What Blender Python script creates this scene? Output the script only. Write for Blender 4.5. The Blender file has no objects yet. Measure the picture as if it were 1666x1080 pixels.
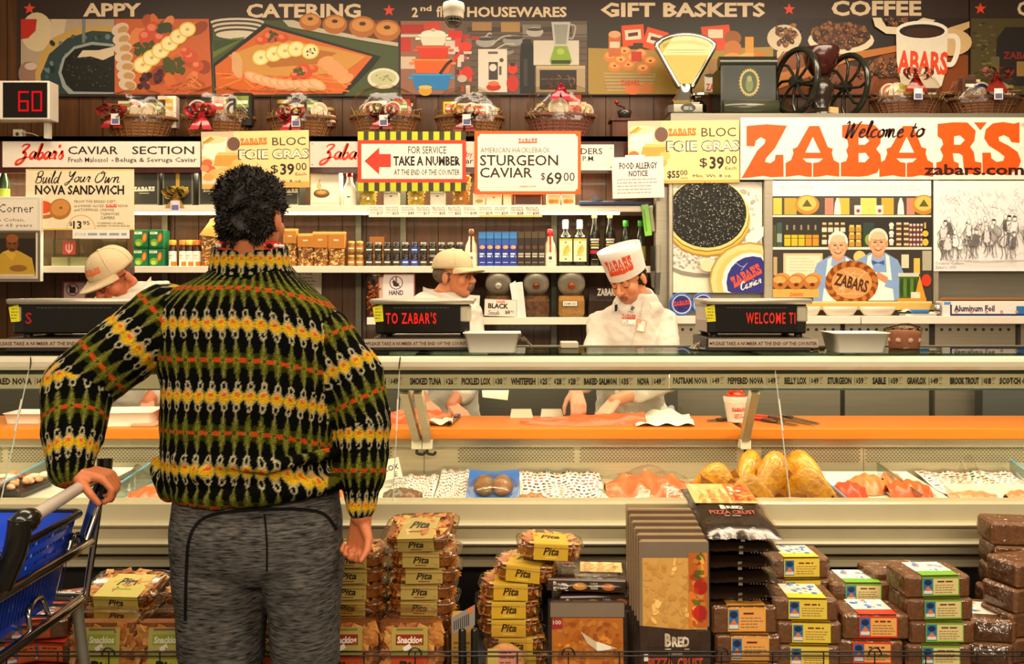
import bpy, bmesh, math, random
import numpy as np
from mathutils import Vector, Matrix, Euler
sc = bpy.context.scene
COL = sc.collection
PI = math.pi
R = math.radians
rnd = random.Random(7)
# ---------------------------------------------------------------- camera, world, lights, exposure
F = 1464.0; CX = 833.0; HY = 470.0; ZC = 1.465
cam = bpy.data.cameras.new('camera'); cam_o = bpy.data.objects.new('camera', cam); COL.objects.link(cam_o)
cam_o.location = (0, 0, ZC); cam_o.rotation_euler = (PI/2, 0, 0)
cam.sensor_width = 36; cam.lens = 36*F/1666; cam.shift_y = (HY-540)/1666; cam.clip_start = .05
sc.camera = cam_o
w = bpy.data.worlds.new('store_ambience'); sc.world = w; w.use_nodes = True
w.node_tree.nodes['Background'].inputs[0].default_value = (1, .80, .52, 1)
w.node_tree.nodes['Background'].inputs[1].default_value = .22
def area(name, loc, sx, sy, power, col=(1, .82, .60), rot=(0, 0, 0)):
    l = bpy.data.lights.new(name, 'AREA'); l.shape = 'RECTANGLE'; l.size = sx; l.size_y = sy; l.energy = power; l.color = col
    o = bpy.data.objects.new(name, l); COL.objects.link(o); o.location = loc; o.rotation_euler = rot
    return o
area('ceiling_light_aisle', (.5, 1.5, 3.5), 5.5, .6, 90)
area('ceiling_light_entry', (0, -2.4, 3.2), 5.5, .8, 215, rot=(R(35), 0, 0))
area('ceiling_light_service', (0, 4.3, 3.55), 6, .5, 108)
area('ceiling_light_right', (1.9, 3.6, 3.5), 1.2, 1.2, 40)
sc.view_settings.view_transform = 'Standard'; sc.view_settings.look = 'None'
sc.view_settings.exposure = 0.45; sc.view_settings.gamma = 1; sc.view_settings.use_curve_mapping = False
sc.cycles.max_bounces = 8; sc.cycles.transparent_max_bounces = 24; sc.cycles.caustics_reflective = False; sc.cycles.caustics_refractive = False
# ---------------------------------------------------------------- helpers
def P(px, py, Y): return Vector(((px-CX)*Y/F, Y, ZC-(py-HY)*Y/F))
def hexc(h):
    if not isinstance(h, str): return tuple(h)
    h = h.lstrip('#'); h = h if len(h) == 6 else ''.join(c*2 for c in h); v = [int(h[i:i+2], 16)/255 for i in (0, 2, 4)]
    return tuple(c/12.92 if c <= .04045 else ((c+.055)/1.055)**2.4 for c in v)
MATS = {}
def mat(name, rough=.5, metal=0, bump=0, bscale=60, vary=0, vscale=8, spec=.5, emit=0, stretch=(1, 1, 1), coat=0, sheen=0, kind=None, vcol=(0, 0, 0)):
    m = bpy.data.materials.new(name); m.use_nodes = True; nt = m.node_tree; N = nt.nodes; L = nt.links
    N.clear(); out = N.new('ShaderNodeOutputMaterial'); at = N.new('ShaderNodeAttribute'); at.attribute_name = 'col'
    tc = N.new('ShaderNodeTexCoord'); mp = N.new('ShaderNodeMapping'); mp.inputs['Scale'].default_value = stretch; L.new(tc.outputs['Object'], mp.inputs[0])
    colr = at.outputs['Color']
    if vary:
        no = N.new('ShaderNodeTexNoise'); no.inputs['Scale'].default_value = vscale; no.inputs['Detail'].default_value = 4; L.new(mp.outputs[0], no.inputs[0])
        rp = N.new('ShaderNodeMapRange'); rp.inputs[1].default_value = .3; rp.inputs[2].default_value = .7; L.new(no.outputs[0], rp.inputs[0])
        mx = N.new('ShaderNodeMix'); mx.data_type = 'RGBA'; mx.blend_type = 'MIX'
        ml = N.new('ShaderNodeMath'); ml.operation = 'MULTIPLY'; ml.inputs[1].default_value = vary; L.new(rp.outputs[0], ml.inputs[0])
        L.new(ml.outputs[0], mx.inputs[0]); L.new(colr, mx.inputs[6])
        if vcol == 'white':
            mx.inputs[7].default_value = (.9, .82, .66, 1)
        else:
            mx.inputs[7].default_value = (*vcol, 1)
        colr = mx.outputs[2]
    if emit:
        e = N.new('ShaderNodeEmission'); e.inputs[1].default_value = emit; L.new(colr, e.inputs[0]); L.new(e.outputs[0], out.inputs[0])
    elif kind == 'clear':
        t = N.new('ShaderNodeBsdfTransparent'); g = N.new('ShaderNodeBsdfGlossy'); g.inputs['Roughness'].default_value = rough
        lw = N.new('ShaderNodeLayerWeight'); lw.inputs[0].default_value = .5; pw = N.new('ShaderNodeMath'); pw.operation = 'POWER'; pw.inputs[1].default_value = 4; L.new(lw.outputs['Facing'], pw.inputs[0])
        mr = N.new('ShaderNodeMapRange'); mr.inputs[3].default_value = metal; mr.inputs[4].default_value = spec; L.new(pw.outputs[0], mr.inputs[0])
        mxs = N.new('ShaderNodeMixShader'); L.new(mr.outputs[0], mxs.inputs[0]); L.new(colr, t.inputs[0]); L.new(t.outputs[0], mxs.inputs[1]); L.new(g.outputs[0], mxs.inputs[2])
        if bump:
            nb = N.new('ShaderNodeTexNoise'); nb.inputs['Scale'].default_value = bscale; L.new(mp.outputs[0], nb.inputs[0])
            bp = N.new('ShaderNodeBump'); bp.inputs['Strength'].default_value = bump; bp.inputs['Distance'].default_value = .01; L.new(nb.outputs[0], bp.inputs['Height']); L.new(bp.outputs[0], g.inputs['Normal'])
        L.new(mxs.outputs[0], out.inputs[0])
    else:
        b = N.new('ShaderNodeBsdfPrincipled'); L.new(colr, b.inputs['Base Color'])
        b.inputs['Roughness'].default_value = rough; b.inputs['Metallic'].default_value = metal; b.inputs['Specular IOR Level'].default_value = spec
        b.inputs['Coat Weight'].default_value = coat; b.inputs['Coat Roughness'].default_value = .08
        if sheen: b.inputs['Sheen Weight'].default_value = sheen
        if bump:
            nb = N.new('ShaderNodeTexNoise'); nb.inputs['Scale'].default_value = bscale; nb.inputs['Detail'].default_value = 3; L.new(mp.outputs[0], nb.inputs[0])
            bp = N.new('ShaderNodeBump'); bp.inputs['Strength'].default_value = bump; bp.inputs['Distance'].default_value = .01; L.new(nb.outputs[0], bp.inputs['Height']); L.new(bp.outputs[0], b.inputs['Normal'])
        L.new(b.outputs[0], out.inputs[0])
    MATS[name] = m
    return m
mat('paint', .5, vary=.06, vscale=5)
mat('paper', .75, vary=.03, vscale=20, spec=.25)
mat('print', .45, vary=.05, vscale=30, spec=.3)
mat('gloss', .18, vary=.05, vscale=12)
mat('steel', .38, .6, vary=.12, vscale=3, stretch=(1, 6, 30))
mat('chrome', .1, 1, vary=.05, vscale=4)
mat('cloth', .92, bump=.35, bscale=180, vary=.06, vscale=14, spec=.15)
mat('fleece', .95, bump=.9, bscale=330, vary=.3, vscale=240, spec=.05)
mat('heather', .9, bump=.3, bscale=260, vary=.9, vscale=34, stretch=(1, 1, 7), spec=.05, vcol=(.14, .13, .12))
mat('skin', .45, bump=.12, bscale=160, vary=.12, vscale=25, spec=.35, vcol=(.5, .16, .08))
mat('hair', .6, vary=.3, vscale=60, spec=.25)
mat('wall_wood', .45, vary=.45, vscale=3, stretch=(14, 14, .8), spec=.3, coat=.1)
mat('board_wood', .42, vary=.4, vscale=4, stretch=(1, 14, 30), spec=.35, vcol=(.40, .11, .01))
mat('food', .5, vary=.5, vscale=38, bump=.5, bscale=70, vcol=(.36, .11, .012))
mat('fish', .32, vary=.35, vscale=18, bump=.25, bscale=50, stretch=(1, 1, 1), vcol=(.58, .06, .004), coat=.02)
mat('golden', .3, vary=.6, vscale=30, stretch=(1, 2.2, 1), bump=.9, bscale=55, vcol=(.26, .06, .003), coat=.25)
mat('bread', .6, vary=.4, vscale=30, bump=.4, bscale=60, vcol=(.07, .025, .008))
mat('wicker', .55, vary=.6, vscale=60, stretch=(1, 1, 6), bump=.6, bscale=90, vcol=(.10, .035, .008))
mat('clear', .06, .05, kind='clear', spec=.6)
mat('pane', .02, .025, kind='clear', spec=.5)
mat('film', .16, .05, kind='clear', spec=.45, bump=.5, bscale=18)
mat('wrap', .14, .09, kind='clear', spec=.5, bump=1.0, bscale=45)
mat('led', emit=1.5)
mat('lamp', emit=6)
def lk(o, parent=None):
    COL.objects.link(o)
    if parent is not None: o.parent = parent
    return o
def tag(o, label=None, cat=None, group=None, kind=None):
    if label: o['label'] = label
    if cat: o['category'] = cat
    if group: o['group'] = group
    if kind: o['kind'] = kind
    return o
def thing(name, loc, label, cat, group=None, rz=0):
    o = bpy.data.objects.new(name, None); o.empty_display_size = .05; COL.objects.link(o); o.location = loc; o.rotation_euler = (0, 0, rz)
    return tag(o, label, cat, group)
def dup(root, loc, label=None, rz=None, group=None):
    def cp(o, par):
        c = o.copy(); COL.objects.link(c)
        if par is not None: c.parent = par
        for ch in list(o.children): cp(ch, c)
        return c
    r = cp(root, None); r.location = loc
    if rz is not None: r.rotation_euler = (0, 0, rz)
    if label: r['label'] = label
    if group: r['group'] = group
    return r
_TC = {}
def text_geo(s, bold=0., shear=0., sp=1.):
    k = (s, bold, shear, sp)
    if k not in _TC:
        cu = bpy.data.curves.new('t', 'FONT'); cu.body = s; cu.offset = bold; cu.shear = shear; cu.space_character = sp; cu.resolution_u = 2 if len(s) < 12 else 1
        ob = bpy.data.objects.new('t', cu); COL.objects.link(ob)
        me = ob.evaluated_get(bpy.context.evaluated_depsgraph_get()).to_mesh()
        v = np.array([x.co[:] for x in me.vertices], dtype=float).reshape(-1, 3); f = [list(p.vertices) for p in me.polygons]
        ob.to_mesh_clear(); bpy.data.objects.remove(ob); bpy.data.curves.remove(cu)
        if len(v) == 0: v = np.zeros((1, 3)); f = []
        mn, mxx = v.min(0), v.max(0); d = np.maximum(mxx-mn, 1e-6)
        _TC[k] = ((v-mn)/d, f, d[0]/d[1])
    return _TC[k]
def catmull(pts, n=6, closed=False):
    pts = [Vector(p) for p in pts]; out = []; m = len(pts)
    for i in range(m if closed else m-1):
        if closed: a, b, c, d = pts[i-1], pts[i], pts[(i+1) % m], pts[(i+2) % m]
        else: a, b, c, d = pts[max(i-1, 0)], pts[i], pts[i+1], pts[min(i+2, m-1)]
        for k in range(n):
            t = k/n; t2 = t*t; t3 = t2*t
            out.append(.5*((2*b)+(c-a)*t+(2*a-5*b+4*c-d)*t2+(3*b-a-3*c+d)*t3))
    if not closed: out.append(pts[-1])
    return out
class M:
    """collects shapes, then links them as ONE mesh object"""
    def __init__(s, mt='paint', col='#808080'):
        s.v = []; s.f = []; s.fm = []; s.fc = []; s.sm = []; s.mt = mt; s.col = col; s.x = Matrix.Identity(4); s.mats = []
    def add(s, vs, fs, col=None, mt=None, smooth=False):
        o = len(s.v); mt = mt or s.mt; c = hexc(col if col is not None else s.col)
        if mt not in s.mats: s.mats.append(mt)
        mi = s.mats.index(mt); X = s.x
        s.v += [tuple(X @ Vector(p)) for p in vs]
        for f in fs: s.f.append([i+o for i in f]); s.fm.append(mi); s.fc.append(c); s.sm.append(smooth)
        return s
    def box(s, a, b, col=None, mt=None, bev=0.):
        x0, x1 = sorted((a[0], b[0])); y0, y1 = sorted((a[1], b[1])); z0, z1 = sorted((a[2], b[2]))
        e = min(bev, .49*min(x1-x0, y1-y0, z1-z0))
        if e <= 0:
            vs = [(x, y, z) for x in (x0, x1) for y in (y0, y1) for z in (z0, z1)]
            return s.add(vs, [(0, 1, 3, 2), (4, 6, 7, 5), (0, 4, 5, 1), (2, 3, 7, 6), (0, 2, 6, 4), (1, 5, 7, 3)], col, mt)
        vs = []; idx = {}
        lo = (x0, y0, z0); hi = (x1, y1, z1)
        for c in range(8):
            sg = (c & 1, c >> 1 & 1, c >> 2 & 1)
            for ax in range(3):
                p = []
                for k in range(3):
                    q = hi[k] if sg[k] else lo[k]
                    if k != ax: q += -e if sg[k] else e
                    p.append(q)
                idx[(c, ax)] = len(vs); vs.append(p)
        fs = []
        for ax in range(3):
            u, w_ = [k for k in range(3) if k != ax]
            for sd in (0, 1):
                b_ = sd << ax
                fs.append([idx[(b_, ax)], idx[(b_ | 1 << u, ax)], idx[(b_ | 1 << u | 1 << w_, ax)], idx[(b_ | 1 << w_, ax)]])
            for p in (0, 1):
                for q in (0, 1):
                    c0 = p << u | q << w_; c1 = c0 | 1 << ax
                    fs.append([idx[(c0, u)], idx[(c1, u)], idx[(c1, w_)], idx[(c0, w_)]])
        for c in range(8): fs.append([idx[(c, 0)], idx[(c, 1)], idx[(c, 2)]])
        return s.add(vs, fs, col, mt, False)
    def loft(s, rings, col=None, mt=None, caps=(1, 1), smooth=True, closed=True):
        n = len(rings[0]); vs = [p for r in rings for p in r]; fs = []
        for i in range(len(rings)-1):
            for j in range(n if closed else n-1):
                k = (j+1) % n; fs.append((i*n+j, i*n+k, (i+1)*n+k, (i+1)*n+j))
        s.add(vs, fs, col, mt, smooth)
        if closed and caps[0]: s.add(rings[0][::-1], [list(range(n))], col, mt)
        if closed and caps[1]: s.add(rings[-1], [list(range(n))], col, mt)
        return s
    def lathe(s, prof, loc=(0, 0, 0), seg=20, col=None, mt=None, axis='z', caps=(1, 1), sy=1.):
        rings = []
        for r, h in prof:
            ring = []
            for i in range(seg):
                a = 2*PI*i/seg; c, d = r*math.cos(a), r*math.sin(a)*sy
                p = (c, d, h) if axis == 'z' else ((h, c, d) if axis == 'x' else (c, h, -d))
                ring.append((p[0]+loc[0], p[1]+loc[1], p[2]+loc[2]))
            rings.append(ring)
        return s.loft(rings, col, mt, caps)
    def tube(s, pts, r, seg=8, col=None, mt=None, closed=False, caps=(1, 1)):
        pts = [Vector(p) for p in pts]; n = len(pts); rings = []; rr = r if isinstance(r, (list, tuple)) else [r]*n
        up = None
        for i in range(n):
            if closed: d = pts[(i+1) % n]-pts[i-1]
            else: d = pts[min(i+1, n-1)]-pts[max(i-1, 0)]
            if d.length < 1e-9: d = Vector((0, 0, 1))
            d.normalize()
            if up is None: up = Vector((0, 0, 1)) if abs(d.z) < .9 else Vector((1, 0, 0))
            sd = d.cross(up).normalized(); up = sd.cross(d).normalized()
            rings.append([tuple(pts[i]+rr[i]*(sd*math.cos(2*PI*k/seg)+up*math.sin(2*PI*k/seg))) for k in range(seg)])
        if closed: rings.append(rings[0]); caps = (0, 0)
        return s.loft(rings, col, mt, caps)
    def ell(s, c, r, col=None, mt=None, seg=14, rings=9, rot=None):
        m = Euler(rot).to_matrix() if rot else None; rr = []
        if not hasattr(r, '__len__'): r = (r, r, r)
        for i in range(rings+1):
            t = PI*i/rings; t = min(max(t, .02), PI-.02); ring = []
            for j in range(seg):
                a = 2*PI*j/seg; p = Vector((r[0]*math.sin(t)*math.cos(a), r[1]*math.sin(t)*math.sin(a), -r[2]*math.cos(t)))
                if m: p = m @ p
                ring.append((c[0]+p.x, c[1]+p.y, c[2]+p.z))
            rr.append(ring)
        return s.loft(rr, col, mt)
    def prism(s, pts, d, col=None, mt=None):
        """polygon (3-D points) pushed along vector d"""
        n = len(pts); a = [Vector(p) for p in pts]; b = [p+Vector(d) for p in a]
        return s.add(a+b, [list(range(n))[::-1], list(range(n, 2*n))]+[(i, (i+1) % n, n+(i+1) % n, n+i) for i in range(n)], col, mt)
    def grid(s, fn, nu, nv, col=None, mt=None, smooth=True):
        vs = [fn(i/nu, j/nv) for j in range(nv+1) for i in range(nu+1)]
        return s.add(vs, [(j*(nu+1)+i, j*(nu+1)+i+1, (j+1)*(nu+1)+i+1, (j+1)*(nu+1)+i) for j in range(nv) for i in range(nu)], col, mt, smooth)
    def build(s, name, parent=None, label=None, cat=None, group=None, kind=None, origin=None):
        me = bpy.data.meshes.new(name); v = np.array(s.v, dtype=np.float64)
        if parent is None:
            if origin is None:
                mn, mx = v.min(0), v.max(0); origin = ((mn[0]+mx[0])/2, (mn[1]+mx[1])/2, mn[2])
            v = v-np.array(origin)
        me.from_pydata(v.tolist(), [], s.f)
        for m in s.mats: me.materials.append(MATS[m])
        me.polygons.foreach_set('material_index', s.fm); me.polygons.foreach_set('use_smooth', s.sm)
        at = me.color_attributes.new('col', 'FLOAT_COLOR', 'CORNER')
        cnt = np.array([len(f) for f in s.f]); c = np.ones((len(s.f), 4)); c[:, :3] = np.array(s.fc)
        at.data.foreach_set('color', np.repeat(c, cnt, axis=0).astype(np.float32).ravel())
        me.validate(); me.update()
        o = bpy.data.objects.new(name, me); lk(o, parent)
        if parent is None: o.location = origin
        return tag(o, label, cat, group, kind)
class Pic(M):
    """flat printed matter on a plane; coordinates are (x right, y down) in the plane's own units"""
    def __init__(s, o, r, d, mt='print', step=.00025):
        super().__init__(mt); s.o = Vector(o); s.r = Vector(r); s.d = Vector(d); s.n = s.r.cross(s.d).normalized()*-1; s.k = 0; s.step = step
    @classmethod
    def at(c, Y, mt='print', step=.00025): return c(P(0, 0, Y), (Y/F, 0, 0), (0, 0, -Y/F), mt, step)
    clip = None
    def q(s, x, y, k=None):
        if s.clip: x = min(max(x, s.clip[0]), s.clip[2]); y = min(max(y, s.clip[1]), s.clip[3])
        return s.o+s.r*x+s.d*y+s.n*(s.k if k is None else k)*s.step
    def flat(s, pts, col, faces=None, mt=None):
        s.k += 1
        return s.add([s.q(*p[:2]) for p in pts], faces or [list(range(len(pts)))], col, mt)
    def board(s, x0, y0, x1, y1, th, col, mt=None):
        s.k += 1; p = [s.q(x0, y0), s.q(x1, y0), s.q(x1, y1), s.q(x0, y1)]
        return s.prism(p, -s.n*th, col, mt)
    def rect(s, x0, y0, x1, y1, col, mt=None): return s.flat([(x0, y0), (x1, y0), (x1, y1), (x0, y1)], col, None, mt)
    def el(s, cx, cy, rx, ry, col, rot=0, n=20, mt=None):
        c, d = math.cos(R(rot)), math.sin(R(rot))
        return s.flat([(cx+rx*math.cos(t)*c-ry*math.sin(t)*d, cy+rx*math.cos(t)*d+ry*math.sin(t)*c) for t in [2*PI*i/n for i in range(n)]], col, None, mt)
    def star(s, cx, cy, r, col): return s.flat([(cx+(r if i % 2 == 0 else r*.42)*math.sin(PI*i/5), cy-(r if i % 2 == 0 else r*.42)*math.cos(PI*i/5)) for i in range(10)], col)
    def text(s, t, x0, y0, x1, y1, col, bold=0., shear=0., sp=1., rot=0, mt=None):
        v, f, a = text_geo(t, bold, shear, sp); s.k += 1
        if x1 is None: x1 = x0+a*(y1-y0)*.92
        if x0 is None: x0 = x1-a*(y1-y0)*.92
        cx, cy = (x0+x1)/2, (y0+y1)/2; c, d = math.cos(R(rot)), math.sin(R(rot)); out = []
        for p in v:
            X = (p[0]-.5)*(x1-x0); Y = (.5-p[1])*(y1-y0); out.append(s.q(cx+X*c-Y*d, cy+X*d+Y*c))
        return s.add(out, f, col, mt)
    def stroke(s, pts, wd, col, n=5, taper=False):
        p = catmull([(a, b, 0) for a, b in pts], n) if n else [Vector((a, b, 0)) for a, b in pts]; s.k += 1; vs = []; m = len(p)
        for i in range(m):
            d = p[min(i+1, m-1)]-p[max(i-1, 0)]
            if d.length < 1e-9: d = Vector((1, 0, 0))
            d.normalize(); nn = Vector((-d.y, d.x, 0))*wd*.5
            if taper: nn *= .55+.9*math.sin(PI*i/(m-1))
            vs += [s.q(p[i].x+nn.x, p[i].y+nn.y), s.q(p[i].x-nn.x, p[i].y-nn.y)]
        return s.add(vs, [(2*i, 2*i+1, 2*i+3, 2*i+2) for i in range(m-1)], col)
    def greek(s, x0, y0, x1, n, dy, h, col, seed=1, ragged=True):
        """lines of print far too small to read: word-length dashes"""
        g = random.Random(seed)
        for i in range(n):
            x = x0; y = y0+i*dy; e = x1-(g.random()*.3*(x1-x0) if ragged else 0); s.k += 1
            while x < e:
                wd = (2+g.random()*5)*h*.8; wd = min(wd, x1-x)
                s.add([s.q(x, y), s.q(x+wd, y), s.q(x+wd, y+h), s.q(x, y+h)], [(0, 1, 2, 3)], col); x += wd+h*.9
    # the slab-serif shop lettering
    def zabars(s, x0, y0, x1, y1, col, bg, rot=0, apos=True):
        a = lambda L: [(1080+p/4.909, 180+q/4.909) for p, q in L]
        b = lambda L: [(1346+p/4.909, 180+q/4.909) for p, q in L]
        Z = a([(660, 122), (820, 108), (985, 120), (888, 300), (862, 330), (820, 375), (808, 408), (850, 420), (886, 395), (892, 352), (955, 352), (957, 528), (860, 532), (790, 522), (690, 535), (620, 540), (745, 320), (765, 300), (805, 262), (812, 232), (775, 212), (735, 240), (725, 285), (660, 283)])
        A = a([(1160, 122), (1242, 122), (1310, 290), (1350, 305), (1342, 340), (1358, 395), (1402, 418), (1402, 528), (1300, 516), (1240, 528), (1192, 530), (1140, 528), (1080, 516), (972, 530), (972, 418), (1015, 395), (1035, 340), (1028, 305), (1065, 290)])
        A1 = a([(1190, 210), (1250, 335), (1130, 335)]); A2 = a([(1110, 382), (1270, 382), (1240, 410), (1190, 418), (1140, 410)]); A3 = a([(1183, 418), (1191, 418), (1191, 532), (1183, 532)])
        B = b([(118, 115), (250, 103), (380, 115), (430, 170), (425, 260), (390, 305), (425, 350), (432, 420), (400, 495), (320, 522), (250, 528), (108, 525), (108, 414), (150, 402), (165, 360), (150, 318), (168, 280), (160, 235), (118, 212)])
        B1 = b([(250, 215), (300, 208), (335, 240), (300, 272), (250, 272)]); B2 = b([(250, 340), (305, 337), (335, 375), (300, 412), (250, 410)])
        Rr = b([(880, 105), (1010, 92), (1120, 95), (1185, 160), (1175, 240), (1140, 290), (1170, 330), (1180, 405), (1232, 415), (1232, 505), (1130, 508), (1090, 470), (1080, 360), (1055, 342), (1002, 340), (1012, 405), (1050, 420), (1050, 505), (870, 508), (870, 414), (910, 402), (925, 360), (900, 305), (925, 270), (915, 230), (880, 205)])
        R1 = b([(1012, 205), (1060, 198), (1098, 235), (1062, 272), (1012, 272)])
        Sg = b([(1535, 92), (1535, 258), (1470, 252), (1450, 215), (1410, 195), (1368, 210), (1372, 242), (1440, 275), (1520, 330), (1546, 400), (1522, 470), (1440, 515), (1360, 500), (1300, 512), (1240, 500), (1237, 335), (1305, 335), (1310, 380), (1350, 410), (1405, 400), (1415, 365), (1370, 330), (1290, 280), (1252, 220), (1265, 150), (1320, 102), (1400, 90), (1490, 104)])
        ap = b([(1170, 93), (1275, 93), (1222, 158)])
        sh = (1346-1080)+(415-972)/4.909; tr = lambda L: [(p+sh, q) for p, q in L]
        jobs = [(Z, 1), (A, 1), (A1, 0), (A2, 0), (A3, 0), (B, 1), (B1, 0), (B2, 0), (tr(A), 1), (tr(A1), 0), (tr(A2), 0), (tr(A3), 0), (Rr, 1), (R1, 0), (Sg, 1)]+([(ap, 1)] if apos else [])
        X0, X1, Y0, Y1 = 1206.3, 1661, 198.3, 290; cx, cy = (x0+x1)/2, (y0+y1)/2; c, d = math.cos(R(rot)), math.sin(R(rot))
        for L, on in jobs:
            pts = []
            for p, q in L:
                X = (p-X0)/(X1-X0)*(x1-x0)+x0-cx; Y = (q-Y0)/(Y1-Y0)*(y1-y0)+y0-cy; pts.append((cx+X*c-Y*d, cy+X*d+Y*c))
            s.flat(pts, col if on else bg)
    # joined-up hand lettering
    def script(s, t, x0, y0, x1, y1, col, wd, shear=.25, rot=0):
        G = {'a': (1.15, [[(.85, .9), (.5, 1), (.12, .6), (.2, .1), (.55, .1), (.85, .6), (.88, .95), (.85, .3), (1, 0), (1.15, .15)]]),
             'b': (1.0, [[(0, .2), (.3, 1), (.45, 1.9), (.3, 2), (.15, 1), (.2, .1), (.5, 0), (.8, .4), (.7, .9), (.35, .7)]]),
             'c': (.9, [[(.8, .85), (.5, 1), (.12, .6), (.2, .1), (.55, 0), (.9, .2)]]),
             'd': (1.15, [[(.8, .85), (.45, 1), (.1, .6), (.2, .1), (.55, .1), (.85, .7), (1, 2), (.88, .4), (1, 0), (1.15, .15)]]),
             'e': (.9, [[(.1, .45), (.6, .6), (.65, .9), (.4, 1), (.12, .55), (.25, .05), (.6, 0), (.9, .25)]]),
             'i': (.55, [[(0, .2), (.25, 1), (.25, .3), (.4, 0), (.55, .15)], [(.32, 1.4), (.36, 1.5)]]),
             'l': (.6, [[(0, .2), (.35, 1.2), (.45, 1.9), (.3, 2), (.2, 1), (.25, .15), (.42, 0), (.6, .15)]]),
             'm': (1.6, [[(0, .8), (.15, 1), (.2, 0), (.3, .8), (.5, 1), (.6, .8), (.6, 0), (.75, .8), (.95, 1), (1.08, .8), (1.1, .2), (1.3, 0), (1.6, .2)]]),
             'n': (1.1, [[(0, .8), (.15, 1), (.2, 0), (.3, .8), (.55, 1), (.68, .8), (.7, .2), (.85, 0), (1.1, .2)]]),
             'o': (.95, [[(.5, 1), (.15, .7), (.15, .2), (.45, 0), (.78, .3), (.75, .8), (.5, 1), (.7, .85), (.95, .9)]]),
             'r': (.8, [[(0, .3), (.25, 1.1), (.35, .9), (.6, .9), (.5, .3), (.6, 0), (.8, .15)]]),
             's': (.75, [[(0, .2), (.4, 1.1), (.45, .8), (.62, .4), (.45, 0), (.1, .1)]]),
             't': (.7, [[(.35, 1.7), (.25, .3), (.4, 0), (.65, .2)], [(.05, 1.1), (.65, 1.15)]]),
             'u': (1.1, [[(0, .8), (.15, 1), (.15, .3), (.35, 0), (.65, .3), (.75, 1), (.75, .3), (.9, 0), (1.1, .2)]]),
             'v': (.95, [[(0, .9), (.2, 1), (.3, .1), (.42, 0), (.75, 1), (.95, .9)]]),
             'w': (1.3, [[(0, .9), (.15, 1), (.18, .2), (.35, 0), (.6, .9), (.65, .2), (.8, 0), (1.05, .9), (1.3, .85)]]),
             "'": (.25, [[(.15, 2), (.1, 1.5)]]), ' ': (.7, []),
             'Z': (1.6, [[(.2, 1.6), (.5, 1.95), (1.3, 1.9), (.5, .9), (.85, .9), (1.0, .3), (.6, -.5), (-.1, -.8), (-.1, -.3), (.7, .1), (1.6, .3)]]),
             'W': (1.9, [[(0, 1.7), (.3, 2), (.35, .2), (.45, 0), (.95, 1.8), (1.0, .2), (1.1, 0), (1.6, 1.7), (1.9, 2)]]),
             'B': (1.4, [[(.3, 2), (.2, 0)], [(-.1, 1.5), (.4, 2), (1.1, 1.9), (1.0, 1.2), (.35, 1.05), (1.1, .9), (1.15, .2), (.5, 0), (0, .3)]]),
             'S': (1.2, [[(1.1, 1.7), (.7, 2), (.3, 1.5), (.9, .7), (.6, 0), (0, .3)]]),
             'Y': (1.4, [[(0, 1.7), (.25, 2), (.35, 1.2), (.7, 1.1), (1.15, 2), (.9, .5), (.4, -.6), (.1, -.3), (1.3, .6)]]),
             'O': (1.5, [[(.9, 2), (.25, 1.5), (.15, .5), (.6, 0), (1.15, .5), (1.2, 1.5), (.8, 2), (.7, 1.6), (1.4, 1.8)]]),
             'C': (1.3, [[(1.1, 1.5), (1.0, 2), (.4, 1.7), (.1, .7), (.5, 0), (1.2, .4)]]),
             'P': (1.2, [[(.45, 1.9), (.2, 0)], [(0, 1.5), (.4, 2), (1.0, 1.8), (.9, 1.1), (.4, .9)]])}
        x = 0; st = []
        for ch in t:
            adv, L = G[ch]; st += [[(x+p+q*shear, q) for p, q in l] for l in L]; x += adv
        a = [p for l in st for p in l]; mx0, mx1 = min(p[0] for p in a), max(p[0] for p in a); my0, my1 = min(p[1] for p in a), max(p[1] for p in a)
        cx, cy = (x0+x1)/2, (y0+y1)/2; c, d = math.cos(R(rot)), math.sin(R(rot))
        for l in st:
            o = []
            for p, q in l:
                X = x0+(p-mx0)/(mx1-mx0)*(x1-x0)-cx; Y = y1-(q-my0)/(my1-my0)*(y1-y0)-cy; o.append((cx+X*c-Y*d, cy+X*d+Y*c))
            s.stroke(o, wd, col, 4, True)
# ---------------------------------------------------------------- room shell
YW = 5.75
m = M('paint', '#4a4038'); m.box((-5, -2.5, -.1), (5, 5.95, 0)); m.build('floor', kind='structure')
m = M('wall_wood', '#5a3512')
x = -4.6
while x < 4.6:
    m.box((x, YW, 0), (x+.148, YW+.05, 3.7)); x += .153
m.box((-4.7, YW+.012, 0), (4.7, YW+.12, 3.7), '#1b0f07'); m.build('wall_back', kind='structure')
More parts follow.
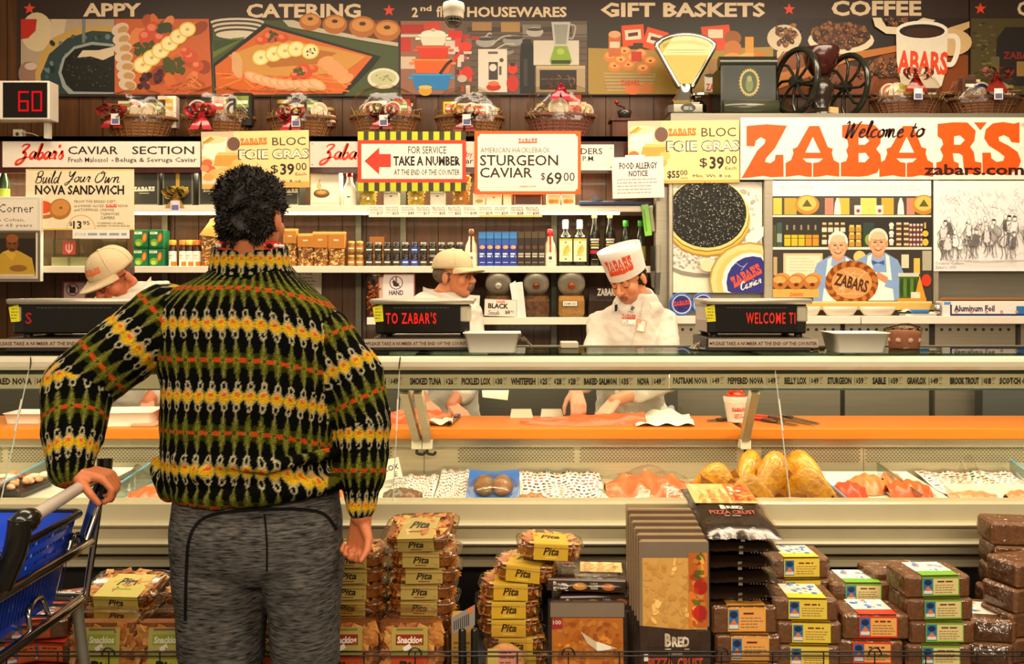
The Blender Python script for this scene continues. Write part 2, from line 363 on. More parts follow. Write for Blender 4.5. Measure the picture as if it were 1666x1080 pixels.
# ---------------------------------------------------------------- picture banners along the top of the wall
YB = 5.725
BR = '#30211a'; TX = '#d9bf9c'; ST = '#e0402a'
def banner(x0, x1, label, draw, y1=155):
    p = Pic.at(YB, step=.00003); p.board(x0, -14, x1, y1, .022, BR); draw(p); p.build('picture_banner', None, label, 'banner', 'picture banners')
def lemon(p, cx, cy, r):
    p.el(cx, cy, r*1.15, r, '#d9b548', -15, 14); p.el(cx, cy, r*.95, r*.82, '#ead9a0', -15, 14); p.el(cx, cy, r*.25, r*.2, '#c9a94c', 0, 8)
g = random.Random(3)
def d1(p):
    p.text('APPY', 135, 5, 230, 27, TX, .035); p.star(48, 14, 10, ST)
    p.rect(34, 31, 186, 153, '#a8927a'); p.el(60, 52, 26, 32, '#c9b48c'); p.flat([(34, 31), (60, 31), (58, 50), (46, 62), (34, 64)], '#b32a1c')
    p.flat([(84, 31), (108, 31), (100, 80), (78, 100)], '#c3ae8e'); p.el(46, 120, 16, 20, '#8d6a58'); p.el(50, 108, 10, 6, '#c2a69a')
    p.flat([(186, 44), (160, 42), (120, 46), (85, 62), (66, 88), (57, 120), (60, 153), (186, 153)], '#b8924c'); p.flat([(186, 52), (150, 50), (110, 62), (80, 88), (66, 122), (68, 153), (186, 153)], '#2c3a38')
    for i in range(50): p.el(75+g.random()*105, 58+g.random()*90, 3+g.random()*5, 2+g.random()*4, g.choice(['#3d5354', '#1d2a2a', '#5d7276', '#22302a']), g.random()*180, 7)
    p.flat([(186, 72), (150, 68), (120, 76), (102, 94), (95, 118), (102, 142), (112, 153), (186, 153)], '#8b938c'); p.flat([(186, 76), (150, 73), (122, 80), (106, 96), (100, 118), (108, 138), (120, 149), (186, 150)], '#18170f')
    for i in range(60): p.el(108+g.random()*74, 90+g.random()*52, 1.8, 1.5, g.choice(['#2d2f1e', '#0b0b08', '#3c3d28']), 0, 6)
    p.flat([(186, 76), (160, 82), (135, 82), (126, 94), (148, 92), (168, 98), (186, 90)], '#cbb696'); p.rect(134, 31, 139, 70, '#6f7470')
    p.flat([(187, 31), (340, 31), (346, 154), (187, 154)], '#bb5a2c')
    for i in range(26): p.el(215+g.random()*120, 34+g.random()*110, 8+g.random()*12, 5+g.random()*8, g.choice(['#c8642e', '#a74a22', '#d27a44', '#8f3c1c']), g.random()*180, 9)
    for k in range(7): p.el(196+2*k, 48+15*k, 15, 10, '#cdb59a', -25+k*6, 12); p.el(200+2*k, 49+15*k, 9, 6, '#b58a56', -25+k*6, 10)
    for cx, cy, r in [(250, 48, 14), (238, 60, 12), (262, 62, 12), (310, 92, 12), (322, 108, 10), (303, 84, 8)]: p.el(cx, cy, r, r*.9, '#c04a2c'); p.el(cx-3, cy-3, r*.5, r*.4, '#da7656')
    for i in range(22): p.el(222+g.random()*30, 70+g.random()*18, 6, 3, '#3d4a1c', g.random()*180, 7); p.el(268+g.random()*34, 92+g.random()*24, 7, 4, '#46481c', g.random()*180, 7); p.el(258+g.random()*20, 40+g.random()*12, 5, 3, '#38401e', g.random()*180, 7)
    for k in range(6): lemon(p, 233+14.5*k, 106-11.5*k, 14-.3*k)
    for i in range(14): p.el(228+g.random()*34, 116+g.random()*26, 5, 5, g.choice(['#3c1a20', '#52242a', '#25141a']), 0, 9)
    for i in range(16): p.stroke([(270+g.random()*60, 140+g.random()*10), (300+g.random()*40, 118+g.random()*30)], 3, g.choice(['#d1763c', '#b85a28']), 2)
banner(28, 343, 'wall banner reading APPY with pictures of black caviar and lemon slices', d1, 157)
def d2(p):
    p.text('CATERING', 401, 6, 587, 29, TX, .035); p.star(633, 17, 10, ST)
    p.rect(346, 33, 648, 155, '#3f4a26')
    for k in range(7): p.el(386, 36+k*3.4, 44-k*1.5, 7, '#c9bda6' if k % 2 == 0 else '#4a3b30')
    p.flat([(346, 70), (380, 62), (400, 60), (346, 95)], '#5a6a2c'); p.flat([(347, 66), (392, 64), (347, 84)], '#2f3f1c')
    p.flat([(430, 38), (620, 92), (606, 110), (560, 155), (350, 155), (347, 104)], '#171310'); p.flat([(434, 44), (606, 92), (556, 152), (352, 155), (350, 108)], '#c75f1c')
    for i in range(60): p.stroke([(350+g.random()*200, 100+g.random()*52), (372+g.random()*200, 96+g.random()*56)], 2.4, g.choice(['#e07c34', '#b04c14', '#d96a22']), 2)
    p.flat([(372, 90), (420, 72), (470, 66), (540, 78), (596, 92), (560, 118), (480, 124), (400, 122)], '#c48a3a'); p.flat([(410, 88), (470, 74), (548, 86), (520, 104), (440, 110)], '#a86420')
    for k in range(9): p.el(412+k*13, 132+k*1.5-(k-4)**2*.4, 16, 8, '#d99866', 24, 12); p.el(412+k*13, 131+k*1.5-(k-4)**2*.4, 12, 5, '#e2ad80', 24, 12)
    for k in range(5): p.el(386, 96+k*5, 13, 7, '#cf9a6a', 60, 12)
    for k in range(5): p.el(530+k*8, 100+k*7, 14, 8, '#d8925c', -20, 12)
    for cx, cy, r in [(440, 60, 13), (425, 66, 9), (460, 62, 9), (494, 116, 15), (510, 112, 8), (480, 122, 8)]: p.el(cx, cy, r, r*.8, '#c8461c'); p.el(cx-2, cy-2, r*.55, r*.4, '#de7040', 20)
    for i in range(12): p.el(436+g.random()*14, 52+g.random()*14, 4, 2, '#40481a', g.random()*180, 6); p.el(480+g.random()*14, 110+g.random()*12, 5, 2, '#4a4a1a', g.random()*180, 6)
    for cx, cy in [(425, 94), (446, 88), (464, 83), (482, 80), (505, 84)]: lemon(p, cx, cy, 13)
    for i in range(8): p.el(497+g.random()*16, 78+g.random()*12, 1.5, 1.5, '#3a2410', 0, 6)
    p.flat([(460, 33), (648, 33), (648, 76), (600, 68), (470, 44)], '#b9ab94'); p.flat([(478, 33), (648, 33), (648, 70), (600, 62), (500, 42)], '#5d3414')
    for cx, cy, r in [(505, 36, 18), (545, 40, 20), (590, 44, 22), (630, 50, 22)]: p.el(cx, cy, r, r*.8, '#a8632a'); p.el(cx, cy-3, r*.8, r*.5, '#c98744'); p.el(cx, cy-5, r*.25, r*.15, '#4a260c')
    p.el(624, 128, 26, 17, '#d5ccb0'); p.el(624, 127, 21, 12, '#b8b48a')
    for i in range(12): p.el(612+g.random()*26, 121+g.random()*12, 2, 1, '#76803c', 0, 6)
banner(343, 650, 'wall banner reading CATERING with a salmon platter and lemon slices', d2, 157)
def d3(p):
    p.text('2', 670, 12, 680, 28, TX, .03); p.text('nd', 684, 9, 702, 18, TX, .03); p.text('floor', 710, 10, 752, 28, TX, .02); p.text('HOUSEWARES', 760, 11, 922, 28, TX, .03)
    p.rect(652, 34, 955, 153, '#5a4a3e'); p.rect(652, 34, 740, 153, '#8b5c48')
    for (a, b, c, d, e) in [(652, 56, 700, 60, '#c9b9a4'), (652, 62, 668, 84, '#b8281c'), (652, 40, 690, 54, '#a82418'), (692, 36, 716, 52, '#c43a22'), (652, 92, 676, 112, '#c4ad96'), (730, 50, 752, 64, '#c6281a'), (724, 66, 748, 88, '#cdbdb0'), (760, 44, 955, 52, '#3c332c'), (768, 36, 800, 50, '#9a7446'), (815, 36, 846, 52, '#a07c48'), (850, 40, 880, 60, '#7b7468'), (930, 40, 955, 60, '#6a5f54')]: p.rect(a, b, c, d, e)
    for k in range(9): p.rect(766, 56+k*10.5, 955, 57.5+k*10.5, '#40352d')
    for cx, cy, rx, ry, cl in [(790, 68, 16, 9, '#97938a'), (836, 66, 18, 9, '#8b867c'), (870, 52, 14, 8, '#a8a296'), (820, 84, 16, 6, '#807a70')]: p.el(cx, cy, rx, ry, cl); p.el(cx, cy-ry*.5, rx*.9, ry*.3, '#3b3630')
    for a in [((800, 72), (818, 60), (832, 58)), ((804, 82), (822, 72), (838, 72)), ((790, 60), (796, 54), (800, 56))]: p.stroke(list(a), 2.4, '#aaa498')
    for i in range(26): p.rect(*(lambda X, Y: (X, Y, X+3+g.random()*10, Y+3+g.random()*12))(740+g.random()*28, 56+g.random()*84), g.choice(['#b02a1c', '#d5b8a8', '#4f2b22', '#c9432c', '#7a5c50']))
    p.stroke([(728, 112), (748, 86), (760, 70)], 5, '#c2281a'); p.el(758, 76, 10, 8, '#d0321e'); p.el(760, 118, 9, 10, '#c2281a'); p.el(752, 128, 8, 6, '#b8a090')
    def pot(x0, y0, x1, y1, c, r):
        p.flat([(x0, y0), (x1, y0), (x1-1, y0+(y1-y0)*.6), (x1-4, y1), (x0+4, y1), (x0+1, y0+(y1-y0)*.6)], c); p.rect(x0-3, y0, x1+3, y0+3.2, r); p.rect(x0-8, y0+5, x0, y0+9, r); p.rect(x1, y0+5, x1+8, y0+9, r)
    pot(672, 120, 732, 146, '#1773ae', '#2a8ec6'); pot(674, 96, 734, 119, '#e2570f', '#f07a30'); pot(680, 75, 730, 95, '#c9300f', '#e0502a'); pot(684, 56, 726, 74, '#ddd0b8', '#ece2cc'); p.el(705, 55, 20, 6, '#e6dcc6'); p.el(705, 49, 4, 3, '#b8a890')
    p.el(692, 148, 11, 8, '#c58e2c'); p.el(692, 142, 11, 3, '#dbab4c'); p.stroke([(716, 120), (728, 104), (736, 98)], 5, '#241a16')
    p.rect(778, 80, 825, 150, '#cfc3b2'); p.rect(795, 101, 810, 130, '#3b3632'); p.el(802, 110, 6, 6, '#cfc3b2'); p.rect(812, 108, 816, 122, '#55504a'); p.el(816, 98, 3.5, 3.5, '#4a4540'); p.rect(794, 84, 810, 88, '#5b554c')
    p.flat([(848, 70), (866, 70), (870, 90), (870, 152), (846, 152), (846, 90)], '#14120f'); p.rect(850, 64, 864, 72, '#221f1a'); p.rect(852, 96, 858, 140, '#35312a')
    p.el(834, 136, 10, 14, '#b2281a'); p.el(834, 112, 8, 9, '#c8311e'); p.rect(830, 102, 838, 108, '#3b201a'); p.el(803, 142, 12, 6, '#b2281a'); p.el(803, 136, 9, 4, '#d0683a')
    p.rect(868, 66, 942, 106, '#c3b9a8'); p.flat([(897, 36), (928, 36), (924, 74), (901, 74)], '#b3b0a4'); p.flat([(901, 40), (924, 40), (921, 72), (904, 72)], '#8b8a7e'); p.stroke([(928, 40), (936, 44), (932, 62), (926, 62)], 3, '#9b988c')
    p.flat([(902, 75), (923, 75), (931, 100), (926, 106), (897, 106), (894, 100)], '#7d9a2c'); p.rect(897, 98, 928, 104, '#30380f'); p.el(912, 84, 6, 5, '#9cb548')
    p.rect(872, 107, 952, 150, '#a18a6a'); p.rect(878, 114, 938, 146, '#231c15'); p.rect(880, 128, 936, 129.5, '#5b4b38'); p.rect(872, 107, 952, 112, '#b79c72')
banner(650, 957, 'wall banner reading HOUSEWARES with pictures of coloured pots and a blender', d3)
def d4(p):
    p.text('GIFT BASKETS', 977, 4, 1245, 28, TX, .035)
    p.rect(957, 32, 1258, 153, '#2b2419'); p.flat([(957, 78), (1090, 82), (1258, 76), (1258, 153), (957, 153)], '#9b7c34')
    def basket(ox):
        o = ox-982
        p.flat([(982+o, 118), (1067+o, 120), (1060+o, 148), (988+o, 148)], '#ab8e58')
        for k in range(5): p.rect(984+o, 121+k*5.5, 1064+o, 123+k*5.5, '#8c6f40')
        for cx, cy in [(993, 92), (1016, 84), (1042, 88), (1058, 100), (1000, 108), (1022, 106), (1046, 112), (1030, 94), (1010, 98)]: p.el(cx+o, cy, 11, 9, '#c9752e'); p.el(cx+o, cy-2, 8, 5, '#dd9a58'); p.el(cx+o, cy-1, 2.5, 1.8, '#7d3f12')
        for x0, y0, x1, y1, rot in [(1012, 39, 1048, 76, -4), (1046, 46, 1086, 84, 16)]:
            c, d = math.cos(R(rot)), math.sin(R(rot)); cx, cy = (x0+x1)/2+o, (y0+y1)/2
            q = lambda a, b: (cx+a*c-b*d, cy+a*d+b*c)
            p.flat([q(-18, -17), q(18, -17), q(18, 17), q(-18, 17)], '#d2461a'); p.flat([q(-13, -9), q(13, -9), q(13, 7), q(-13, 7)], '#dcc9ae'); p.flat([q(-8, -4), q(8, -5), q(8, 1), q(-8, 2)], '#5b2a18')
        p.rect(990+o, 56, 1010+o, 92, '#b9602a'); p.el(1000+o, 56, 10, 6, '#cf9a6a'); p.rect(992+o, 68, 1008+o, 78, '#cdbba0'); p.rect(1027+o, 84, 1044+o, 100, '#b52a18'); p.rect(1030+o, 70, 1046+o, 78, '#3a2a1a')
        p.text('ZABARS', 1010+o, 130, 1040+o, 139, '#c7481c', .04)
    basket(982)
    p.el(1030, 146, 14, 8, '#d26a2a'); p.el(1052, 144, 13, 9, '#c1702e'); p.flat([(1140, 44), (1186, 40), (1192, 80), (1146, 84)], '#cc421a'); p.rect(1152, 48, 1176, 62, '#d8c3a6'); p.el(1192, 62, 14, 12, '#8f4f1e'); p.el(1192, 78, 14, 12, '#b36a2c'); p.rect(1212, 60, 1226, 88, '#c98a2e'); p.el(1192, 96, 16, 10, '#cf8a46'); p.el(1218, 96, 18, 10, '#d89a58'); p.el(1236, 92, 10, 9, '#bb6a2a')
    p.flat([(1150, 96), (1258, 98), (1250, 150), (1160, 150)], '#8f6a34')
    p.rect(1146, 122, 1164, 150, '#d8d0bc'); p.el(1155, 123, 9, 3, '#2a150a'); p.text('ZA', 1148, 136, 1162, 148, '#c7481c', .04)
banner(957, 1262, 'wall banner reading GIFT BASKETS with pictures of bagel baskets', d4)
def beans(p, f, n, seed):
    h = random.Random(seed); k = 0
    while k < n:
        a, b = f(h)
        if a is None: continue
        rt = h.random()*180; cc = h.choice(['#3a1c0c', '#5a2e14', '#2a1408', '#70401e', '#8a5a30'])
        p.el(a, b, 5.2, 3.6, cc, rt, 9); p.el(a+.8, b-.8, 2.4, 1.2, h.choice(['#a8744a', '#6b4526', '#8d5f38']), rt, 6); k += 1
def d5(p):
    p.text('COFFEE', 1353, 1, 1499, 26, TX, .035); p.star(1284, 15, 10, ST)
    p.rect(1264, 30, 1575, 153, '#241710'); p.flat([(1264, 80), (1400, 110), (1470, 70), (1575, 90), (1575, 153), (1264, 153)], '#7a3c14')
    p.flat([(1264, 84), (1300, 62), (1306, 48), (1296, 70), (1264, 96)], '#cdb490'); p.el(1276, 62, 28, 22, '#c9b596'); beans(p, lambda h: (1264+h.random()*30, 40+h.random()*34), 34, 1)
    p.el(1368, 66, 54, 22, '#d6c6a8'); p.el(1368, 58, 48, 22, '#4a2812'); beans(p, lambda h: (lambda a, r: (1366+46*r*math.cos(a), 58+22*r*math.sin(a)))(h.random()*6.28, h.random()**.5), 95, 2)
    p.flat([(1264, 120), (1300, 112), (1360, 90), (1460, 74), (1460, 84), (1380, 100), (1280, 140), (1264, 146)], '#b06a2a')
    beans(p, lambda h: (lambda a, b: (a, b) if b > 112-(a-1390)*.35 and b > 66 else (None, None))(1396+h.random()*64, 64+h.random()*60), 95, 3); beans(p, lambda h: (1320+h.random()*40, 104+h.random()*30), 40, 5)
    p.flat([(1418, 30), (1432, 30), (1440, 44), (1470, 46), (1500, 30), (1520, 34), (1480, 58), (1440, 56), (1422, 44)], '#d8c8a8'); beans(p, lambda h: (1438+h.random()*40, 30+h.random()*10), 20, 4)
    p.flat([(1530, 50), (1575, 36), (1575, 46), (1540, 66)], '#c2a070'); p.el(1545, 70, 34, 22, '#caa878')
    p.stroke([(1540, 60), (1554, 62), (1556, 82), (1548, 104), (1538, 106)], 8, '#e4dac6'); p.flat([(1456, 50), (1540, 50), (1538, 110), (1530, 140), (1516, 153), (1480, 153), (1464, 138), (1457, 100)], '#ddd2be')
    p.el(1498, 50, 42, 15, '#e8dfcd'); p.el(1498, 52, 37, 11.5, '#1e0e07'); p.el(1500, 54, 30, 8, '#3a1d0c')
    p.text('ABARS', 1458, 84, 1540, 122, '#d8431a', .04, 0, 1, 2)
banner(1262, 1576, 'wall banner reading COFFEE with a white mug and coffee beans', d5)
def d6(p):
    p.star(1595, 14, 10, ST); p.text('C', 1655, 2, 1675, 26, TX, .035); p.rect(1580, 30, 1700, 153, '#4a3f22'); p.flat([(1622, 62), (1636, 44), (1680, 44), (1690, 62), (1690, 140), (1618, 140)], '#231d1c'); p.text('ZABARS', 1632, 84, 1690, 96, '#7a2418', .03); p.rect(1654, 100, 1690, 124, '#8a6a34'); p.rect(1612, 92, 1626, 130, '#5c5330')
    for i in range(30): p.el(1582+g.random()*40, 34+g.random()*110, 2+g.random()*4, 2, g.choice(['#5e5230', '#3a3018', '#6d6038']), 0, 6)
banner(1578, 1720, 'wall banner with a dark bag picture at the end of the row', d6)
# hanging white spotlight in front of the banners
t = thing('ceiling_spotlight', P(738, 2, 4.5), 'white cylindrical ceiling spotlight hanging before the HOUSEWARES banner', 'lamp')
s_ = 4.5/F
m = M('paint', '#cfc4b0'); m.tube([(0, 0, .9), (0, 0, .0)], .012, 10); m.build('stem', t)
m = M('gloss', '#d6ccb8'); m.lathe([(.0, 0.0), (8*s_, 0), (8*s_, -2*s_), (17*s_, -4*s_), (18*s_, -8*s_), (18*s_, -16*s_), (16.5*s_, -17*s_), (16.5*s_, -26*s_), (15*s_, -28*s_)], seg=24, caps=(1, 1)); m.build('housing', t)
m = M('steel', '#6a655a')
for k in range(16):
    a = k*PI/8; m.tube([(14*s_*math.cos(a), 14*s_*math.sin(a), -28*s_), (13*s_*math.cos(a), 13*s_*math.sin(a), -34*s_), (9*s_*math.cos(a), 9*s_*math.sin(a), -40*s_)], .0025, 5)
for r_, h_ in [(14, -30), (12.5, -35), (9, -40)]: m.tube([(r_*s_*math.cos(k*PI/10), r_*s_*math.sin(k*PI/10), h_*s_) for k in range(20)], .0025, 5, closed=True)
m.lathe([(8*s_, -28*s_), (8*s_, -36*s_)], seg=14, col='#2a2622'); m.build('grille', t)
# ---------------------------------------------------------------- wall shelving, ledge and its lettered boards
YF = 5.30
X = lambda px, Y=YF: (px-CX)*Y/F
Z = lambda py, Y=YF: ZC-(py-HY)*Y/F
XR = X(1085)
m = M('wall_wood', '#3a1a0e'); m.box((-4.6, YF, Z(230)), (XR, YW, Z(230)+.03)); m.box((-4.6, YF, Z(281)), (XR, YF+.03, Z(230)+.03), '#4a1c10'); m.build('trim_ledge', kind='structure')
def shelf(y, x0, x1, label, th=.022, lip=.035, col='#e4d9c0', dp=None):
    m = M('gloss', col); m.box((X(x0), YF, Z(y)-th), (X(x1), dp or YW, Z(y)), bev=.003); m.box((X(x0), YF-.006, Z(y)-lip), (X(x1), YF, Z(y)+.004), bev=.002)
    return m.build('wall_shelf', None, label, 'shelf', 'white wall shelves')
YS1, YS2, YS3 = 335, 434, 517
shelf(YS1, -400, 1062, 'upper white wall shelf with caviar gift boxes and a price strip')
shelf(YS2, -400, 1062, 'middle white wall shelf with jars, blue boxes and bottles')
shelf(YS3, 597, 1062, 'lowest white wall shelf carrying the seed canisters', lip=.04)
m = M('steel', '#5b5a48')
for px in (262, 578, 651, 897): m.box((X(px, 5.7), 5.715, .9), (X(px+9, 5.7), YW-.001, Z(281)))
m.build('trim_shelf_uprights', kind='structure')
m = M('steel', '#a49c88'); m.box((X(1066), YF-.02, .2), (X(1089), YF+.06, Z(300)), bev=.004); m.build('trim_post', kind='structure')
# lamp hidden under the ledge
t = thing('shelf_lamp', ((X(-200)+X(1060))/2, 5.42, Z(281)+.055), 'fluorescent strip lamp under the ledge above the upper shelf', 'lamp')
m = M('paint', '#d8d0c0'); m.box((-2.2, -.03, .0), (2.2, .03, .025)); m.build('housing', t)
m = M('lamp', '#ffe9b8'); m.tube([(-2.1, 0, -.012), (2.1, 0, -.012)], .012, 8); m.build('tube', t)
la = area('shelf_lamp_glow', (0, 0, -.03), 4.2, .06, 34, (1, .90, .66)); la.parent = t
t = thing('shelf_lamp', ((X(-200)+X(1060))/2, 5.36, Z(YS1)-.03), 'fluorescent strip lamp under the upper shelf', 'lamp')
m = M('lamp', '#ffe9b8'); m.tube([(-2.1, 0, -.008), (2.1, 0, -.008)], .008, 8); m.build('tube', t)
la = area('shelf_lamp_glow', (0, 0, -.02), 4.2, .05, 16, (1, .86, .58)); la.parent = t
WH = '#e9dccb'; INK = '#2a211c'
def sign(name, label, x0, y0, x1, y1, draw, Y, base=WH, rot=0, cat='sign', group=None, th=.004, step=.00003):
    p = Pic.at(Y, step=step); p.board(x0, y0, x1, y1, th, base); draw(p)
    if rot:
        c = P((x0+x1)/2, (y0+y1)/2, Y); mm = Matrix.Translation(c) @ Matrix.Rotation(R(-rot), 4, 'Y') @ Matrix.Translation(-c)
        p.v = [tuple(mm @ Vector(v)) for v in p.v]
    return p.build(name, None, label, cat, group)
RED = '#d83a20'; ORG = '#ee5a12'
def s1(p):
    p.script("Zabar's", 26, 235, 102, 268, RED, 3.2); p.text('CAVIAR', 111, 238, 192, 251, INK, .012); p.text('SECTION', 215, 238, 316, 251, INK, .012)
    p.text('Fresh Malossol', 111, 256, 175, 264, INK, .01); p.el(183, 261, 1.5, 1.5, RED); p.text('Beluga & Sevruga Caviar', 188, 256, 320, 266, INK, .01); p.stroke([(62, 259), (75, 257), (90, 258)], 2, RED)
sign('lettered_board', 'white board reading CAVIAR SECTION on the ledge front', 4, 230, 326, 272, s1, YF-.006, '#e6d8c8', 0, 'sign')
def s2(p):
    p.script("Zabar's", 521, 235, 600, 268, RED, 3); p.stroke([(548, 259), (560, 257), (575, 258)], 2, RED); p.text('by', 758, 246, 769, 258, RED, .01); p.text('ar', 758, 260, 770, 266, INK, .01)
    for x, y in ((508, 234), (508, 268)): p.el(x, y, 1, 1, '#333', n=8)
sign('lettered_board', 'white board with red script half hidden by the TAKE A NUMBER sign', 504, 230, 772, 272, s2, YF-.006, '#cfc3b4')
def s3(p):
    p.text('ORDERS', 922, 241, 980, 251, INK, .012); p.text('1 P.M.', 940, 254, 968, 262, INK, .01)
    for x, y in ((994, 241), (994, 272)): p.el(x, y, 1, 1, '#333', n=8)
sign('lettered_board', 'white board ending in DERS beside the sturgeon caviar sign', 900, 235, 999, 277, s3, YF-.006, '#e6d8c8')
def foie(dx, dy, w, h, left):
    def f(p):
        u = lambda a: dx+a*w; v = lambda b: dy+b*h
        def rc(a, b, c, d, e): p.rect(u(a), v(b), u(c), v(d), e)
        rc(.0, .0, 1, 1, '#e9c98e'); rc(.42, .0, 1, .9, '#ecc98a'); rc(0, .9 if left else .95, 1, 1, '#dfa24e'); rc(0, .0, .3, .3, '#cfae8e')
        p.flat([(u(.04), v(.12)), (u(.24), v(.10)), (u(.22), v(.42)), (u(.12), v(.5)), (u(.0), v(.42))], '#e9dfc8'); p.el(u(.12), v(.14), w*.11, h*.07, '#d8c79a'); p.stroke([(u(.02), v(.2)), (u(.1), v(.1))], 4, '#a88a2c'); p.stroke([(u(.05), v(.2)), (u(.12), v(.12))], 3, '#c0a044')
        p.el(u(.30), v(.22), w*.06, h*.12, '#6b4b3e'); p.flat([(u(.13), v(.42)), (u(.34), v(.42)), (u(.32), v(.62)), (u(.11), v(.60))], '#cf9440'); p.flat([(u(.13), v(.42)), (u(.34), v(.42)), (u(.36), v(.38)), (u(.16), v(.36))], '#e2b468')
        for a, b, r, c in [(.05, .55, .05, '#c8683c'), (.08, .66, .05, '#c8603c'), (.03, .64, .04, '#d48a5c'), (.12, .74, .06, '#dca85c'), (.2, .72, .07, '#dfb066'), (.29, .66, .06, '#d9a350'), (.33, .56, .05, '#e0b060'), (.06, .8, .05, '#d69a50')]: p.el(u(a), v(b), w*r, h*r*1.4, c)
        rc(.0, .86, .3, .92, '#d8ccb4')
        p.zabars(u(.36 if left else .36), v(.12), u(.61), v(.25), '#e2681c', '#e9c98e'); p.text('BLOC', u(.66), v(.12), u(.97), v(.26), '#4a3a2c', .0)
        p.text('FOIE GRAS', u(.34), v(.32), u(1.0), v(.50), '#2c1c12', .05); p.text('FOIE GRAS', u(.352), v(.335), u(.992), v(.485), '#efe0bc', .022)
        p.text('$', u(.64), v(.60), u(.71), v(.76), INK, .0); p.text('39', u(.73), v(.58), u(.86), v(.78), INK, .025); p.text('00', u(.875), v(.57), u(.975), v(.70), INK, .0); p.text('Each', u(.87), v(.74), u(.97), v(.79), '#7a5f40')
        p.text('Min. Wt. 8 oz.', u(.58), v(.86), u(.93), v(.91), '#4a3826')
        if not left: p.text('REG.', u(.24), v(.90), u(.32), v(.95), '#4a3826'); p.text('$55', u(.35), v(.80), u(.46), v(.93), INK, .02); p.text('00', u(.465), v(.79), u(.53), v(.87), INK, 0); p.text('EACH', u(.47), v(.90), u(.53), v(.93), '#7a5f40')
    return f
YO = YF-.014
sign('foie_gras_sign', 'yellow foie gras price sign hanging above the shopper', 328, 213, 503, 306, foie(328, 213, 175, 93, True), YO, '#e8c88c', 1, 'sign')
def s5(p):
    for k in range(10):
        p.rect(582+k*17.6, 214, 582+k*17.6+9.6, 229, '#b9bd22'); p.rect(582+k*17.6, 296, 582+k*17.6+9.6, 311, '#b9bd22')
    p.rect(582, 228, 758, 297, '#d63a1c'); p.rect(588, 234, 752, 291, WH)
    p.flat([(593, 262), (617, 240), (617, 250.5), (636, 250.5), (636, 272), (617, 272), (617, 284)], '#d8321a')
    p.text('FOR SERVICE', 664, 238, 726, 250, INK, .005); p.text('TAKE A NUMBER', 640, 254, 749, 270, '#1c1512', .035); p.text('AT THE END OF THE COUNTER', 641, 275.5, 748, 285, INK, .012)
sign('take_a_number_sign', 'striped TAKE A NUMBER sign with a red arrow', 582, 214, 758, 311, s5, YO, '#37351c')
def s6(p):
    p.rect(777, 218, 940, 311, WH)
    for x, y in ((777, 218), (940, 218), (777, 311), (940, 311)): p.el(x, y, 4, 4, ORG, n=10)
    for y in (229, 304):
        p.rect(782, y, 836, y+.6, '#c9b9a4'); p.rect(880, y, 934, y+.6, '#c9b9a4')
    p.zabars(843, 225, 874, 233.5, '#d8502a', WH); p.text('AMERICAN HACKLEBACK', 782, 240, 895, 248.5, '#7d7066'); p.text('STURGEON', 781, 252, 908, 269.5, INK, .01); p.text('CAVIAR', 781, 272.5, 866, 289, INK, .01)
    p.text('$', 880, 281, 887, 294, INK); p.text('69', 889, 280, 914, 300, INK, .012); p.text('00', 917, 280.5, 935, 294.5, INK); p.text('2 OZ.', 919, 297, 932, 300, '#a89a8a'); p.text('ZABARS.COM', 845, 301.5, 872, 305, '#d8603a')
sign('sturgeon_caviar_sign', 'orange bordered sign reading STURGEON CAVIAR', 772, 213, 945, 316, s6, YO, ORG)
def s7(p):
    p.text('FOOD ALLERGY', 1008, 264, 1070, 275, INK, .025); p.text('NOTICE', 1023, 277.5, 1054, 287, INK, .025)
    p.greek(1004, 291, 1072, 5, 5.4, 1.4, '#8a7c74', 4)
    p.rect(1018, 252, 1050, 262, '#f0dfd8')
sign('allergy_notice', 'white FOOD ALLERGY NOTICE sheet taped beside the foie gras sign', 996, 255, 1080, 322, s7, 5.19, '#e8d4cb', 1.5)
sign('foie_gras_sign', 'yellow foie gras price sign beside the big ZABARS sign', 1022, 196, 1203, 298, foie(1022, 196, 181, 102, False), 5.2, '#e8c88c', .6)
def s8(p):
    p.clip = (42, 275, 218, 374); p.rect(44, 276, 218, 277.5, '#d8b83c')
    p.script('Build', 57, 279, 100, 298, INK, 1.5, .35); p.script('Your', 106, 279, 147, 301, INK, 1.5, .35); p.script('Own', 155, 279, 195, 297, INK, 1.5, .35)
    p.text('NOVA SANDWICH', 57, 301, 202, 317, '#1c1512', .03); p.rect(57, 301, 61, 302.4, INK)
    p.el(69, 348, 21, 8, '#a8682c'); p.el(69, 342, 21, 8, '#e0c9a0'); p.el(67, 337, 19, 11, '#d8501c'); p.el(62, 334, 8, 5, '#e8743c'); p.el(98, 340, 18, 17, '#b0702c', -20); p.el(98, 338, 15, 13, '#c88a44', -20); p.el(99, 338, 3, 2, '#8a5420')
    GR = '#6b5c50'
    p.text('FROM THE BREAD DEPT.', 121, 325.5, 190, 330, GR); p.text('and HAND SLICED', 121, 332.5, 170, 337, GR); p.zabars(172, 332, 190, 337.5, RED, '#e8d8b8'); p.text('NOVA', 192, 332.5, 208, 337, GR)
    p.text('and TOPPINGS: ONIONS', 121, 339, 186, 343.5, GR); p.text('TOMATOES', 164, 346, 194, 350, GR); p.text('CAPERS', 164, 352, 187, 356.5, GR)
    p.el(132, 374, 24, 25, '#d8b07c'); p.el(132, 374.5, 22.5, 23.5, '#ead8b4');
    p.text('$', 113, 361, 118, 368, INK, .01); p.text('13', 119, 359.5, 133, 372.5, INK, .03); p.text('95', 135, 359.5, 146, 366, INK, .01)
    p.text('OTHERWISE OR SABLE', 158, 361.5, 201, 364.5, GR); p.text('INSTEAD OF NOVA ADD $2', 158, 366, 211, 369, GR, .01); p.rect(44, 372, 218, 374, '#d8b83c')
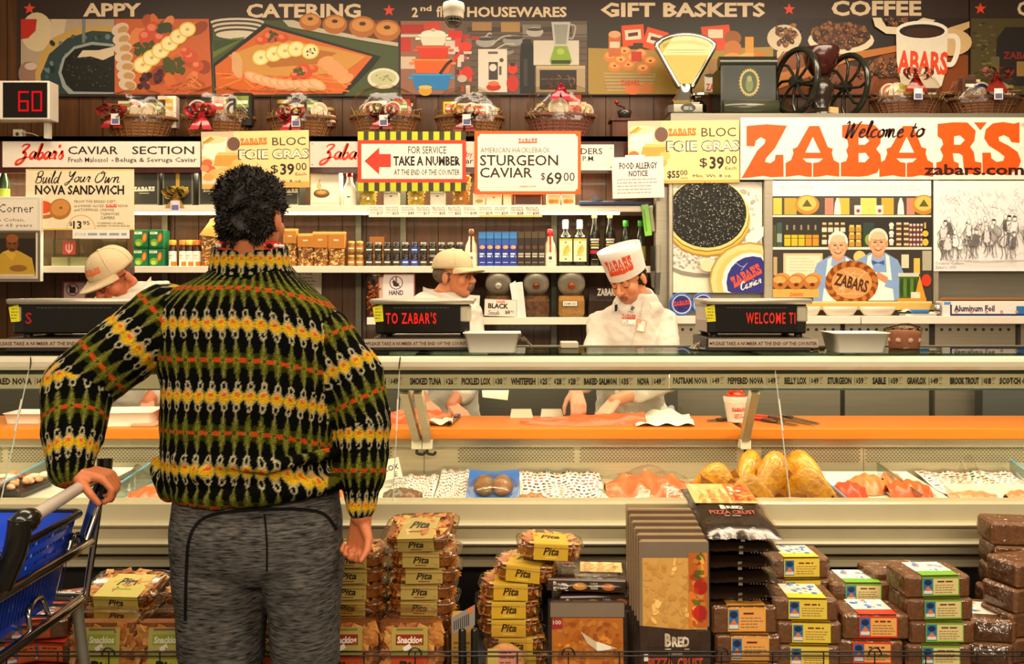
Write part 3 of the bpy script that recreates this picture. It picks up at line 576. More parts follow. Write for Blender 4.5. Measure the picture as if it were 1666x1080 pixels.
o = sign('nova_sandwich_sign', 'cream sign reading NOVA SANDWICH hanging from the ledge', 42, 275, 218, 374, s8, YO, '#ead8b4', 0)
def s9(p): p.text('AT OUR', 121, 379, 140, 383.5, '#8a8a90'); p.greek(143, 379, 206, 1, 5, 4, '#9a9aa2', 3)
sign('small_notice_strip', 'narrow white strip with small print below the NOVA SANDWICH sign', 118, 373, 210, 388, s9, YO-.004, '#ebe4d8', 0)
# ---------------------------------------------------------------- steel cabinet on the right with its posters
YC = 5.22
m = M('steel', '#8f8a7a'); m.box((X(1089), YC+.03, Z(520)), (3.6, YW-.002, 2.49)); m.build('trim_cabinet_back', kind='structure')
m = M('steel', '#b3aa96')
m.box((X(1241, YC), YC-.03, Z(505, YC)), (X(1256, YC), YC+.03, Z(290, YC)), bev=.004); m.box((X(1515, YC), YC-.03, Z(512, YC)), (X(1524, YC), YC+.03, Z(290, YC)), bev=.004)
m.box((X(1089, YC), YC-.002, Z(512, YC)), (X(1094, YC), YC+.03, Z(290, YC))); m.build('trim_cabinet_mullions', kind='structure')
def c1(p):
    p.clip = (1095, 296, 1240, 476)
    p.rect(1095, 296, 1240, 476, '#d5cdbd'); p.el(1180, 350, 80, 76, '#e6e0d2'); p.rect(1095, 440, 1240, 476, '#e5dcbe')
    h = random.Random(5)
    for i in range(130):
        p.el(1095+h.random()*140, 296+h.random()*140, 2+h.random()*4, 1+h.random()*3, h.choice(['#f3f0e8', '#bdb5a6', '#e9e4da', '#a9a294']), h.random()*180, 6)
    p.el(1150, 425, 70, 26, '#8b8678'); p.el(1150, 420, 70, 25, '#dcd4c4')
    for i in range(120): p.el(1096+h.random()*85, 402+h.random()*34, 1+h.random()*3, 1+h.random()*2, h.choice(['#f1ece0', '#b5ac9a', '#cbc3b3', '#9b917e']), h.random()*180, 6)
    p.el(1150, 358, 70, 60, '#a87f2a'); p.el(1150, 355, 70, 60, '#d6b04c'); p.el(1150, 351, 69, 59, '#8c6820'); p.el(1150, 349, 68, 59, '#e0c878'); p.el(1150, 347, 64, 56, '#16150f', 0, 36)
    for i in range(620):
        a = h.random()*6.283; r = h.random()**.5
        p.el(1150+62*r*math.cos(a), 347+54*r*math.sin(a), .9+h.random()*.5, .8+h.random()*.4, h.choice(['#57564c', '#7c7a6c', '#a29f8e', '#3a3931', '#6b695d']), 0, 6)
    p.flat([(1218, 398), (1240, 368), (1240, 384), (1222, 402)], '#efe9dd'); p.el(1150, 432, 12, 10, '#e8cda0')
    p.el(1218, 456, 66, 62, '#a88a44'); p.el(1218, 457, 63, 60, '#dcc684'); p.el(1218, 458, 55, 52, '#d2b868'); p.el(1221, 459, 48, 48, '#ece6dc'); p.el(1223, 460, 43, 43, '#2b2a78')
    p.stroke([(1196, 428), (1206, 434), (1214, 428)], 1.2, '#8d94b8'); p.stroke([(1204, 440), (1212, 430)], 1.2, '#8d94b8')
    p.zabars(1186, 439, 1238, 458, '#e8502a', '#2b2a78', -27); p.script('Caviar', 1202, 454, 1236, 466, '#e9e4da', 1.5, .3, -22)
sign('caviar_poster', 'poster of a black caviar tin with a blue lid', 1095, 296, 1240, 476, c1, YC-.004, '#d5cdbd', 0, 'poster')
def c2(p):
    p.clip = (1257, 294, 1515, 504); h = random.Random(8)
    p.rect(1257, 294, 1515, 504, '#3d3a36'); p.rect(1257, 294, 1515, 319, '#ece8e2')
    for t, a, b in [('SECTION', 1266, 1322)]: p.text(t, a, 301, b, 308, '#b9b2aa'); p.greek(1368, 302, 1510, 2, 5, 2, '#cfc8c0', 5)
    p.rect(1257, 320, 1515, 351, '#4b463f')
    def jar(x, y0, y1, wd, c, cap=None, lab=None):
        p.rect(x, y0+3, x+wd, y1, c)
        if cap: p.rect(x+wd*.1, y0, x+wd*.9, y0+3.5, cap)
        if lab: p.rect(x, y0+(y1-y0)*.45, x+wd, y1-(y1-y0)*.15, lab)
    for x, wd, c in [(1258, 14, '#c9b94c'), (1276, 20, '#b39a3c'), (1342, 14, '#d4806c'), (1364, 18, '#ccae46'), (1400, 26, '#d6ca66'), (1434, 20, '#c7a33e'), (1475, 13, '#d4806c')]: p.rect(x, 322, x+wd, 349, c)
    for x in (1358, 1461):
        p.flat([(x+3, 322), (x+6, 322), (x+9, 332), (x+10, 349), (x-1, 349), (x, 332)], '#ece6d6')
    for cx in (1313, 1503): p.el(cx, 333, 20, 16, '#b8842f'); p.el(cx, 331, 15, 12, '#d8b45c'); p.flat([(cx-8, 336), (cx, 324), (cx+8, 336)], '#5b5a24')
    for x in (1390, 1425): p.rect(x, 334, x+12, 349, '#e6ddd0'); p.el(x+6, 343, 3, 3, '#b8322a')
    p.rect(1257, 350, 1515, 353, '#ded4c0'); p.rect(1257, 353, 1515, 404, '#2f2c29')
    for k in range(5):
        x = 1276+k*11.5; p.rect(x+3, 366, x+6, 376, '#8d8268'); p.rect(x, 374, x+10, 402, '#34301a'); p.rect(x, 382, x+10, 400, '#d8b024' if k < 3 else '#c58a24'); p.rect(x, 387, x+10, 388, '#7a5a14')
    p.rect(1264, 362, 1272, 402, '#3c5248'); p.rect(1264, 380, 1272, 394, '#8fa08a'); p.rect(1258, 366, 1263, 402, '#4b4a2c')
    for k in range(4):
        for j in range(2): jar(1337+k*10, 362+j*20, 380+j*20, 8, '#4a3a20', '#cdb77a', '#d6cbb4')
    for k in range(2):
        for j in range(3): jar(1381+k*11, 366+j*12, 377+j*12, 9, '#b98a30', '#d8c06c')
    p.rect(1404, 362, 1422, 402, '#32423a'); p.el(1413, 390, 6, 9, '#8aa02e')
    for j in range(3): p.el(1450, 366+13*j, 4, 4, '#e2dccb'); p.rect(1447, 366+13*j, 1453, 373+13*j, '#d8d0bd')
    for k in range(2):
        for j in range(5): jar(1457+k*12, 362+j*8.4, 369.6+j*8.4, 10, '#5a3a24', '#cfbf96')
    for k in range(4):
        for j in range(5): jar(1479+k*5.8, 364+j*8, 371+j*8, 4.8, '#7a3a34', '#d6c6bc')
    p.rect(1503, 362, 1506, 374, '#caa24c'); p.rect(1500, 372, 1510, 402, '#241f18'); p.el(1505, 380, 5, 5, '#d8b03a'); p.el(1505, 394, 5, 6, '#d8b03a')
    p.rect(1257, 402, 1515, 406, '#e2d8c6'); p.rect(1257, 406, 1515, 492, '#3b332c')
    p.rect(1274, 412, 1338, 452, '#c3b98e'); p.rect(1278, 416, 1334, 450, '#ded4b4'); p.greek(1284, 420, 1328, 5, 5, 1, '#b8ac8e', 2)
    p.rect(1258, 418, 1264, 448, '#b39a6a'); p.rect(1466, 414, 1478, 436, '#d9c9a8'); p.rect(1486, 420, 1496, 446, '#d4b450'); p.rect(1500, 408, 1515, 440, '#a8a48c'); p.el(1398, 418, 10, 10, '#dcbc6a')
    # two bakers printed on the poster
    def man(cx, cy, hair):
        p.flat([(cx-13, cy+18), (cx-34, cy+30), (cx-42, cy+52), (cx-40, cy+96), (cx+40, cy+96), (cx+42, cy+52), (cx+32, cy+30), (cx+12, cy+18)], '#7f9cc8')
        p.flat([(cx-17, cy+24), (cx-10, cy+20), (cx-8, cy+50), (cx+14, cy+50), (cx+12, cy+20), (cx+18, cy+24), (cx+26, cy+96), (cx-26, cy+96)], '#e6e0d4')
        p.flat([(cx-9, cy+12), (cx+9, cy+12), (cx+10, cy+26), (cx, cy+34), (cx-10, cy+26)], '#c98a62'); p.flat([(cx-10, cy+22), (cx, cy+28), (cx+10, cy+22), (cx+12, cy+34), (cx, cy+40), (cx-12, cy+34)], '#8aa4cc')
        p.el(cx, cy-5, 16, 17, hair); p.el(cx, cy+3, 14, 19, '#d59c74'); p.el(cx, cy+6, 11, 13, '#dba880'); p.el(cx, cy-9, 12, 7, '#e0b48e')
        for sx in (-5, 5): p.el(cx+sx, cy+1, 3, 1.2, '#5b3a28'); p.stroke([(cx+sx-4, cy-2), (cx+sx, cy-3), (cx+sx+4, cy-2)], 1.2, '#a8846a', 2); p.el(cx+sx*1.4, cy+9, 3.5, 3, '#d68f6c')
        p.flat([(cx-1, cy), (cx+3, cy+8), (cx-3, cy+8)], '#c08460'); p.stroke([(cx-6, cy+12), (cx, cy+15), (cx+6, cy+12)], 2, '#9c4c3c', 3)
        for sx in (-14, 14): p.el(cx+sx, cy+4, 2.4, 5, '#c58a64')
    man(1363, 398, '#e4ddd0'); man(1428, 393, '#dcd0bc'); p.stroke([(1422, 391), (1434, 391)], .8, '#6b5a44', 0)
    p.flat([(1418, 423), (1428, 427), (1438, 423), (1438, 431), (1428, 428), (1418, 431)], '#3a5a96')
    p.stroke([(1330, 440), (1350, 470), (1372, 482)], 12, '#7f9cc8', 3); p.stroke([(1462, 440), (1458, 462), (1440, 460)], 13, '#7f9cc8', 3); p.stroke([(1442, 456), (1425, 446)], 10, '#c8855c', 2)
    p.rect(1257, 470, 1332, 484, '#c79e4c'); p.text('ZABARS', 1284, 476, 1306, 482, '#c8502a', .03)
    for k in range(3):
        cx = 1268+k*26; p.el(cx+4, 452, 13, 8, '#c98a44'); p.el(cx, 459, 14, 12, '#b06a28'); p.el(cx, 455, 10, 6, '#d69c58'); p.el(cx+1, 463, 4, 3, '#5a2c0c')
    p.el(1385, 460, 43, 36, '#8a4a14', 0, 30)
    for k in range(30): a = k*PI/15; p.el(1385+38*math.cos(a), 460+31*math.sin(a), 7, 4.5, '#b06a24' if k % 2 else '#7c3c0e', math.degrees(a)+60, 8)
    p.el(1385, 460, 33, 26, '#c48c50', 0, 26)
    for i in range(30): p.stroke([(1358+h.random()*50, 440+h.random()*40), (1368+h.random()*46, 438+h.random()*40)], 1, h.choice(['#d8ac74', '#b07a3c', '#dcb888']), 0)
    p.text('ZABARS', 1357, 450, 1412, 470, '#4a240a', .03, 0, 1, 14)
    p.rect(1462, 448, 1492, 486, '#42601e')
    for k in range(5): p.el(1466+k*5.5, 468, 3, 16, ('#2c4412', '#557a2a')[k % 2])
    p.rect(1460, 444, 1494, 450, '#c3c9b4'); p.flat([(1495, 448), (1506, 488), (1486, 488)], '#d8902a'); p.el(1506, 456, 8, 10, '#c23a1e'); p.rect(1481, 475, 1496, 486, '#e3d3b4'); p.rect(1459, 485, 1506, 492, '#c78c34')
    p.rect(1257, 490, 1515, 504, '#c9a558'); p.rect(1257, 490, 1515, 493, '#dcbf78')
sign('bakers_poster', 'poster of two white-haired bakers with a huge round loaf', 1257, 294, 1515, 504, c2, YC-.034, '#e0d8cc', 0, 'poster')
def c3(p):
    p.clip = (1519, 294, 1690, 441); h = random.Random(12); p.rect(1519, 294, 1690, 441, '#e9e5e2')
    for i in range(150):
        x, y = 1530+h.random()*150, 305+h.random()*70; p.stroke([(x, y), (x+h.uniform(-7, 7), y+h.uniform(2, 9)), (x+h.uniform(-4, 8), y+h.uniform(4, 14))], .5, h.choice(['#b9b4b2', '#cfcac6', '#a09a98']), 2)
    for i in range(34):
        x = 1532+h.random()*145; b = 398+h.random()*26; tp = b-40-h.random()*10; wd = 4+h.random()*4; cl = h.choice(['#efecea', '#e9e5e2', '#e2dedb', '#d5d0cd', '#a8a3a0', '#6b6664']); ln = h.uniform(-5, 5); K = h.choice(['#3a3636', '#5a5654', '#7b7674'])
        p.flat([(x-wd*.7+ln, tp+8), (x+wd*.7+ln, tp+8), (x+wd, tp+24), (x+wd*.4, tp+27), (x-wd*.9, tp+25)], cl); q_ = [(x-wd*.7+ln, tp+8), (x-wd*1.1, tp+18), (x-wd*.9, tp+26)]; p.stroke(q_, .7, K, 2); p.stroke([(x+wd*.7+ln, tp+8), (x+wd*1.2, tp+17), (x+wd, tp+26)], .7, K, 2)
        p.stroke([(x-wd*.6, tp+25), (x-wd*.5+h.uniform(-3, 2), b-8), (x-wd*.9, b)], .9, K, 2); p.stroke([(x+wd*.5, tp+25), (x+wd*.4+h.uniform(-2, 4), b-8), (x+wd, b)], .9, K, 2); p.stroke([(x-wd*.7+ln, tp+10), (x-wd*1.8, tp+h.uniform(14, 22)), (x-wd*.6, tp+h.uniform(16, 28))], .8, K, 2)
        p.el(x+ln, tp+3, 3.1, 4, '#efe9e4', 0, 9); p.stroke([(x+ln-3, tp+3), (x+ln-2, tp-1), (x+ln+2, tp-1), (x+ln+3, tp+4), (x+ln, tp+7), (x+ln-3, tp+3)], .6, K, 2)
        if i % 3 == 0: p.flat([(x+ln-4, tp+1), (x+ln-2, tp-3), (x+ln+3, tp-2), (x+ln+3.5, tp+1)], K)
    for i in range(60):
        x, y = 1530+h.random()*150, 360+h.random()*55; p.stroke([(x, y), (x+h.uniform(-5, 6), y+h.uniform(2, 8)), (x+h.uniform(-6, 9), y+h.uniform(3, 12))], .6, h.choice(['#4a4645', '#8c8785', '#6c6766']), 2)
    for i in range(8): p.stroke([(1530+h.random()*40, 420+h.random()*6), (1600, 424+h.random()*4), (1640+h.random()*40, 420+h.random()*6)], .5, '#b0aaa6', 2)
    p.clip = None; p.text('Counter Culture', 1517+3, 426, 1566, 430.5, '#4a4440'); p.text("Zabar's, 1971", 1520, 433, 1553, 437.5, '#4a4440')
sign('cartoon_poster', 'black and white line drawing poster of a crowd', 1519, 294, 1690, 441, c3, YC-.034, '#e9e5e2', 0, 'poster')
def c4(p):
    p.zabars(1206.3, 198.3, 1661, 290, '#f0500c', '#efdfd0')
    for t, a, b in [('®', 1662, 1668)]: p.text(t, a, 200, b, 207, '#e0602a')
    p.script('Welcome', 1377, 198, 1470, 223, '#2b1712', 3.0, .3); p.script('to', 1483, 200, 1506, 222, '#2b1712', 3.0, .3); p.text('zabars.com', 1503, 267, 1666, 285, '#33150c', .03)
sign('store_sign', 'large white sign reading Welcome to ZABARS in orange slab letters', 1205, 191, 1700, 292, c4, YC-.036, '#ecdcca', 0, 'sign', th=.012)
# white shelf under the posters and what stands on it
for a, b, lb in [(1089, 1396, 'white ledge under the caviar poster with blue tins'), (1397.5, 1740, 'white ledge carrying the aluminum foil box')]:
    m = M('gloss', '#ded2c0'); m.box((X(a, 5.1), 5.06, Z(527, 5.06)), (X(b, 5.1), YC+.03, Z(514, 5.06)), bev=.003); m.build('steel_ledge', None, lb, 'shelf')
ZL = Z(514, 5.06)
m = M('steel', '#9c917c')
for a, b in [(1089, 1369), (1377, 1514), (1524, 1655), (1664, 1760)]:
    m.box((X(a, 5.1), 5.12, .2), (X(b, 5.1), 5.15, ZL-.04))
    k = a+8
    while k < b-6: m.lathe([(.009, 5.1185), (.009, 5.121)], (X(k, 5.12), 0, Z(536, 5.12)), 10, '#15120e', 'paint', 'y'); k += 13.6
m.box((X(1089), 5.15, .1), (3.6, 5.3, ZL-.04), '#2a261f', 'paint'); m.build('trim_cabinet_panels', kind='structure')
def tin(px, lb):
    t = thing('caviar_tin', (X(px, 5.13), 5.13, ZL), lb, 'tin'); r = .066
    m = M('gloss', '#2a4f9e'); m.lathe([(r*.95, -.02), (r, -.016), (r, .012), (r*.97, .016)], (0, 0, r), 28, None, None, 'y'); m.build('tin_body', t)
    p = Pic((0, -.0205, r), (1, 0, 0), (0, 0, -1), 'print'); p.el(0, 0, r*.93, r*.93, '#3d6ab8', 0, 28); p.el(0, 0, r*.82, r*.82, '#c9c6cc', 0, 28); p.el(0, 0, r*.74, r*.74, '#27266c', 0, 28); p.zabars(-.046, -.02, .046, .008, '#c8382a', '#27266c', -6); p.greek(-.02, .018, .02, 2, .009, .003, '#0f0f1c', 2); p.build('lid_print', t)
    return t
tin(1108, 'blue caviar tin standing nearest the steel post'); tin(1143, 'blue caviar tin standing beside the right-hand weighing scale')
def plates(px, y, w_, lb, n=4):
    t = thing('plate_stack', (X(px, 5.14), 5.14, ZL), lb, 'tray')
    m = M('gloss', '#d8cdb8'); r = w_*5.14/F/2
    for k in range(n): m.lathe([(r*.6, k*.009), (r*.75, k*.009+.002), (r, k*.009+.014), (r, k*.009+.017), (r*.7, k*.009+.006)], seg=24, sy=.4)
    m.build('trays', t); return t
for px, w_, lb in [(1312, 44, 'short pile of pale foam trays behind the right scale'), (1366, 56, 'pile of pale foam trays under the round loaf picture'), (1427, 58, 'pile of pale foam trays left of the blue packet')]:
    r = w_*5.14/F/2; m = M('gloss', '#d8cdb8')
    m.lathe([(r*.6, 0), (r*.75, .002), (r, .036), (r, .05), (r*.95, .052), (r*.7, .045)], seg=24, sy=.4); m.x = Matrix.Identity(4)
    o = m.build('foam_trays', None, lb, 'tray', origin=(0, 0, 0)); o.location = (X(px, 5.12), 5.115, ZL)
m = M('gloss', '#dcd6cc'); m.grid(lambda u, v: (u*.19-.095, v*.1-.05, .012+.012*math.sin(u*9)*math.sin(v*5)+.02*math.exp(-((u-.1)/.12)**2)), 16, 6); m.box((-.085, -.04, 0), (.09, .045, .012), '#d8d2c6'); m.box((-.06, -.045, .012), (.05, -.0, .035), '#2a6aa8', bev=.008)
o = m.build('plastic_bag_packet', None, 'crumpled blue and white packet left of the aluminum foil box', 'packet', origin=(0, 0, 0)); o.location = (X(1493, 5.13), 5.13, ZL)
t = thing('foil_box', (X(1602, 5.12), 5.12, ZL), 'long white box lettered Aluminum Foil on the right ledge', 'box')
h_ = 26*5.08/F; l_ = 148*5.08/F
m = M('paper', '#e2d6cc'); m.box((-l_/2, -.04, 0), (l_/2, .05, h_-.008), bev=.003); m.prism([(-l_/2+.02, .05, h_-.008), (l_/2, .05, h_-.008), (l_/2, .02, h_+.012), (-l_/2+.02, .02, h_+.012)], (0, -.01, 0), '#a8794c'); m.build('carton', t)
p = Pic((0, -.0405, 0), (1, 0, 0), (0, 0, -1)); u = 5.08/F
p.rect(-l_/2, -h_+.008, -l_/2+.05, -.0, '#d9d0c8'); p.rect(-l_/2+.006, -h_+.012, -l_/2+.044, -h_*.7, '#3f8fc8'); p.rect(-l_/2+.04, -h_*.7, -l_/2+.05, 0, '#272a5c'); p.rect(-l_/2+.05, -.012, l_/2, 0, '#25295e'); p.text('Aluminum Foil', -l_/2+.062, -h_+.03, -l_/2+.062+66*u, -h_+.066, '#23264f', .03); p.rect(l_/2-.1, -.055, l_/2, -.012, '#2a6aa8')
for k in range(6): p.el(-l_/2+.075+k*.085, -.024, .009, .008, '#b98a78', 0, 10)
p.build('front_print', t)
m = M('chrome', '#a8a498'); m.lathe([(.02, -.02), (.034, -.018), (.036, .01)], (-l_/2-.02, .0, .038), 14, None, None, 'x'); m.build('foil_end', t)
# back counter behind the staff
m = M('steel', '#6f695c'); m.box((-4, 5.0, 1.0), (X(1089), YW-.002, 1.03)); m.box((-4, 5.03, .1), (X(1089), 5.06, 1.0)); m.build('trim_back_counter', kind='structure')
# ---------------------------------------------------------------- wrapped gift baskets on the ledge
def bow(m, c, s, col, seed=1, dark=.6):
    h = random.Random(seed); c = Vector(c)
    for k in range(6):
        a = [20, 160, 50, 130, -15, 195][k]+h.uniform(-10, 10); L = s*(1.0 if k < 2 else .75); d = Vector((math.cos(R(a)), -.25-.2*h.random(), math.sin(R(a))*.75)).normalized(); n = Vector((-d.z, 0, d.x)).normalized(); wv = Vector((.15, 1, .25))*s*.34
        def f(u, v): t = u*2*PI; return c+d*L*(.5-.5*math.cos(t))+n*L*.34*math.sin(t)+wv*(v-.5)*2*(1-.6*math.cos(t/2)**2)
        m.grid(f, 14, 3, col)
    m.ell(c, (s*.16, s*.14, s*.16), col, seg=10, rings=6)
    for sx in (-.45, .35):
        m.grid(lambda u, v: c+Vector((sx*s*u*1.1+(v-.5)*s*.42*(.5+u), -.18*s+.08*s*math.sin(u*5), -s*1.1*u)), 8, 2, col)
def hamper(name, loc, wd, ht, label, seed, bcol, bpos, bs, wick='#9a6530', tagpos=None, tall=1.0):
    bs *= .66; t = thing(name, loc, label, 'gift basket', 'gift baskets on the ledge'); h = random.Random(seed); hw = wd/2; bh = ht*.42
    m = M('wicker', wick)
    for k in range(7):
        z = bh*k/7; r = hw*(.72+.28*k/7); m.lathe([(r, z), (r+.008, z+bh/14), (r, z+bh/7)], seg=28, sy=.55, caps=(1 if k == 0 else 0, 0))
    for k in range(28): a = k*2*PI/28; m.tube([(hw*.72*math.cos(a), hw*.72*.55*math.sin(a), 0), (hw*1.01*math.cos(a), hw*1.01*.55*math.sin(a), bh)], .006, 5)
    m.tube([(hw*1.02*math.cos(k*2*PI/28), hw*.56*math.sin(k*2*PI/28), bh) for k in range(28)], .012, 6, closed=True); m.build('basket', t)
    kinds = ['box', 'jar', 'tin', 'box', 'box', 'jar', 'tin']; h.shuffle(kinds); x = -hw*.78
    for kd in kinds:
        bw = wd*(.19+.07*h.random()); hh = ht*(.40+.24*h.random())*tall; cl = h.choice(['#d9cdb6', '#e6dccb', '#c7b08a', '#b8402a', '#2b2623', '#d9822e', '#e4d6ba', '#5a3020', '#d6c83a']); y = h.uniform(-.04, .05); cx = x+bw/2
        if kd == 'box':
            m = M('paper', cl); m.box((cx-bw/2, y-.03, bh*.6), (cx+bw/2, y+.03, bh*.6+hh), bev=.003); p2 = h.choice(['#c8482a', '#3b2a22', '#d8b04a', '#7a8a3a'])
            m.box((cx-bw*.35, y-.0312, bh*.6+hh*.55), (cx+bw*.35, y-.03, bh*.6+hh*.9), p2); m.box((cx-bw*.3, y-.0316, bh*.6+hh*.66), (cx+bw*.3, y-.03, bh*.6+hh*.76), '#e6dcc8'); m.build('box', t)
        elif kd == 'jar':
            m = M('gloss', h.choice(['#5a2a12', '#8a4a1a', '#2c1a12', '#c08a3a'])); r = bw*.45; m.lathe([(r, bh*.6), (r, bh*.6+hh*.6), (r*.75, bh*.6+hh*.72)], (cx, y, 0), 16); m.lathe([(r*1.01, bh*.6+hh*.2), (r*1.01, bh*.6+hh*.5)], (cx, y, 0), 16, '#e0d4b8', 'paper', caps=(0, 0)); jr = m.build('jar', t); m = M('gloss', '#b8a04a'); m.lathe([(r*.8, bh*.6+hh*.72), (r*.8, bh*.6+hh*.84)], (cx, y, 0), 16); m.build('lid', jr)
        else:
            m = M('gloss', '#d6cfc2'); r = bw*.6; m.lathe([(r, -.012), (r, .012)], (cx, y-.02, bh+r*.8), 20, None, None, 'y'); m.lathe([(r*.82, -.0125), (r*.82, -.01)], (cx, y-.02, bh+r*.8), 20, h.choice(['#a83a2c', '#2a3a6a', '#c9b48a', '#c46a4a']), None, 'y'); m.lathe([(r*.5, -.013), (r*.5, -.01)], (cx, y-.02, bh+r*.8), 16, '#ddd2bc', None, 'y'); m.build('tin', t)
        x += bw*.5
    if seed % 2: m = M('wicker', '#c9a862')
    else: m = M('wicker', '#a88a58')
    for k in range(60): a = h.uniform(-.95, .95)*hw; b = h.uniform(-.1, .06); m.tube([(a*.9, b, bh*.85), (a*.95+h.uniform(-.03, .03), b-.02, bh+h.uniform(0, .05)), (a+h.uniform(-.05, .05), b-.03, bh+h.uniform(-.02, .04))], .002, 4)
    m.build('straw', t)
    def wrap(u, v):
        a = u*2*PI; z = bh*.75+(ht-bh*.75)*v; k = (1-.35*v**2.5)*(1.04+.05*math.sin(a*7+seed)*math.sin(v*8+seed)); k *= 1-.65*max(0, v-.85)/.15
        return (hw*k*math.cos(a), hw*.6*k*math.sin(a), z+.012*math.sin(a*5+seed)*v)
    m = M('film', '#f6f2ea'); m.grid(wrap, 36, 12); m.build('cellophane_wrap', t)
    m = M('gloss', bcol); bow(m, (bpos[0]*hw, -hw*.62, bpos[1]*ht), bs, bcol, seed); m.build('bow', t)
    if tagpos:
        m = M('paper', '#d8cfc6'); a, b = tagpos[0]*hw, tagpos[1]*ht; m.box((a-.025, -hw*.75, b-.035), (a+.025, -hw*.75+.003, b+.03)); m.box((a-.02, -hw*.75-.001, b-.03), (a+.02, -hw*.75, b-.0), '#5a5a80'); m.build('gift_tag', t)
    return t
YG = 5.47; ZG = Z(230)+.031; k_ = YG/F
for cx, wd, ht, lb, sd, bc, bp, bs, tg in [
    (227, 116, 82, 'gift basket with a dark red bow beside the red number display', 11, '#8c1414', (-.45, .48), .13, (-.35, .34)),
    (356, 114, 86, 'gift basket with a bright red satin bow over the left foie gras sign', 5, '#c8303a', (-.25, .45), .14, None),
    (491, 108, 84, 'gift basket with a red bow and an orange boxed treat', 22, '#a8222a', (-.15, .42), .13, (.0, .3)),
    (627, 110, 88, 'gift basket with a drooping maroon bow over the TAKE A NUMBER stripes', 31, '#7d1512', (.0, .45), .14, (.05, .3)),
    (764, 108, 86, 'gift basket with a maroon bow between the arrow sign and the sturgeon sign', 8, '#6f1414', (-.1, .42), .14, (-.05, .32)),
    (911, 108, 92, 'gift basket with a magenta bow on top over the sturgeon sign', 47, '#b81f38', (.0, .92), .13, None)]:
    hamper('gift_basket', (X(cx, YG), YG, ZG), wd*k_, ht*k_, lb, sd, bc, bp, bs, '#96602c' if sd != 47 else '#7a4030', tg)
YR = 5.45; ZR = 2.491; k_ = YR/F
for cx, lb, sd in [(1474, 'lidded wicker gift basket with a rust red bow under the mug picture', 14), (1601, 'lidded wicker gift basket with a red bow last along the cabinet top', 26)]:
    hamper('gift_basket', (X(cx, YR), YR, ZR), 112*k_, 74*k_, lb, sd, '#7e1a12', (.0, .86), .14, '#6b3e1c', (.02, .45))
# ---------------------------------------------------------------- antiques beside them
t = thing('fan_scale', (X(1115, YR), YR, ZR), 'antique chrome fan-shaped weighing scale with glass dial on the cabinet top', 'scale'); u = YR/F
m = M('chrome', '#d6d0c2'); m.box((-31*u, -.09, 0), (31*u, .09, 28*u), bev=.03); m.lathe([(24*u, 28*u), (18*u, 36*u), (12*u, 44*u), (11*u, 56*u)], seg=20, sy=.7); m.tube([(12*u, -.02, 36*u), (24*u, -.03, 36*u)], .012, 8); m.lathe([(18*u, 35*u), (18*u, 38*u)], (22*u, -.03, 0), 18); m.build('base', t)
p = Pic((0, -.0905, 0), (u, 0, 0), (0, 0, -u), 'gloss'); p.el(0, -14, 12, 7, '#2a2c2a'); p.greek(-7, -16, 7, 2, 3, 1.5, '#b8b4a0', 2); p.rect(-10, -5, 10, -1, '#b98a5a'); p.build('name_plate', t)
A0 = [(-11, 54)]+[(-48, 118)]+[(96*math.sin(R(a)), 40+96*math.cos(R(a))) for a in range(-27, 28, 6)]+[(48, 118), (11, 54)]
A0 = [(-11, 54), (-46, 116), (-47, 122), (-38, 129), (-26, 134), (-13, 137), (0, 138), (13, 137), (26, 134), (38, 129), (47, 122), (46, 116), (11, 54)]
fan = lambda s_, y: [(a*u*s_, y, (b-90)*u*s_+90*u) for a, b in A0]
m = M('print', '#dcd2a2'); m.prism(fan(.92, -.02), (0, .03, 0)); 
p = Pic((0, -.0205, 0), (u, 0, 0), (0, 0, -u)); p.rect(-30, -108, 30, -107, '#8d8a5a'); p.rect(-32, -112, 32, -111, '#6a6a44')
for k in range(25): p.stroke([(-36+3*k, -128+((k-12)/12)**2*7), (-36+3*k, -122+((k-12)/12)**2*7)], .6, '#5b5a3c', 0)
p.x = Matrix.Identity(4); p.build('dial_print', t); m.build('dial', t)
m = M('chrome', '#d8d4c8'); m.tube(fan(1.0, -.0), .018, 8, closed=True); m.build('dial_frame', t)
m = M('pane', '#f4f2e2'); m.prism(fan(.96, -.035), (0, .004, 0)); m.build('dial_glass', t)
t = thing('antique_cash_box', (X(1212, YR), YR, ZR), 'dark green antique cash register with an oval gold emblem', 'cash register')
m = M('gloss', '#171a10'); m.box((-45*u, -.1, 0), (45*u, .14, 84*u), bev=.01); m.lathe([(.04, -46*u), (.04, 46*u)], (0, -.05, 88*u), 16, '#23271a', None, 'x'); m.build('cabinet', t)
m = M('gloss', '#3b3c2c'); m.lathe([(.03, -44*u), (.05, -43*u), (.05, 43*u), (.03, 44*u)], (0, -.12, 12*u), 18, None, None, 'x'); m.build('roller', t)
p = Pic((0, -.1008, 0), (u, 0, 0), (0, 0, -u), 'gloss'); p.rect(-38, -80, 38, -28, '#13180e')
p.flat([((17 if k % 2 else 15)*math.cos(k*PI/24), -54+(23 if k % 2 else 20.5)*math.sin(k*PI/24)) for k in range(48)], '#9a8a48'); p.el(0, -54, 12.5, 18, '#2d3a1e'); p.el(0, -50, 6, 11, '#5b6432'); p.el(0, -60, 4, 5, '#7a7a48'); p.build('emblem', t)
t = thing('coffee_grinder', (X(1329, YR), YR, ZR), 'antique two-wheeled iron coffee grinder with a red hopper', 'coffee grinder', rz=R(22))
t.location.y = 5.38
m = M('gloss', '#3a1410'); m.lathe([(.02, 64*u), (.05, 68*u), (.09, 84*u), (.11, 108*u), (.105, 110*u), (.08, 100*u)], seg=22); m.build('hopper', t)
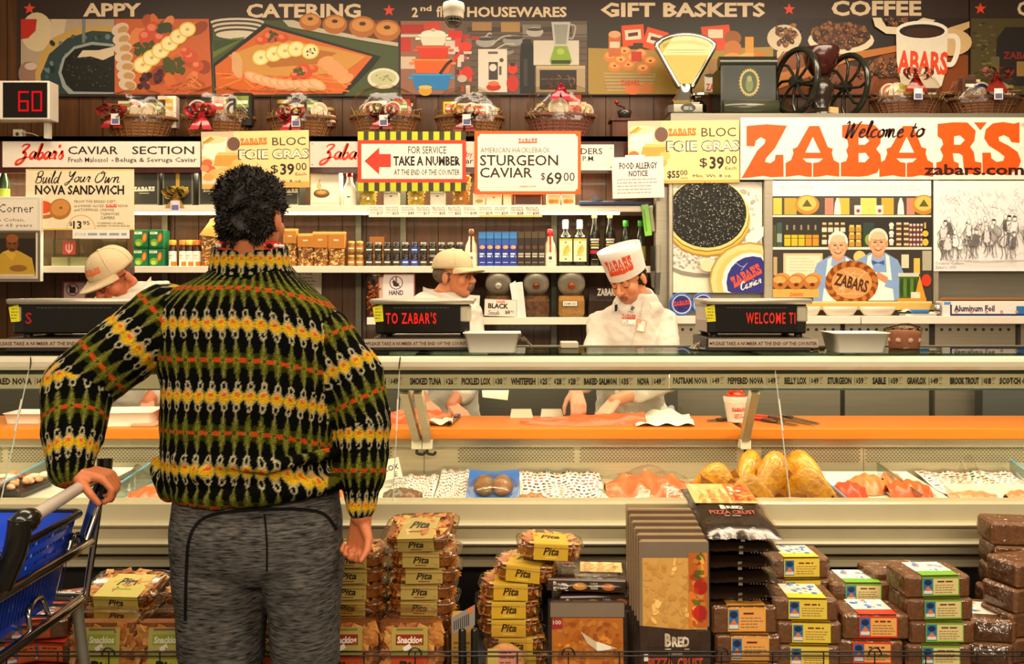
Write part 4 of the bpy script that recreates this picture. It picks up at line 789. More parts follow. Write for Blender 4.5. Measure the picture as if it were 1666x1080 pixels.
m = M('gloss', '#241a12'); m.lathe([(.1, 0), (.1, .02), (.06, .04), (.05, 14*u), (.07, 30*u), (.075, 46*u), (.055, 58*u), (.03, 66*u)], seg=20); m.tube([(-.2, 0, 52*u), (.2, 0, 52*u)], .016, 8); m.build('body', t)
m = M('paper', '#c7a06a'); m.box((-.03, -.115, .005), (.03, -.1, .04)); m.build('card', t)
for sx in (-1, 1):
    c = Vector((sx*.185, 0, 53*u)); m = M('gloss', '#1e2018'); rr = 50*u
    m.tube([c+Vector((0, rr*math.cos(k*PI/18), rr*math.sin(k*PI/18))) for k in range(36)], .018, 8, closed=True); m.lathe([(.03, -.03), (.03, .03)], c, 12, None, None, 'x')
    for k in range(8):
        a = k*PI/4; m.tube([c+Vector((0, rr*f*math.cos(a+o_), rr*f*math.sin(a+o_))) for f, o_ in ((.05, 0), (.35, .28), (.7, .2), (1, 0))], .009, 6)
    m.build('flywheel', t)
t = thing('wooden_coffee_mill', (X(1016, YG), YG, ZG), 'small wooden coffee mill with a crank left of the yellow foie gras sign', 'coffee mill'); u = YG/F
m = M('wall_wood', '#5a2c14'); m.box((-22*u, -.06, 0), (18*u, .06, 30*u), bev=.004); m.box((-25*u, -.07, 30*u), (21*u, .07, 34*u)); m.build('box', t)
m = M('gloss', '#2a221a'); m.lathe([(.02, 34*u), (.035, 37*u), (.045, 48*u), (.04, 49*u)], seg=16); m.build('cup', t)
m = M('gloss', '#3b2a1c'); m.tube([(0, 0, 48*u), (0, 0, 54*u), (-.05, -.02, 58*u)], .006, 6); m.ell((-.05, -.02, 62*u), .014, '#8a2416'); m.build('crank', t)
# red number display
t = thing('number_display', (X(40, 5.2), 5.26, ZG-.02), 'white framed display showing 60 in red digits', 'display'); u = 5.2/F
m = M('paint', '#cfc4b2'); m.box((24*u, -.01, 0), (33*u, .02, 32*u)); m.build('stand', t)
m = M('gloss', '#d8cdbc'); z0 = (230-206)*u+.01; m.box((-60*u, -.08, z0), (43*u, .03, z0+63*u), bev=.004); m.build('housing', t)
p = Pic((0, -.081, z0), (u, 0, 0), (0, 0, -u), 'gloss'); p.rect(-32, -60, 40, -3, '#120a08')
def seg7(d, x, y, w_, h_, th, col):
    S7 = {'6': 'acdefg', '0': 'abcdef'}[d]; q = {'a': (x, y, x+w_, y+th), 'g': (x, y+h_/2-th/2, x+w_, y+h_/2+th/2), 'd': (x, y+h_-th, x+w_, y+h_), 'f': (x, y, x+th, y+h_/2), 'b': (x+w_-th, y, x+w_, y+h_/2), 'e': (x, y+h_/2, x+th, y+h_), 'c': (x+w_-th, y+h_/2, x+w_, y+h_)}
    for c in S7: p.rect(*q[c], col, 'led')
seg7('6', -7, -46, 17, 33, 3, '#a80c10'); seg7('0', 15, -46, 17, 33, 3, '#a80c10'); p.build('screen', t)
t = thing('power_outlet', P(28, 218, 5.7), 'small white wall outlet with cord below the number display', 'outlet')
m = M('gloss', '#cbbba2'); m.box((-.03, .0, -.03), (.03, .049, .03), bev=.004); m.lathe([(.012, -.001), (.012, .004)], (0, 0, 0), 10, '#4a3a2c', None, 'y'); m.build('plate', t)
m = M('paint', '#c3b090'); m.tube(catmull([(.03, .0, .01), (.1, .0, .0), (.16, .0, -.03), (.2, .02, -.05)]), .004, 6); m.build('cord', t)
# ---------------------------------------------------------------- goods on the wall shelves
YI = 5.39; u = YI/F; Z1, Z2, Z3 = Z(YS1), Z(YS2), Z(YS3)
XI = lambda px: (px-CX)*YI/F
def fpic(y, mt='print'): return Pic((0, y, 0), (u, 0, 0), (0, 0, -u), mt, .0001)
def gift(x0, x1, y0, lb, rib):
    wd, h = x1-x0, YS1-y0; t = thing('gift_box', (XI((x0+x1)/2), YI, Z1), lb, 'box', 'dark gift boxes on the upper shelf')
    m = M('paper', '#45443a'); m.box((-wd/2*u, -.06, 0), (wd/2*u, .1, h*u), bev=.002); m.build('carton', t)
    p = fpic(-.0602); p.rect(-wd/2+2, -h+3, wd/2-2, -2, '#3c3c33')
    for k in range(18): p.rect(-wd/2+2+k*(wd-4)/18, -3.6, -wd/2+2+(k+.6)*(wd-4)/18, -1.2, '#cfc6ac')
    for s_ in (-1, 1): p.rect(s_*(wd/2-2.4)-.8, -h+3, s_*(wd/2-2.4)+.8, -3, '#8a8468')
    p.zabars(-17, -h*.56, 17, -h*.42, '#e9e2cc' if not rib else '#d6c43a', '#3c3c33'); p.rect(-8, -h*.38, 8, -h*.36, '#cfc6ac'); p.build('front_print', t)
    if rib:
        m = M('gloss', '#b8963a'); m.box((-3*u, -.064, 0), (3*u, -.0606, h*u+.003)); bow(m, (0, -.08, h*u*.35), .075, '#a8863a', 3); m.build('ribbon', t)
        m = M('paper', '#d8cfd6'); m.box((-8*u, -.1, 4*u-.05), (7*u, -.098, 22*u-.05), bev=.002); m.box((-6*u, -.101, 7*u-.05), (5*u, -.1, 15*u-.05), '#6a6a9a'); m.build('gift_tag', t)
    return t
gift(217, 266, 278, 'dark gift box lettered ZABARS in white beside the NOVA SANDWICH sign', 0); gift(270, 321, 279, 'dark gift box tied with a gold ribbon and tag', 1)
gift(328, 378, 280, 'dark gift box half hidden behind the shopper\'s hair and the foie gras sign', 0); gift(452, 491, 284, 'dark gift box right of the shopper\'s head under the foie gras sign', 0)
t = thing('picture_gift_box', (XI(531), YI, Z1), 'cream gift box with a spoon picture left of the white bottle', 'box')
m = M('paper', '#efe4c6'); m.box((-23*u, -.05, 0), (23*u, .08, 57*u), bev=.002); m.build('carton', t)
p = fpic(-.0502); p.rect(-21, -55, 21, -7, '#f2e8cf'); p.el(-5, -21, 13, 7, '#6a4420'); p.el(-5, -23, 12, 5, '#8a5f2a'); p.el(-5, -23, 8, 3, '#c79a4c'); p.stroke([(-6, -24), (-9, -38), (-7, -44)], 1.6, '#c8a860'); p.el(-9, -33, 4, 5, '#d6bb7c'); p.rect(-22, -6, 22, -4, '#d8c8a0'); p.build('front_print', t)
def bottle(name, px, z, prof, lb, cat, parts, grp=None, YB_=YI):
    t = thing(name, ((px-CX)*YB_/F, YB_, z), lb, cat, grp); m = M('gloss', parts['col']); m.lathe([(a*u, b*u) for a, b in prof], seg=20); m.build('glass', t)
    if 'cap' in parts:
        c, pr = parts['cap']; m = M('gloss', c); m.lathe([(a*u, b*u) for a, b in pr], seg=16); m.build('cap', t)
    if 'lab' in parts:
        c, r, a, b, ds = parts['lab']; m = M('paper', c); m.lathe([(r*u, a*u), (r*u, b*u)], seg=24, caps=(0, 0))
        for (d, e, f_, g_, cc) in ds:
            n = 6; m.add([((r+.15)*u*math.sin(d+(e-d)*i/n), -(r+.15)*u*math.cos(d+(e-d)*i/n), q*u) for q in (f_, g_) for i in range(n+1)], [(i, i+1, n+2+i, n+1+i) for i in range(n)], cc)
        m.build('label', t)
    return t
bottle('milk_bottle', 569, Z1, [(11, 0), (11.5, 1), (11.5, 26), (9, 34), (5, 42), (4.5, 50)], 'white bottle with a red cap on the upper shelf', 'bottle', {'col': '#eee9da', 'cap': ('#b8202a', [(4.8, 49), (5.2, 50), (5.2, 55), (4.6, 56)]), 'lab': ('#eee9da', 11.6, 10, 22, [(-.2, .2, 15, 17, '#55504a')])})
bottle('green_bottle', 6, Z1, [(9, 0), (9, 40), (4, 55), (4, 70)], 'dark green bottle at the end of the upper shelf by the nova sign', 'bottle', {'col': '#2a3a18', 'lab': ('#8a9a3a', 9.1, 8, 30, [])})
first = None
for px, lb, cl in [(599, 'flared jar of yellow popcorn next to the white red-capped bottle', '#cdb83e'), (677, 'flared jar of yellow popcorn between two white cartons', '#d0bb42'), (750, 'flared jar of amber kernels between the two middle signs', '#a8792c')]:
    t = thing('popcorn_jar', (XI(px), YI, Z1), lb, 'jar', 'flared jars on the upper shelf'); h = random.Random(px)
    m = M('clear', '#f4f0dc'); m.lathe([(14*u, 0), (15*u, 1*u), (13*u, 12*u), (15*u, 30*u), (18*u, 50*u), (18.5*u, 55*u)], seg=20, caps=(1, 0)); m.build('glass', t)
    m = M('food', cl); m.lathe([(12.5*u, 1*u), (11.8*u, 12*u), (13.6*u, 30*u), (16.5*u, 50*u)], seg=16)
    for k in range(90):
        a, z = h.random()*2*PI, h.random()*48; r = 11.6+max(0, z-12)*.12; m.ell((r*u*math.cos(a), r*u*math.sin(a), z*u), (2.2*u, 2.2*u, 1.8*u), h.choice([cl, '#e2d27c', '#b89a2c', '#e9dfa4']), seg=6, rings=4)
    m.build('popcorn', t)
def carton(name, x0, x1, h, z, col, lb, deco=None, grp=None, dep=.06, cat='box', YB_=YI):
    wd = x1-x0; t = thing(name, (((x0+x1)/2-CX)*YB_/F, YB_, z), lb, cat, grp); m = M('paper', col); m.box((-wd/2*u, -.04, 0), (wd/2*u, dep, h*u), bev=.0015); m.build('carton', t)
    if deco: p = fpic(-.0402); deco(p, wd, h); p.build('front_print', t)
    return t
wc = lambda p, w_, h: (p.rect(-w_/2+1, -h+1, w_/2-1, -1, '#efe8d8'), p.el(0, -h+7, 2.2, 1, '#3b3630', n=8))
carton('white_carton', 626, 649, 24, Z1, '#ece4d2', 'plain white carton between the first two popcorn jars', wc, 'white cartons on the upper shelf'); carton('white_carton', 701, 724, 24, Z1, '#ece4d2', 'plain white carton between the last two popcorn jars', wc, 'white cartons on the upper shelf')
carton('white_carton', 770, 790, 22, Z1, '#e6e0cc', 'white carton with a green print under the sturgeon sign', lambda p, w_, h: (p.rect(-8, -16, 8, -3, '#ded6b8'), p.el(0, -9, 6, 3, '#8a9a5a')), 'white cartons on the upper shelf')
carton('white_carton', 791, 816, 22, Z1, '#efe9da', 'wide blank white carton under the sturgeon sign', wc, 'white cartons on the upper shelf')
carton('white_carton', 819, 832, 21, Z1, '#ece4d2', 'narrow white carton left of the brown tin', None, 'white cartons on the upper shelf')
def dk(p, w_, h):
    p.rect(-w_/2+1, -h+1, w_/2-1, -1, '#3a2c20'); 
    for k in range(16): p.rect(-w_/2+2+k*(w_-4)/16, -4, -w_/2+2+(k+.6)*(w_-4)/16, -2, '#d8ccae')
    p.rect(-w_/2+2, -h+2, -w_/2+3, -3, '#b8a884'); p.rect(w_/2-3, -h+2, w_/2-2, -3, '#b8a884')
carton('brown_gift_tin', 835, 883, 20, Z1, '#3a2c20', 'brown gift tin edged in dashes under the sturgeon sign', dk)
for a, lb in ((889, 'white box with an orange picture next to the brown tin'), (913, 'white box with an orange picture next to the blue tray')):
    carton('apricot_box', a, a+22, 20, Z1, '#e9dfca', lb, lambda p, w_, h: (p.rect(-9, -13, 9, -4, '#d9c8a0'), p.el(-3, -8.5, 5, 3.5, '#d9731c'), p.el(4, -8.5, 4.5, 3.3, '#e0872a')), 'orange pictured boxes')
t = thing('blue_tray', (XI(998), YI-.02, Z1), 'dark blue tray holding white paper on the upper shelf end', 'tray')
m = M('paint', '#26344f'); m.box((-58*u, -.09, 0), (57*u, .12, 8*u), bev=.008); m.build('tray', t)
m = M('paper', '#e6ded6'); m.grid(lambda a, b: ((-36+74*a)*u, -.08+.16*b, 8.3*u+(.035*math.exp(-((a-.0)/.12)**2)*(1-b*.3)+.004*math.sin(a*14))), 24, 6); m.build('paper', t)
# price strip on the upper shelf edge
def ps(p):
    for k, (a, b, c) in enumerate([('PORCINI', 'MUSHROOM', '17'), ('WHITE', 'TRUFFLE', '23'), ('WHOLE', 'WHITE', '40'), ('BLACK', 'TRUFFLE', '17'), ('BLACK', 'TRUFFLE', '25'), ('BLACK', 'TRUFFLE', '22'), ('', '', '109'), ('', '', '219'), ('', '', '219'), ('WHITE', 'TRUFFLE', '28'), ('BLACK', 'TRUFFLE', '30')]):
        x = 602+k*25.4; p.text(a, x, 336.5, x+20, 339.3, '#5b5248') if a else p.greek(x, 337.5, x+20, 2, 3, 1, '#8a8074', k)
        if b: p.text(b, x, 340.2, x+21, 343, '#5b5248')
        p.rect(x, 345.5, x+9, 346.2, '#8a8074'); p.text('$'+c, x+11, 344.5, x+21, 349.5, '#3a332c', .01)
    p.rect(780, 350, 882, 353, '#e6b964')
sign('price_strip', 'long paper price strip on the edge of the upper shelf', 600, 335, 882, 353, ps, YF-.012, '#e9e0cc', 0, 'price strip')
# middle shelf: tea boxes, spice bottles, mushroom bags
def gb(p, w_, h):
    p.rect(-w_/2+.5, -h+.5, w_/2-.5, -.5, '#11663a'); p.rect(-w_/2+1.5, -h+3, 2, -h+7, '#d9dfc4'); p.greek(-w_/2+2.5, -h+4.2, 1.2, 1, 2, 1.2, '#1a7a44', 2); p.el(-3, -9, 6.5, 6, '#6a9a2c'); p.el(-4, -7, 4, 3.5, '#a8bc4c'); p.el(6, -17, 4, 8, '#a85a20', 10); p.el(6, -17, 2.4, 5.6, '#d08a3c', 10); p.rect(-w_/2, -3, w_/2, -1, '#0c4c2a')
for i, (a, z, wd) in enumerate([(221, 0, 24), (246, 0, 24), (222, 30.5, 23), (247, 30.5, 23)]):
    carton('green_tea_box', a, a+wd, 29.5, Z2+z*u, '#12623a', ['green box with a leaf picture, below left in the block of four', 'green box with a leaf picture, beside the spice bottles at the bottom of its block', 'green box with a leaf picture, top of the block nearest the cap', 'green box with a leaf picture, top of the block nearest the spice bottles'][i], gb, 'green boxes in a block of four')
for px, cc, lb in [(281, '#d98a1c', 'white-labelled spice bottle nearest the green boxes'), (298, '#df7420', 'white-labelled spice bottle second from the green boxes'), (309, '#dba02c', 'white-labelled spice bottle third from the green boxes'), (321, '#d8601c', 'white-labelled spice bottle nearest the tied mushroom bag')]:
    bottle('spice_bottle', px, Z2, [(6, 0), (6.2, 1), (6.2, 30), (5, 34), (4.6, 36)], lb, 'bottle', {'col': '#3a1c10', 'cap': (cc, [(6, 36), (6, 43), (5.4, 44)]), 'lab': ('#e6ded0', 6.3, 0.5, 26, [(-.1, 1.4, 1, 9, '#dd6a1a'), (-.8, .4, 18, 19, '#7a7068'), (-.8, .5, 14, 14.8, '#8a8078')])}, 'spice bottles')
def mbag(px, wd, h, top, lb, tied=0):
    t = thing('mushroom_bag', (XI(px), YI, Z2), lb, 'bag', 'brown topped bags of dried mushrooms'); hh = random.Random(px)
    m = M('food', '#8a6a3a'); m.box((-wd*.46*u, -.025, 0), (wd*.46*u, .03, (h-top)*u), bev=.006)
    for k in range(70):
        x, z = hh.uniform(-.43, .43)*wd, hh.uniform(1, h-top); a = hh.random()*180; c = hh.choice(['#d9c294', '#b08a4c', '#6a4820', '#e6d8b4', '#3b2510', '#c8a25c'])
        m.ell((x*u, -.026-.004*hh.random(), z*u), (3.4*u, .003, 1.5*u), c, seg=7, rings=4, rot=(0, R(a), 0))
    m.build('mushrooms', t); m = M('clear', '#fff6e4'); m.box((-wd/2*u, -.034, 0), (wd/2*u, .036, (h-top+2)*u), bev=.006); m.build('bag', t)
    m = M('paper', '#b0722e')
    if tied: m.loft([[(-wd*.55*u, -.04, (h-top)*u), (wd*.55*u, -.04, (h-top-4)*u), (wd*.5*u, .03, (h-top)*u), (-wd*.5*u, .03, (h-top)*u)], [(-wd*.1*u, -.012, (h-6)*u), (wd*.2*u, -.012, (h-4)*u), (wd*.2*u, .01, (h-4)*u), (-wd*.1*u, .01, (h-6)*u)], [(wd*.0*u, -.008, h*u), (wd*.25*u, -.008, (h+2)*u), (wd*.25*u, .006, (h+2)*u), (0, .006, h*u)]], smooth=False)
    else:
        m.box((-wd*.5*u, -.038, (h-top)*u), (wd*.5*u, .02, (h-3)*u), bev=.002); m.box((-wd*.52*u, -.03, (h-3.5)*u), (wd*.52*u, .01, h*u), '#c58a44', bev=.002); m.box((-wd*.15*u, -.0385, (h-top*.55)*u), (wd*.15*u, -.038, (h-top*.45)*u), '#e0c69a')
    m.build('paper_header', t); return t
mbag(343, 27, 78, 26, 'mushroom bag with a folded cap-like top left of the shopper\'s head', 1)
mbag(474, 21, 62, 24, 'mushroom bag half behind the shopper\'s ear'); mbag(499, 26, 54, 22, 'mushroom bag second from the shopper, lower than its neighbours'); mbag(523, 24, 57, 26, 'mushroom bag third from the shopper'); mbag(549, 27, 57, 27, 'mushroom bag next to the gold-lidded jars')
def jarpro(col, lid, lab):
    t = thing('preserve_jar', (0, 0, 0), 'x', 'jar', 'small jars in two tiers'); m = M('gloss', col); m.lathe([(5.2*u, 0), (6.4*u, 1*u), (6.4*u, 14*u), (5*u, 17*u)], seg=14); m.build('glass', t)
    m = M('gloss', lid); m.lathe([(5.6*u, 16.4*u), (5.6*u, 19.6*u), (5.2*u, 20*u)], seg=14); m.build('lid', t)
    m = M('paper', lab); m.lathe([(6.5*u, 3*u), (6.5*u, 12*u)], seg=14, caps=(0, 0)); m.add([(6.6*u*math.sin(a), -6.6*u*math.cos(a), q*u) for q in (7, 9) for a in (-.7, -.2, .3, .8)], [(0, 1, 5, 4), (1, 2, 6, 5), (2, 3, 7, 6)], '#d8d0b8'); m.build('label', t)
    return t
P_dark, P_black, P_blue, P_gold = jarpro('#1c1512', '#2a2622', '#38322c'), jarpro('#141210', '#7a7468', '#2c2825'), jarpro('#161a30', '#23242a', '#2a3f90'), jarpro('#7a4a1c', '#b8923a', '#9a6a2a')
pal = {'d': (P_dark, 'dark preserve jar with a black lid in the double row between gold jars and cap'), 'k': (P_black, 'black preserve jar with a grey lid in the double row between gold jars and cap'), 'b': (P_blue, 'dark jar with a bright blue label in the double row'), 'g': (P_gold, 'amber jar with a gold lid beside the mushroom bags')}
used = set()
for r_, row in enumerate(['ggddddbbdkkkk', 'ggdkddkbkdkkk']):
    for k, c in enumerate(row):
        px = 572+k*13.6 if k < 2 else 601+(k-2)*14.7; loc = (XI(px), YI, Z2+(22.3*u if k < 2 else 20.2*u)*r_)
        pr, lb = pal[c]
        if c in used: dup(pr, loc, lb)
        else: used.add(c); pr.location = loc; pr['label'] = lb
carton('brown_card_box', 602, 627, 52, Z2, '#7a4a1c', 'brown cardboard box behind the dark jars', None, None, .05, 'box', 5.58)
def clay(px, neck, cap, lb, lb2):
    bottle('clay_bottle', px, Z2, [(10.6, 0), (11, 1), (11, 26), (9, 36), (5, 44), (4, 52)], lb, 'bottle', {'col': '#d8c49a', 'cap': (cap, [(4.3, 50), (4.8, 52), (4.8, 60), (3.5, 62)]), 'lab': ('#e2d2ae', 11.15, 4, 24, [(-.7, .7, 6, 22, '#e9dcc0'), (-.25, .25, 12, 17, lb2), (-.5, .5, 8, 9, '#7a5a3a')])})
    m = M('gloss', neck); m.box((XI(px)-1.6*u, YI-11.9*u, Z2+26*u), (XI(px)+1.6*u, YI-11.4*u, Z2+27*u)); m.add([(a*u, y*u, q*u) for a, y, q in ((-1.7, -11.6, 24), (1.7, -11.6, 24), (1.7, -9.6, 36), (-1.7, -9.6, 36), (1.7, -4.9, 52), (-1.7, -4.9, 52))], [(0, 1, 2, 3), (3, 2, 4, 5)]); m.v = m.v[8:]; m.f = [[i-8 for i in f] for f in m.f[6:]]; m.fm = m.fm[6:]; m.fc = m.fc[6:]; m.sm = m.sm[6:]
    m.build('neck_band', bpy.data.objects[[o.name for o in bpy.data.objects if o.name.startswith('clay_bottle')][-1]])
clay(767, '#4a2a14', '#5b3a20', 'cream bottle with a brown stripe down its neck left of the blue boxes', '#7a5a3a'); clay(895, '#b8202a', '#b01c24', 'cream bottle with a red cap and red stripe', '#5a3a2a')
def blu(p, w_, h): p.rect(-w_/2+.3, -h+1, w_/2-.3, -.5, '#1b2f86'); p.rect(-w_/2+.3, -h+1, w_/2-.3, -h+11, '#3d86c4'); p.rect(-w_/2+.3, -h+12, w_/2-.3, -h+22, '#2a58a8'); p.el(0, -h+25, 4.6, 3.2, '#d08a5c'); p.el(1, -h+24.5, 3, 2, '#e0a87c'); p.greek(-4.4, -22.5, 4.4, 2, 4, 2.6, '#cfd4e6', 7, False); p.rect(-4, -8, 4, -7, '#b8bfd8')
def brn(p, w_, h): p.rect(-w_/2+.3, -h+1, w_/2-.3, -.5, '#2a1f16'); p.rect(-w_/2+.3, -h+1, w_/2-.3, -h+10, '#54452c'); p.el(0, -h+25, 4, 3, '#5a3a24'); p.greek(-4.2, -22.5, 4.2, 2, 4, 2.6, '#b8ae9c', 9, False); p.rect(-4, -8, 4, -7, '#8a8070')
for k in range(5): carton('blue_carton', 779+k*12.5, 779+k*12.5+12, 57, Z2, '#1d3a90', 'tall blue carton, %s in the row after the cream bottle' % ['first', 'second', 'third', 'fourth', 'fifth'][k], blu, 'tall blue cartons')
for k in range(4): carton('brown_carton', 842+k*11.2, 842+k*11.2+10.8, 57, Z2, '#30241a', 'tall dark brown carton, %s in the row after the blue cartons' % ['first', 'second', 'third', 'fourth'][k], brn, 'tall brown cartons')
for px, lb in ((920, 'square olive oil bottle with a cream label next to the red-capped bottle'), (943, 'square olive oil bottle with a cream label next to the tall wine bottles')):
    t = thing('olive_oil_bottle', (XI(px), YI, Z2), lb, 'bottle', 'olive oil bottles'); m = M('gloss', '#1a1e0c'); m.box((-10.8*u, -.035, 0), (10.8*u, .045, 52*u), bev=.012); m.lathe([(9.5*u, 50*u), (8*u, 54*u), (4.4*u, 59*u), (4.2*u, 66*u)], seg=16); m.build('glass', t)
    m = M('gloss', '#ddd5c6'); m.lathe([(5*u, 62*u), (5*u, 75*u), (4.4*u, 77*u)], seg=16); m.build('cap', t)
    p = fpic(-.0352); p.rect(-10.4, -46, 10.4, -9, '#ded2a6'); p.rect(-10.4, -46, 10.4, -43, '#c9b23c'); p.el(1, -27, 5, 8, '#c3b452', 20); p.stroke([(-4, -20), (0, -28), (4, -36)], 1.4, '#a8982c'); p.el(0, -13, 1.5, 1.5, '#4a4634'); p.el(0, -40, 1.5, 1.2, '#5a5634'); p.greek(-6, -19, 6, 1, 2, .8, '#8a8052'); p.build('label', t)
for px, lb in ((967, 'tall dark wine bottle with a red-banded label left of the paper hat'), (992, 'tall dark wine bottle behind the paper hat')):
    t = bottle('wine_bottle', px, Z2, [(9, 0), (9.4, 1), (9.4, 52), (7, 62), (4.2, 70), (4, 84)], lb, 'bottle', {'col': '#121008', 'cap': ('#b8863c', [(4.4, 80), (4.6, 82), (4.6, 91), (4, 92)]), 'lab': ('#1d1914', 9.5, 20, 48, [(-.9, .9, 22, 27, '#a8242c'), (-.8, .8, 43, 46, '#c9bfa4'), (-.7, .7, 39, 41.5, '#c9bfa4'), (-.8, .8, 35, 37, '#b8ab3a'), (-.7, .7, 30, 33, '#c9bfa4'), (-.5, .5, 12, 13, '#8a8070')])}, 'wine bottles')
for px, lb in ((1018, 'dark bottle with a green cap behind the paper hat'), (1042, 'dark bottle with a green cap nearest the hanging utensils')):
    bottle('green_capped_bottle', px, Z2, [(8.6, 0), (9, 1), (9, 44), (6, 56), (4, 62), (4, 70)], lb, 'bottle', {'col': '#1c2210', 'cap': ('#3fa02a', [(4.6, 66), (5, 68), (5, 75), (4.6, 76)]), 'lab': ('#8a7a3a', 9.1, 10, 34, [])}, 'green capped bottles')
t = thing('green_tag_strip', (X(1055, 5.28), 5.275, Z(384, 5.28)), 'bright green plastic strip hanging from the upper shelf end', 'strip'); m = M('gloss', '#7fc23a'); m.x = Matrix.Rotation(R(-7), 4, 'Y'); v_ = 5.28/F
m.box((-6*v_, -.004, 0), (6*v_, .004, 52*v_), bev=.003); m.box((6*v_, .004, 6*v_), (12*v_, .02, 46*v_), '#9a8f70', bev=.004); m.box((-4*v_, -.0045, 8*v_), (-1*v_, -.004, 44*v_), '#5a9a2c'); m.build('strip', t)
for k, (px, a, b, c) in enumerate([(1062, 400, 470, '#1c1814'), (1071, 396, 480, '#9a9282')]):
    t = thing('hanging_knife', (X(px, 5.26), 5.262, Z(b, 5.27)), ['black-handled knife hanging on the steel post behind the paper hat', 'steel utensil hanging on the steel post beside the black-handled knife'][k], 'knife', 'utensils on the steel post'); v_ = 5.27/F
    m = M('gloss', c); m.box((-3.6*v_, -.006, (b-a)*.42*v_), (3.6*v_, .012, (b-a)*v_), bev=.005); m.build('handle', t)
    m = M('chrome', '#b8b2a4'); m.prism([(-4*v_, 0, (b-a)*.44*v_), (4*v_, 0, (b-a)*.44*v_), (2*v_, 0, 0), (-2*v_, 0, 4*v_)], (0, .004, 0)); m.build('blade', t)
# lowest shelf: slanted seed canisters
def canister(px, col, knob, lb, r=21):
    t = thing('seed_canister', (XI(px), YI, Z3), lb, 'canister', 'glass seed canisters with steel lids'); w_ = 22*u
    sec = lambda z, a, f: [(-w_*a, f, z), (-w_*a*.7, f-.012, z), (w_*a*.7, f-.012, z), (w_*a, f, z), (w_*a, .09, z), (-w_*a, .09, z)]
    m = M('clear', '#f2ecdc'); m.loft([sec(0, .85, -.05), sec(.02, 1, -.06), sec(.1, 1, -.06), sec(.17, .9, -.0), sec(.24, .75, .05)], smooth=False); m.build('glass', t)
    m = M('food', col); m.loft([sec(.004, .8, -.045), sec(.022, .94, -.053), sec(.1, .94, -.052), sec(.13, .9, -.02)], smooth=False); m.build('seeds', t)
    c = Vector((0, -.03, .2)); q = Matrix.Translation(c) @ Matrix.Rotation(R(28), 4, 'X')
    m = M('steel', '#b5ae9c'); m.x = q; m.lathe([(r*u, .02), (r*u, -.006), (r*u*.94, -.014), (r*u*.55, -.018)], seg=30, axis='y'); m.build('lid', t)
    m = M('gloss', knob); m.x = q; m.lathe([(.018, -.012), (.022, -.026), (.015, -.036)], seg=14, axis='y'); m.build('knob', t)
    return t
canister(752, '#4a3a24', '#b8b0a0', 'seed canister mostly hidden behind the man in glasses'); canister(811, '#2c241a', '#c9c2b0', 'seed canister above the BLACK seeds tag'); canister(872, '#1e1612', '#7a3a1c', 'dark seed canister between white paper bag and sesame canister'); canister(929, '#b08a4c', '#a8481c', 'seed canister of tan sesame with a red-brown knob', 22.5)
def bt(p): p.rect(789, 488, 840, 514, '#e6d9c6'); p.zabars(807, 489, 821, 492.5, RED, '#e6d9c6'); p.text('BLACK', 794, 493.5, 827, 502, '#241d18', .04); p.script('Seeds', 793, 505, 812, 512, '#5b5048', .7); p.text('$8', 822, 504.5, 830, 511, '#241d18', .02); p.text('95', 831, 504.5, 836, 508, '#241d18')
sign('seed_price_tag', 'white price tag reading BLACK with $8 price', 788, 487, 841, 514.5, bt, YF+.01, '#b8aa98', -2, 'price tag', None, .002)
def yt(p): p.text('Y', 771, 485, 775, 491, '#241d18', .03); p.text('$8', 773, 496, 778, 501, '#241d18', .02)
sign('seed_price_tag', 'white price tag showing only a Y behind the man in glasses', 758, 480, 780, 514.5, yt, YF+.01, '#e6d9c6', -3, 'price tag', None, .002)
def st(p): p.rect(916, 490, 939, 497.5, '#e9dfc8'); p.text('SESAME SEED', 917.5, 492, 937.5, 496, '#2a2520', .01)
sign('canister_label', 'small white label reading SESAME SEED', 915, 489.5, 940, 498, st, YF+.018, '#3a332c', 0, 'label', None, .002)
t = thing('paper_bag', (X(846, YF+.03), YF+.03, Z3), 'folded white paper bag standing between two seed canisters', 'bag'); m = M('paper', '#e0d8cc'); m.x = Matrix.Rotation(R(-6), 4, 'Y')
m.box((-10*u, -.015, 0), (10*u, .02, 57*u), bev=.002); m.prism([(-11*u, -.016, 55*u), (-1*u, -.02, 60*u), (2*u, -.016, 0), (-8*u, -.016, 0)], (0, .002, 0), '#eae3d8'); m.build('bag', t)
t = thing('coffee_bag', (XI(976), YI, Z3), 'dark bag lettered ZABARS behind the man in the paper hat', 'bag'); m = M('gloss', '#2a1c14'); m.loft([[(-20*u, -.03, 0), (20*u, -.03, 0), (20*u, .05, 0), (-20*u, .05, 0)], [(-19*u, -.04, .1), (19*u, -.04, .1), (19*u, .05, .1), (-19*u, .05, .1)], [(-18*u, .0, 50*u), (18*u, .0, 50*u), (18*u, .01, 50*u), (-18*u, .01, 50*u)]], smooth=False); m.build('bag', t)
p = Pic((0, -.042, .1), (u, 0, 0), (0, .25*u, -u)); p.text('ZABARS', -6, -20, 26, -8, '#c9bfae', .04); p.build('front_print', t)
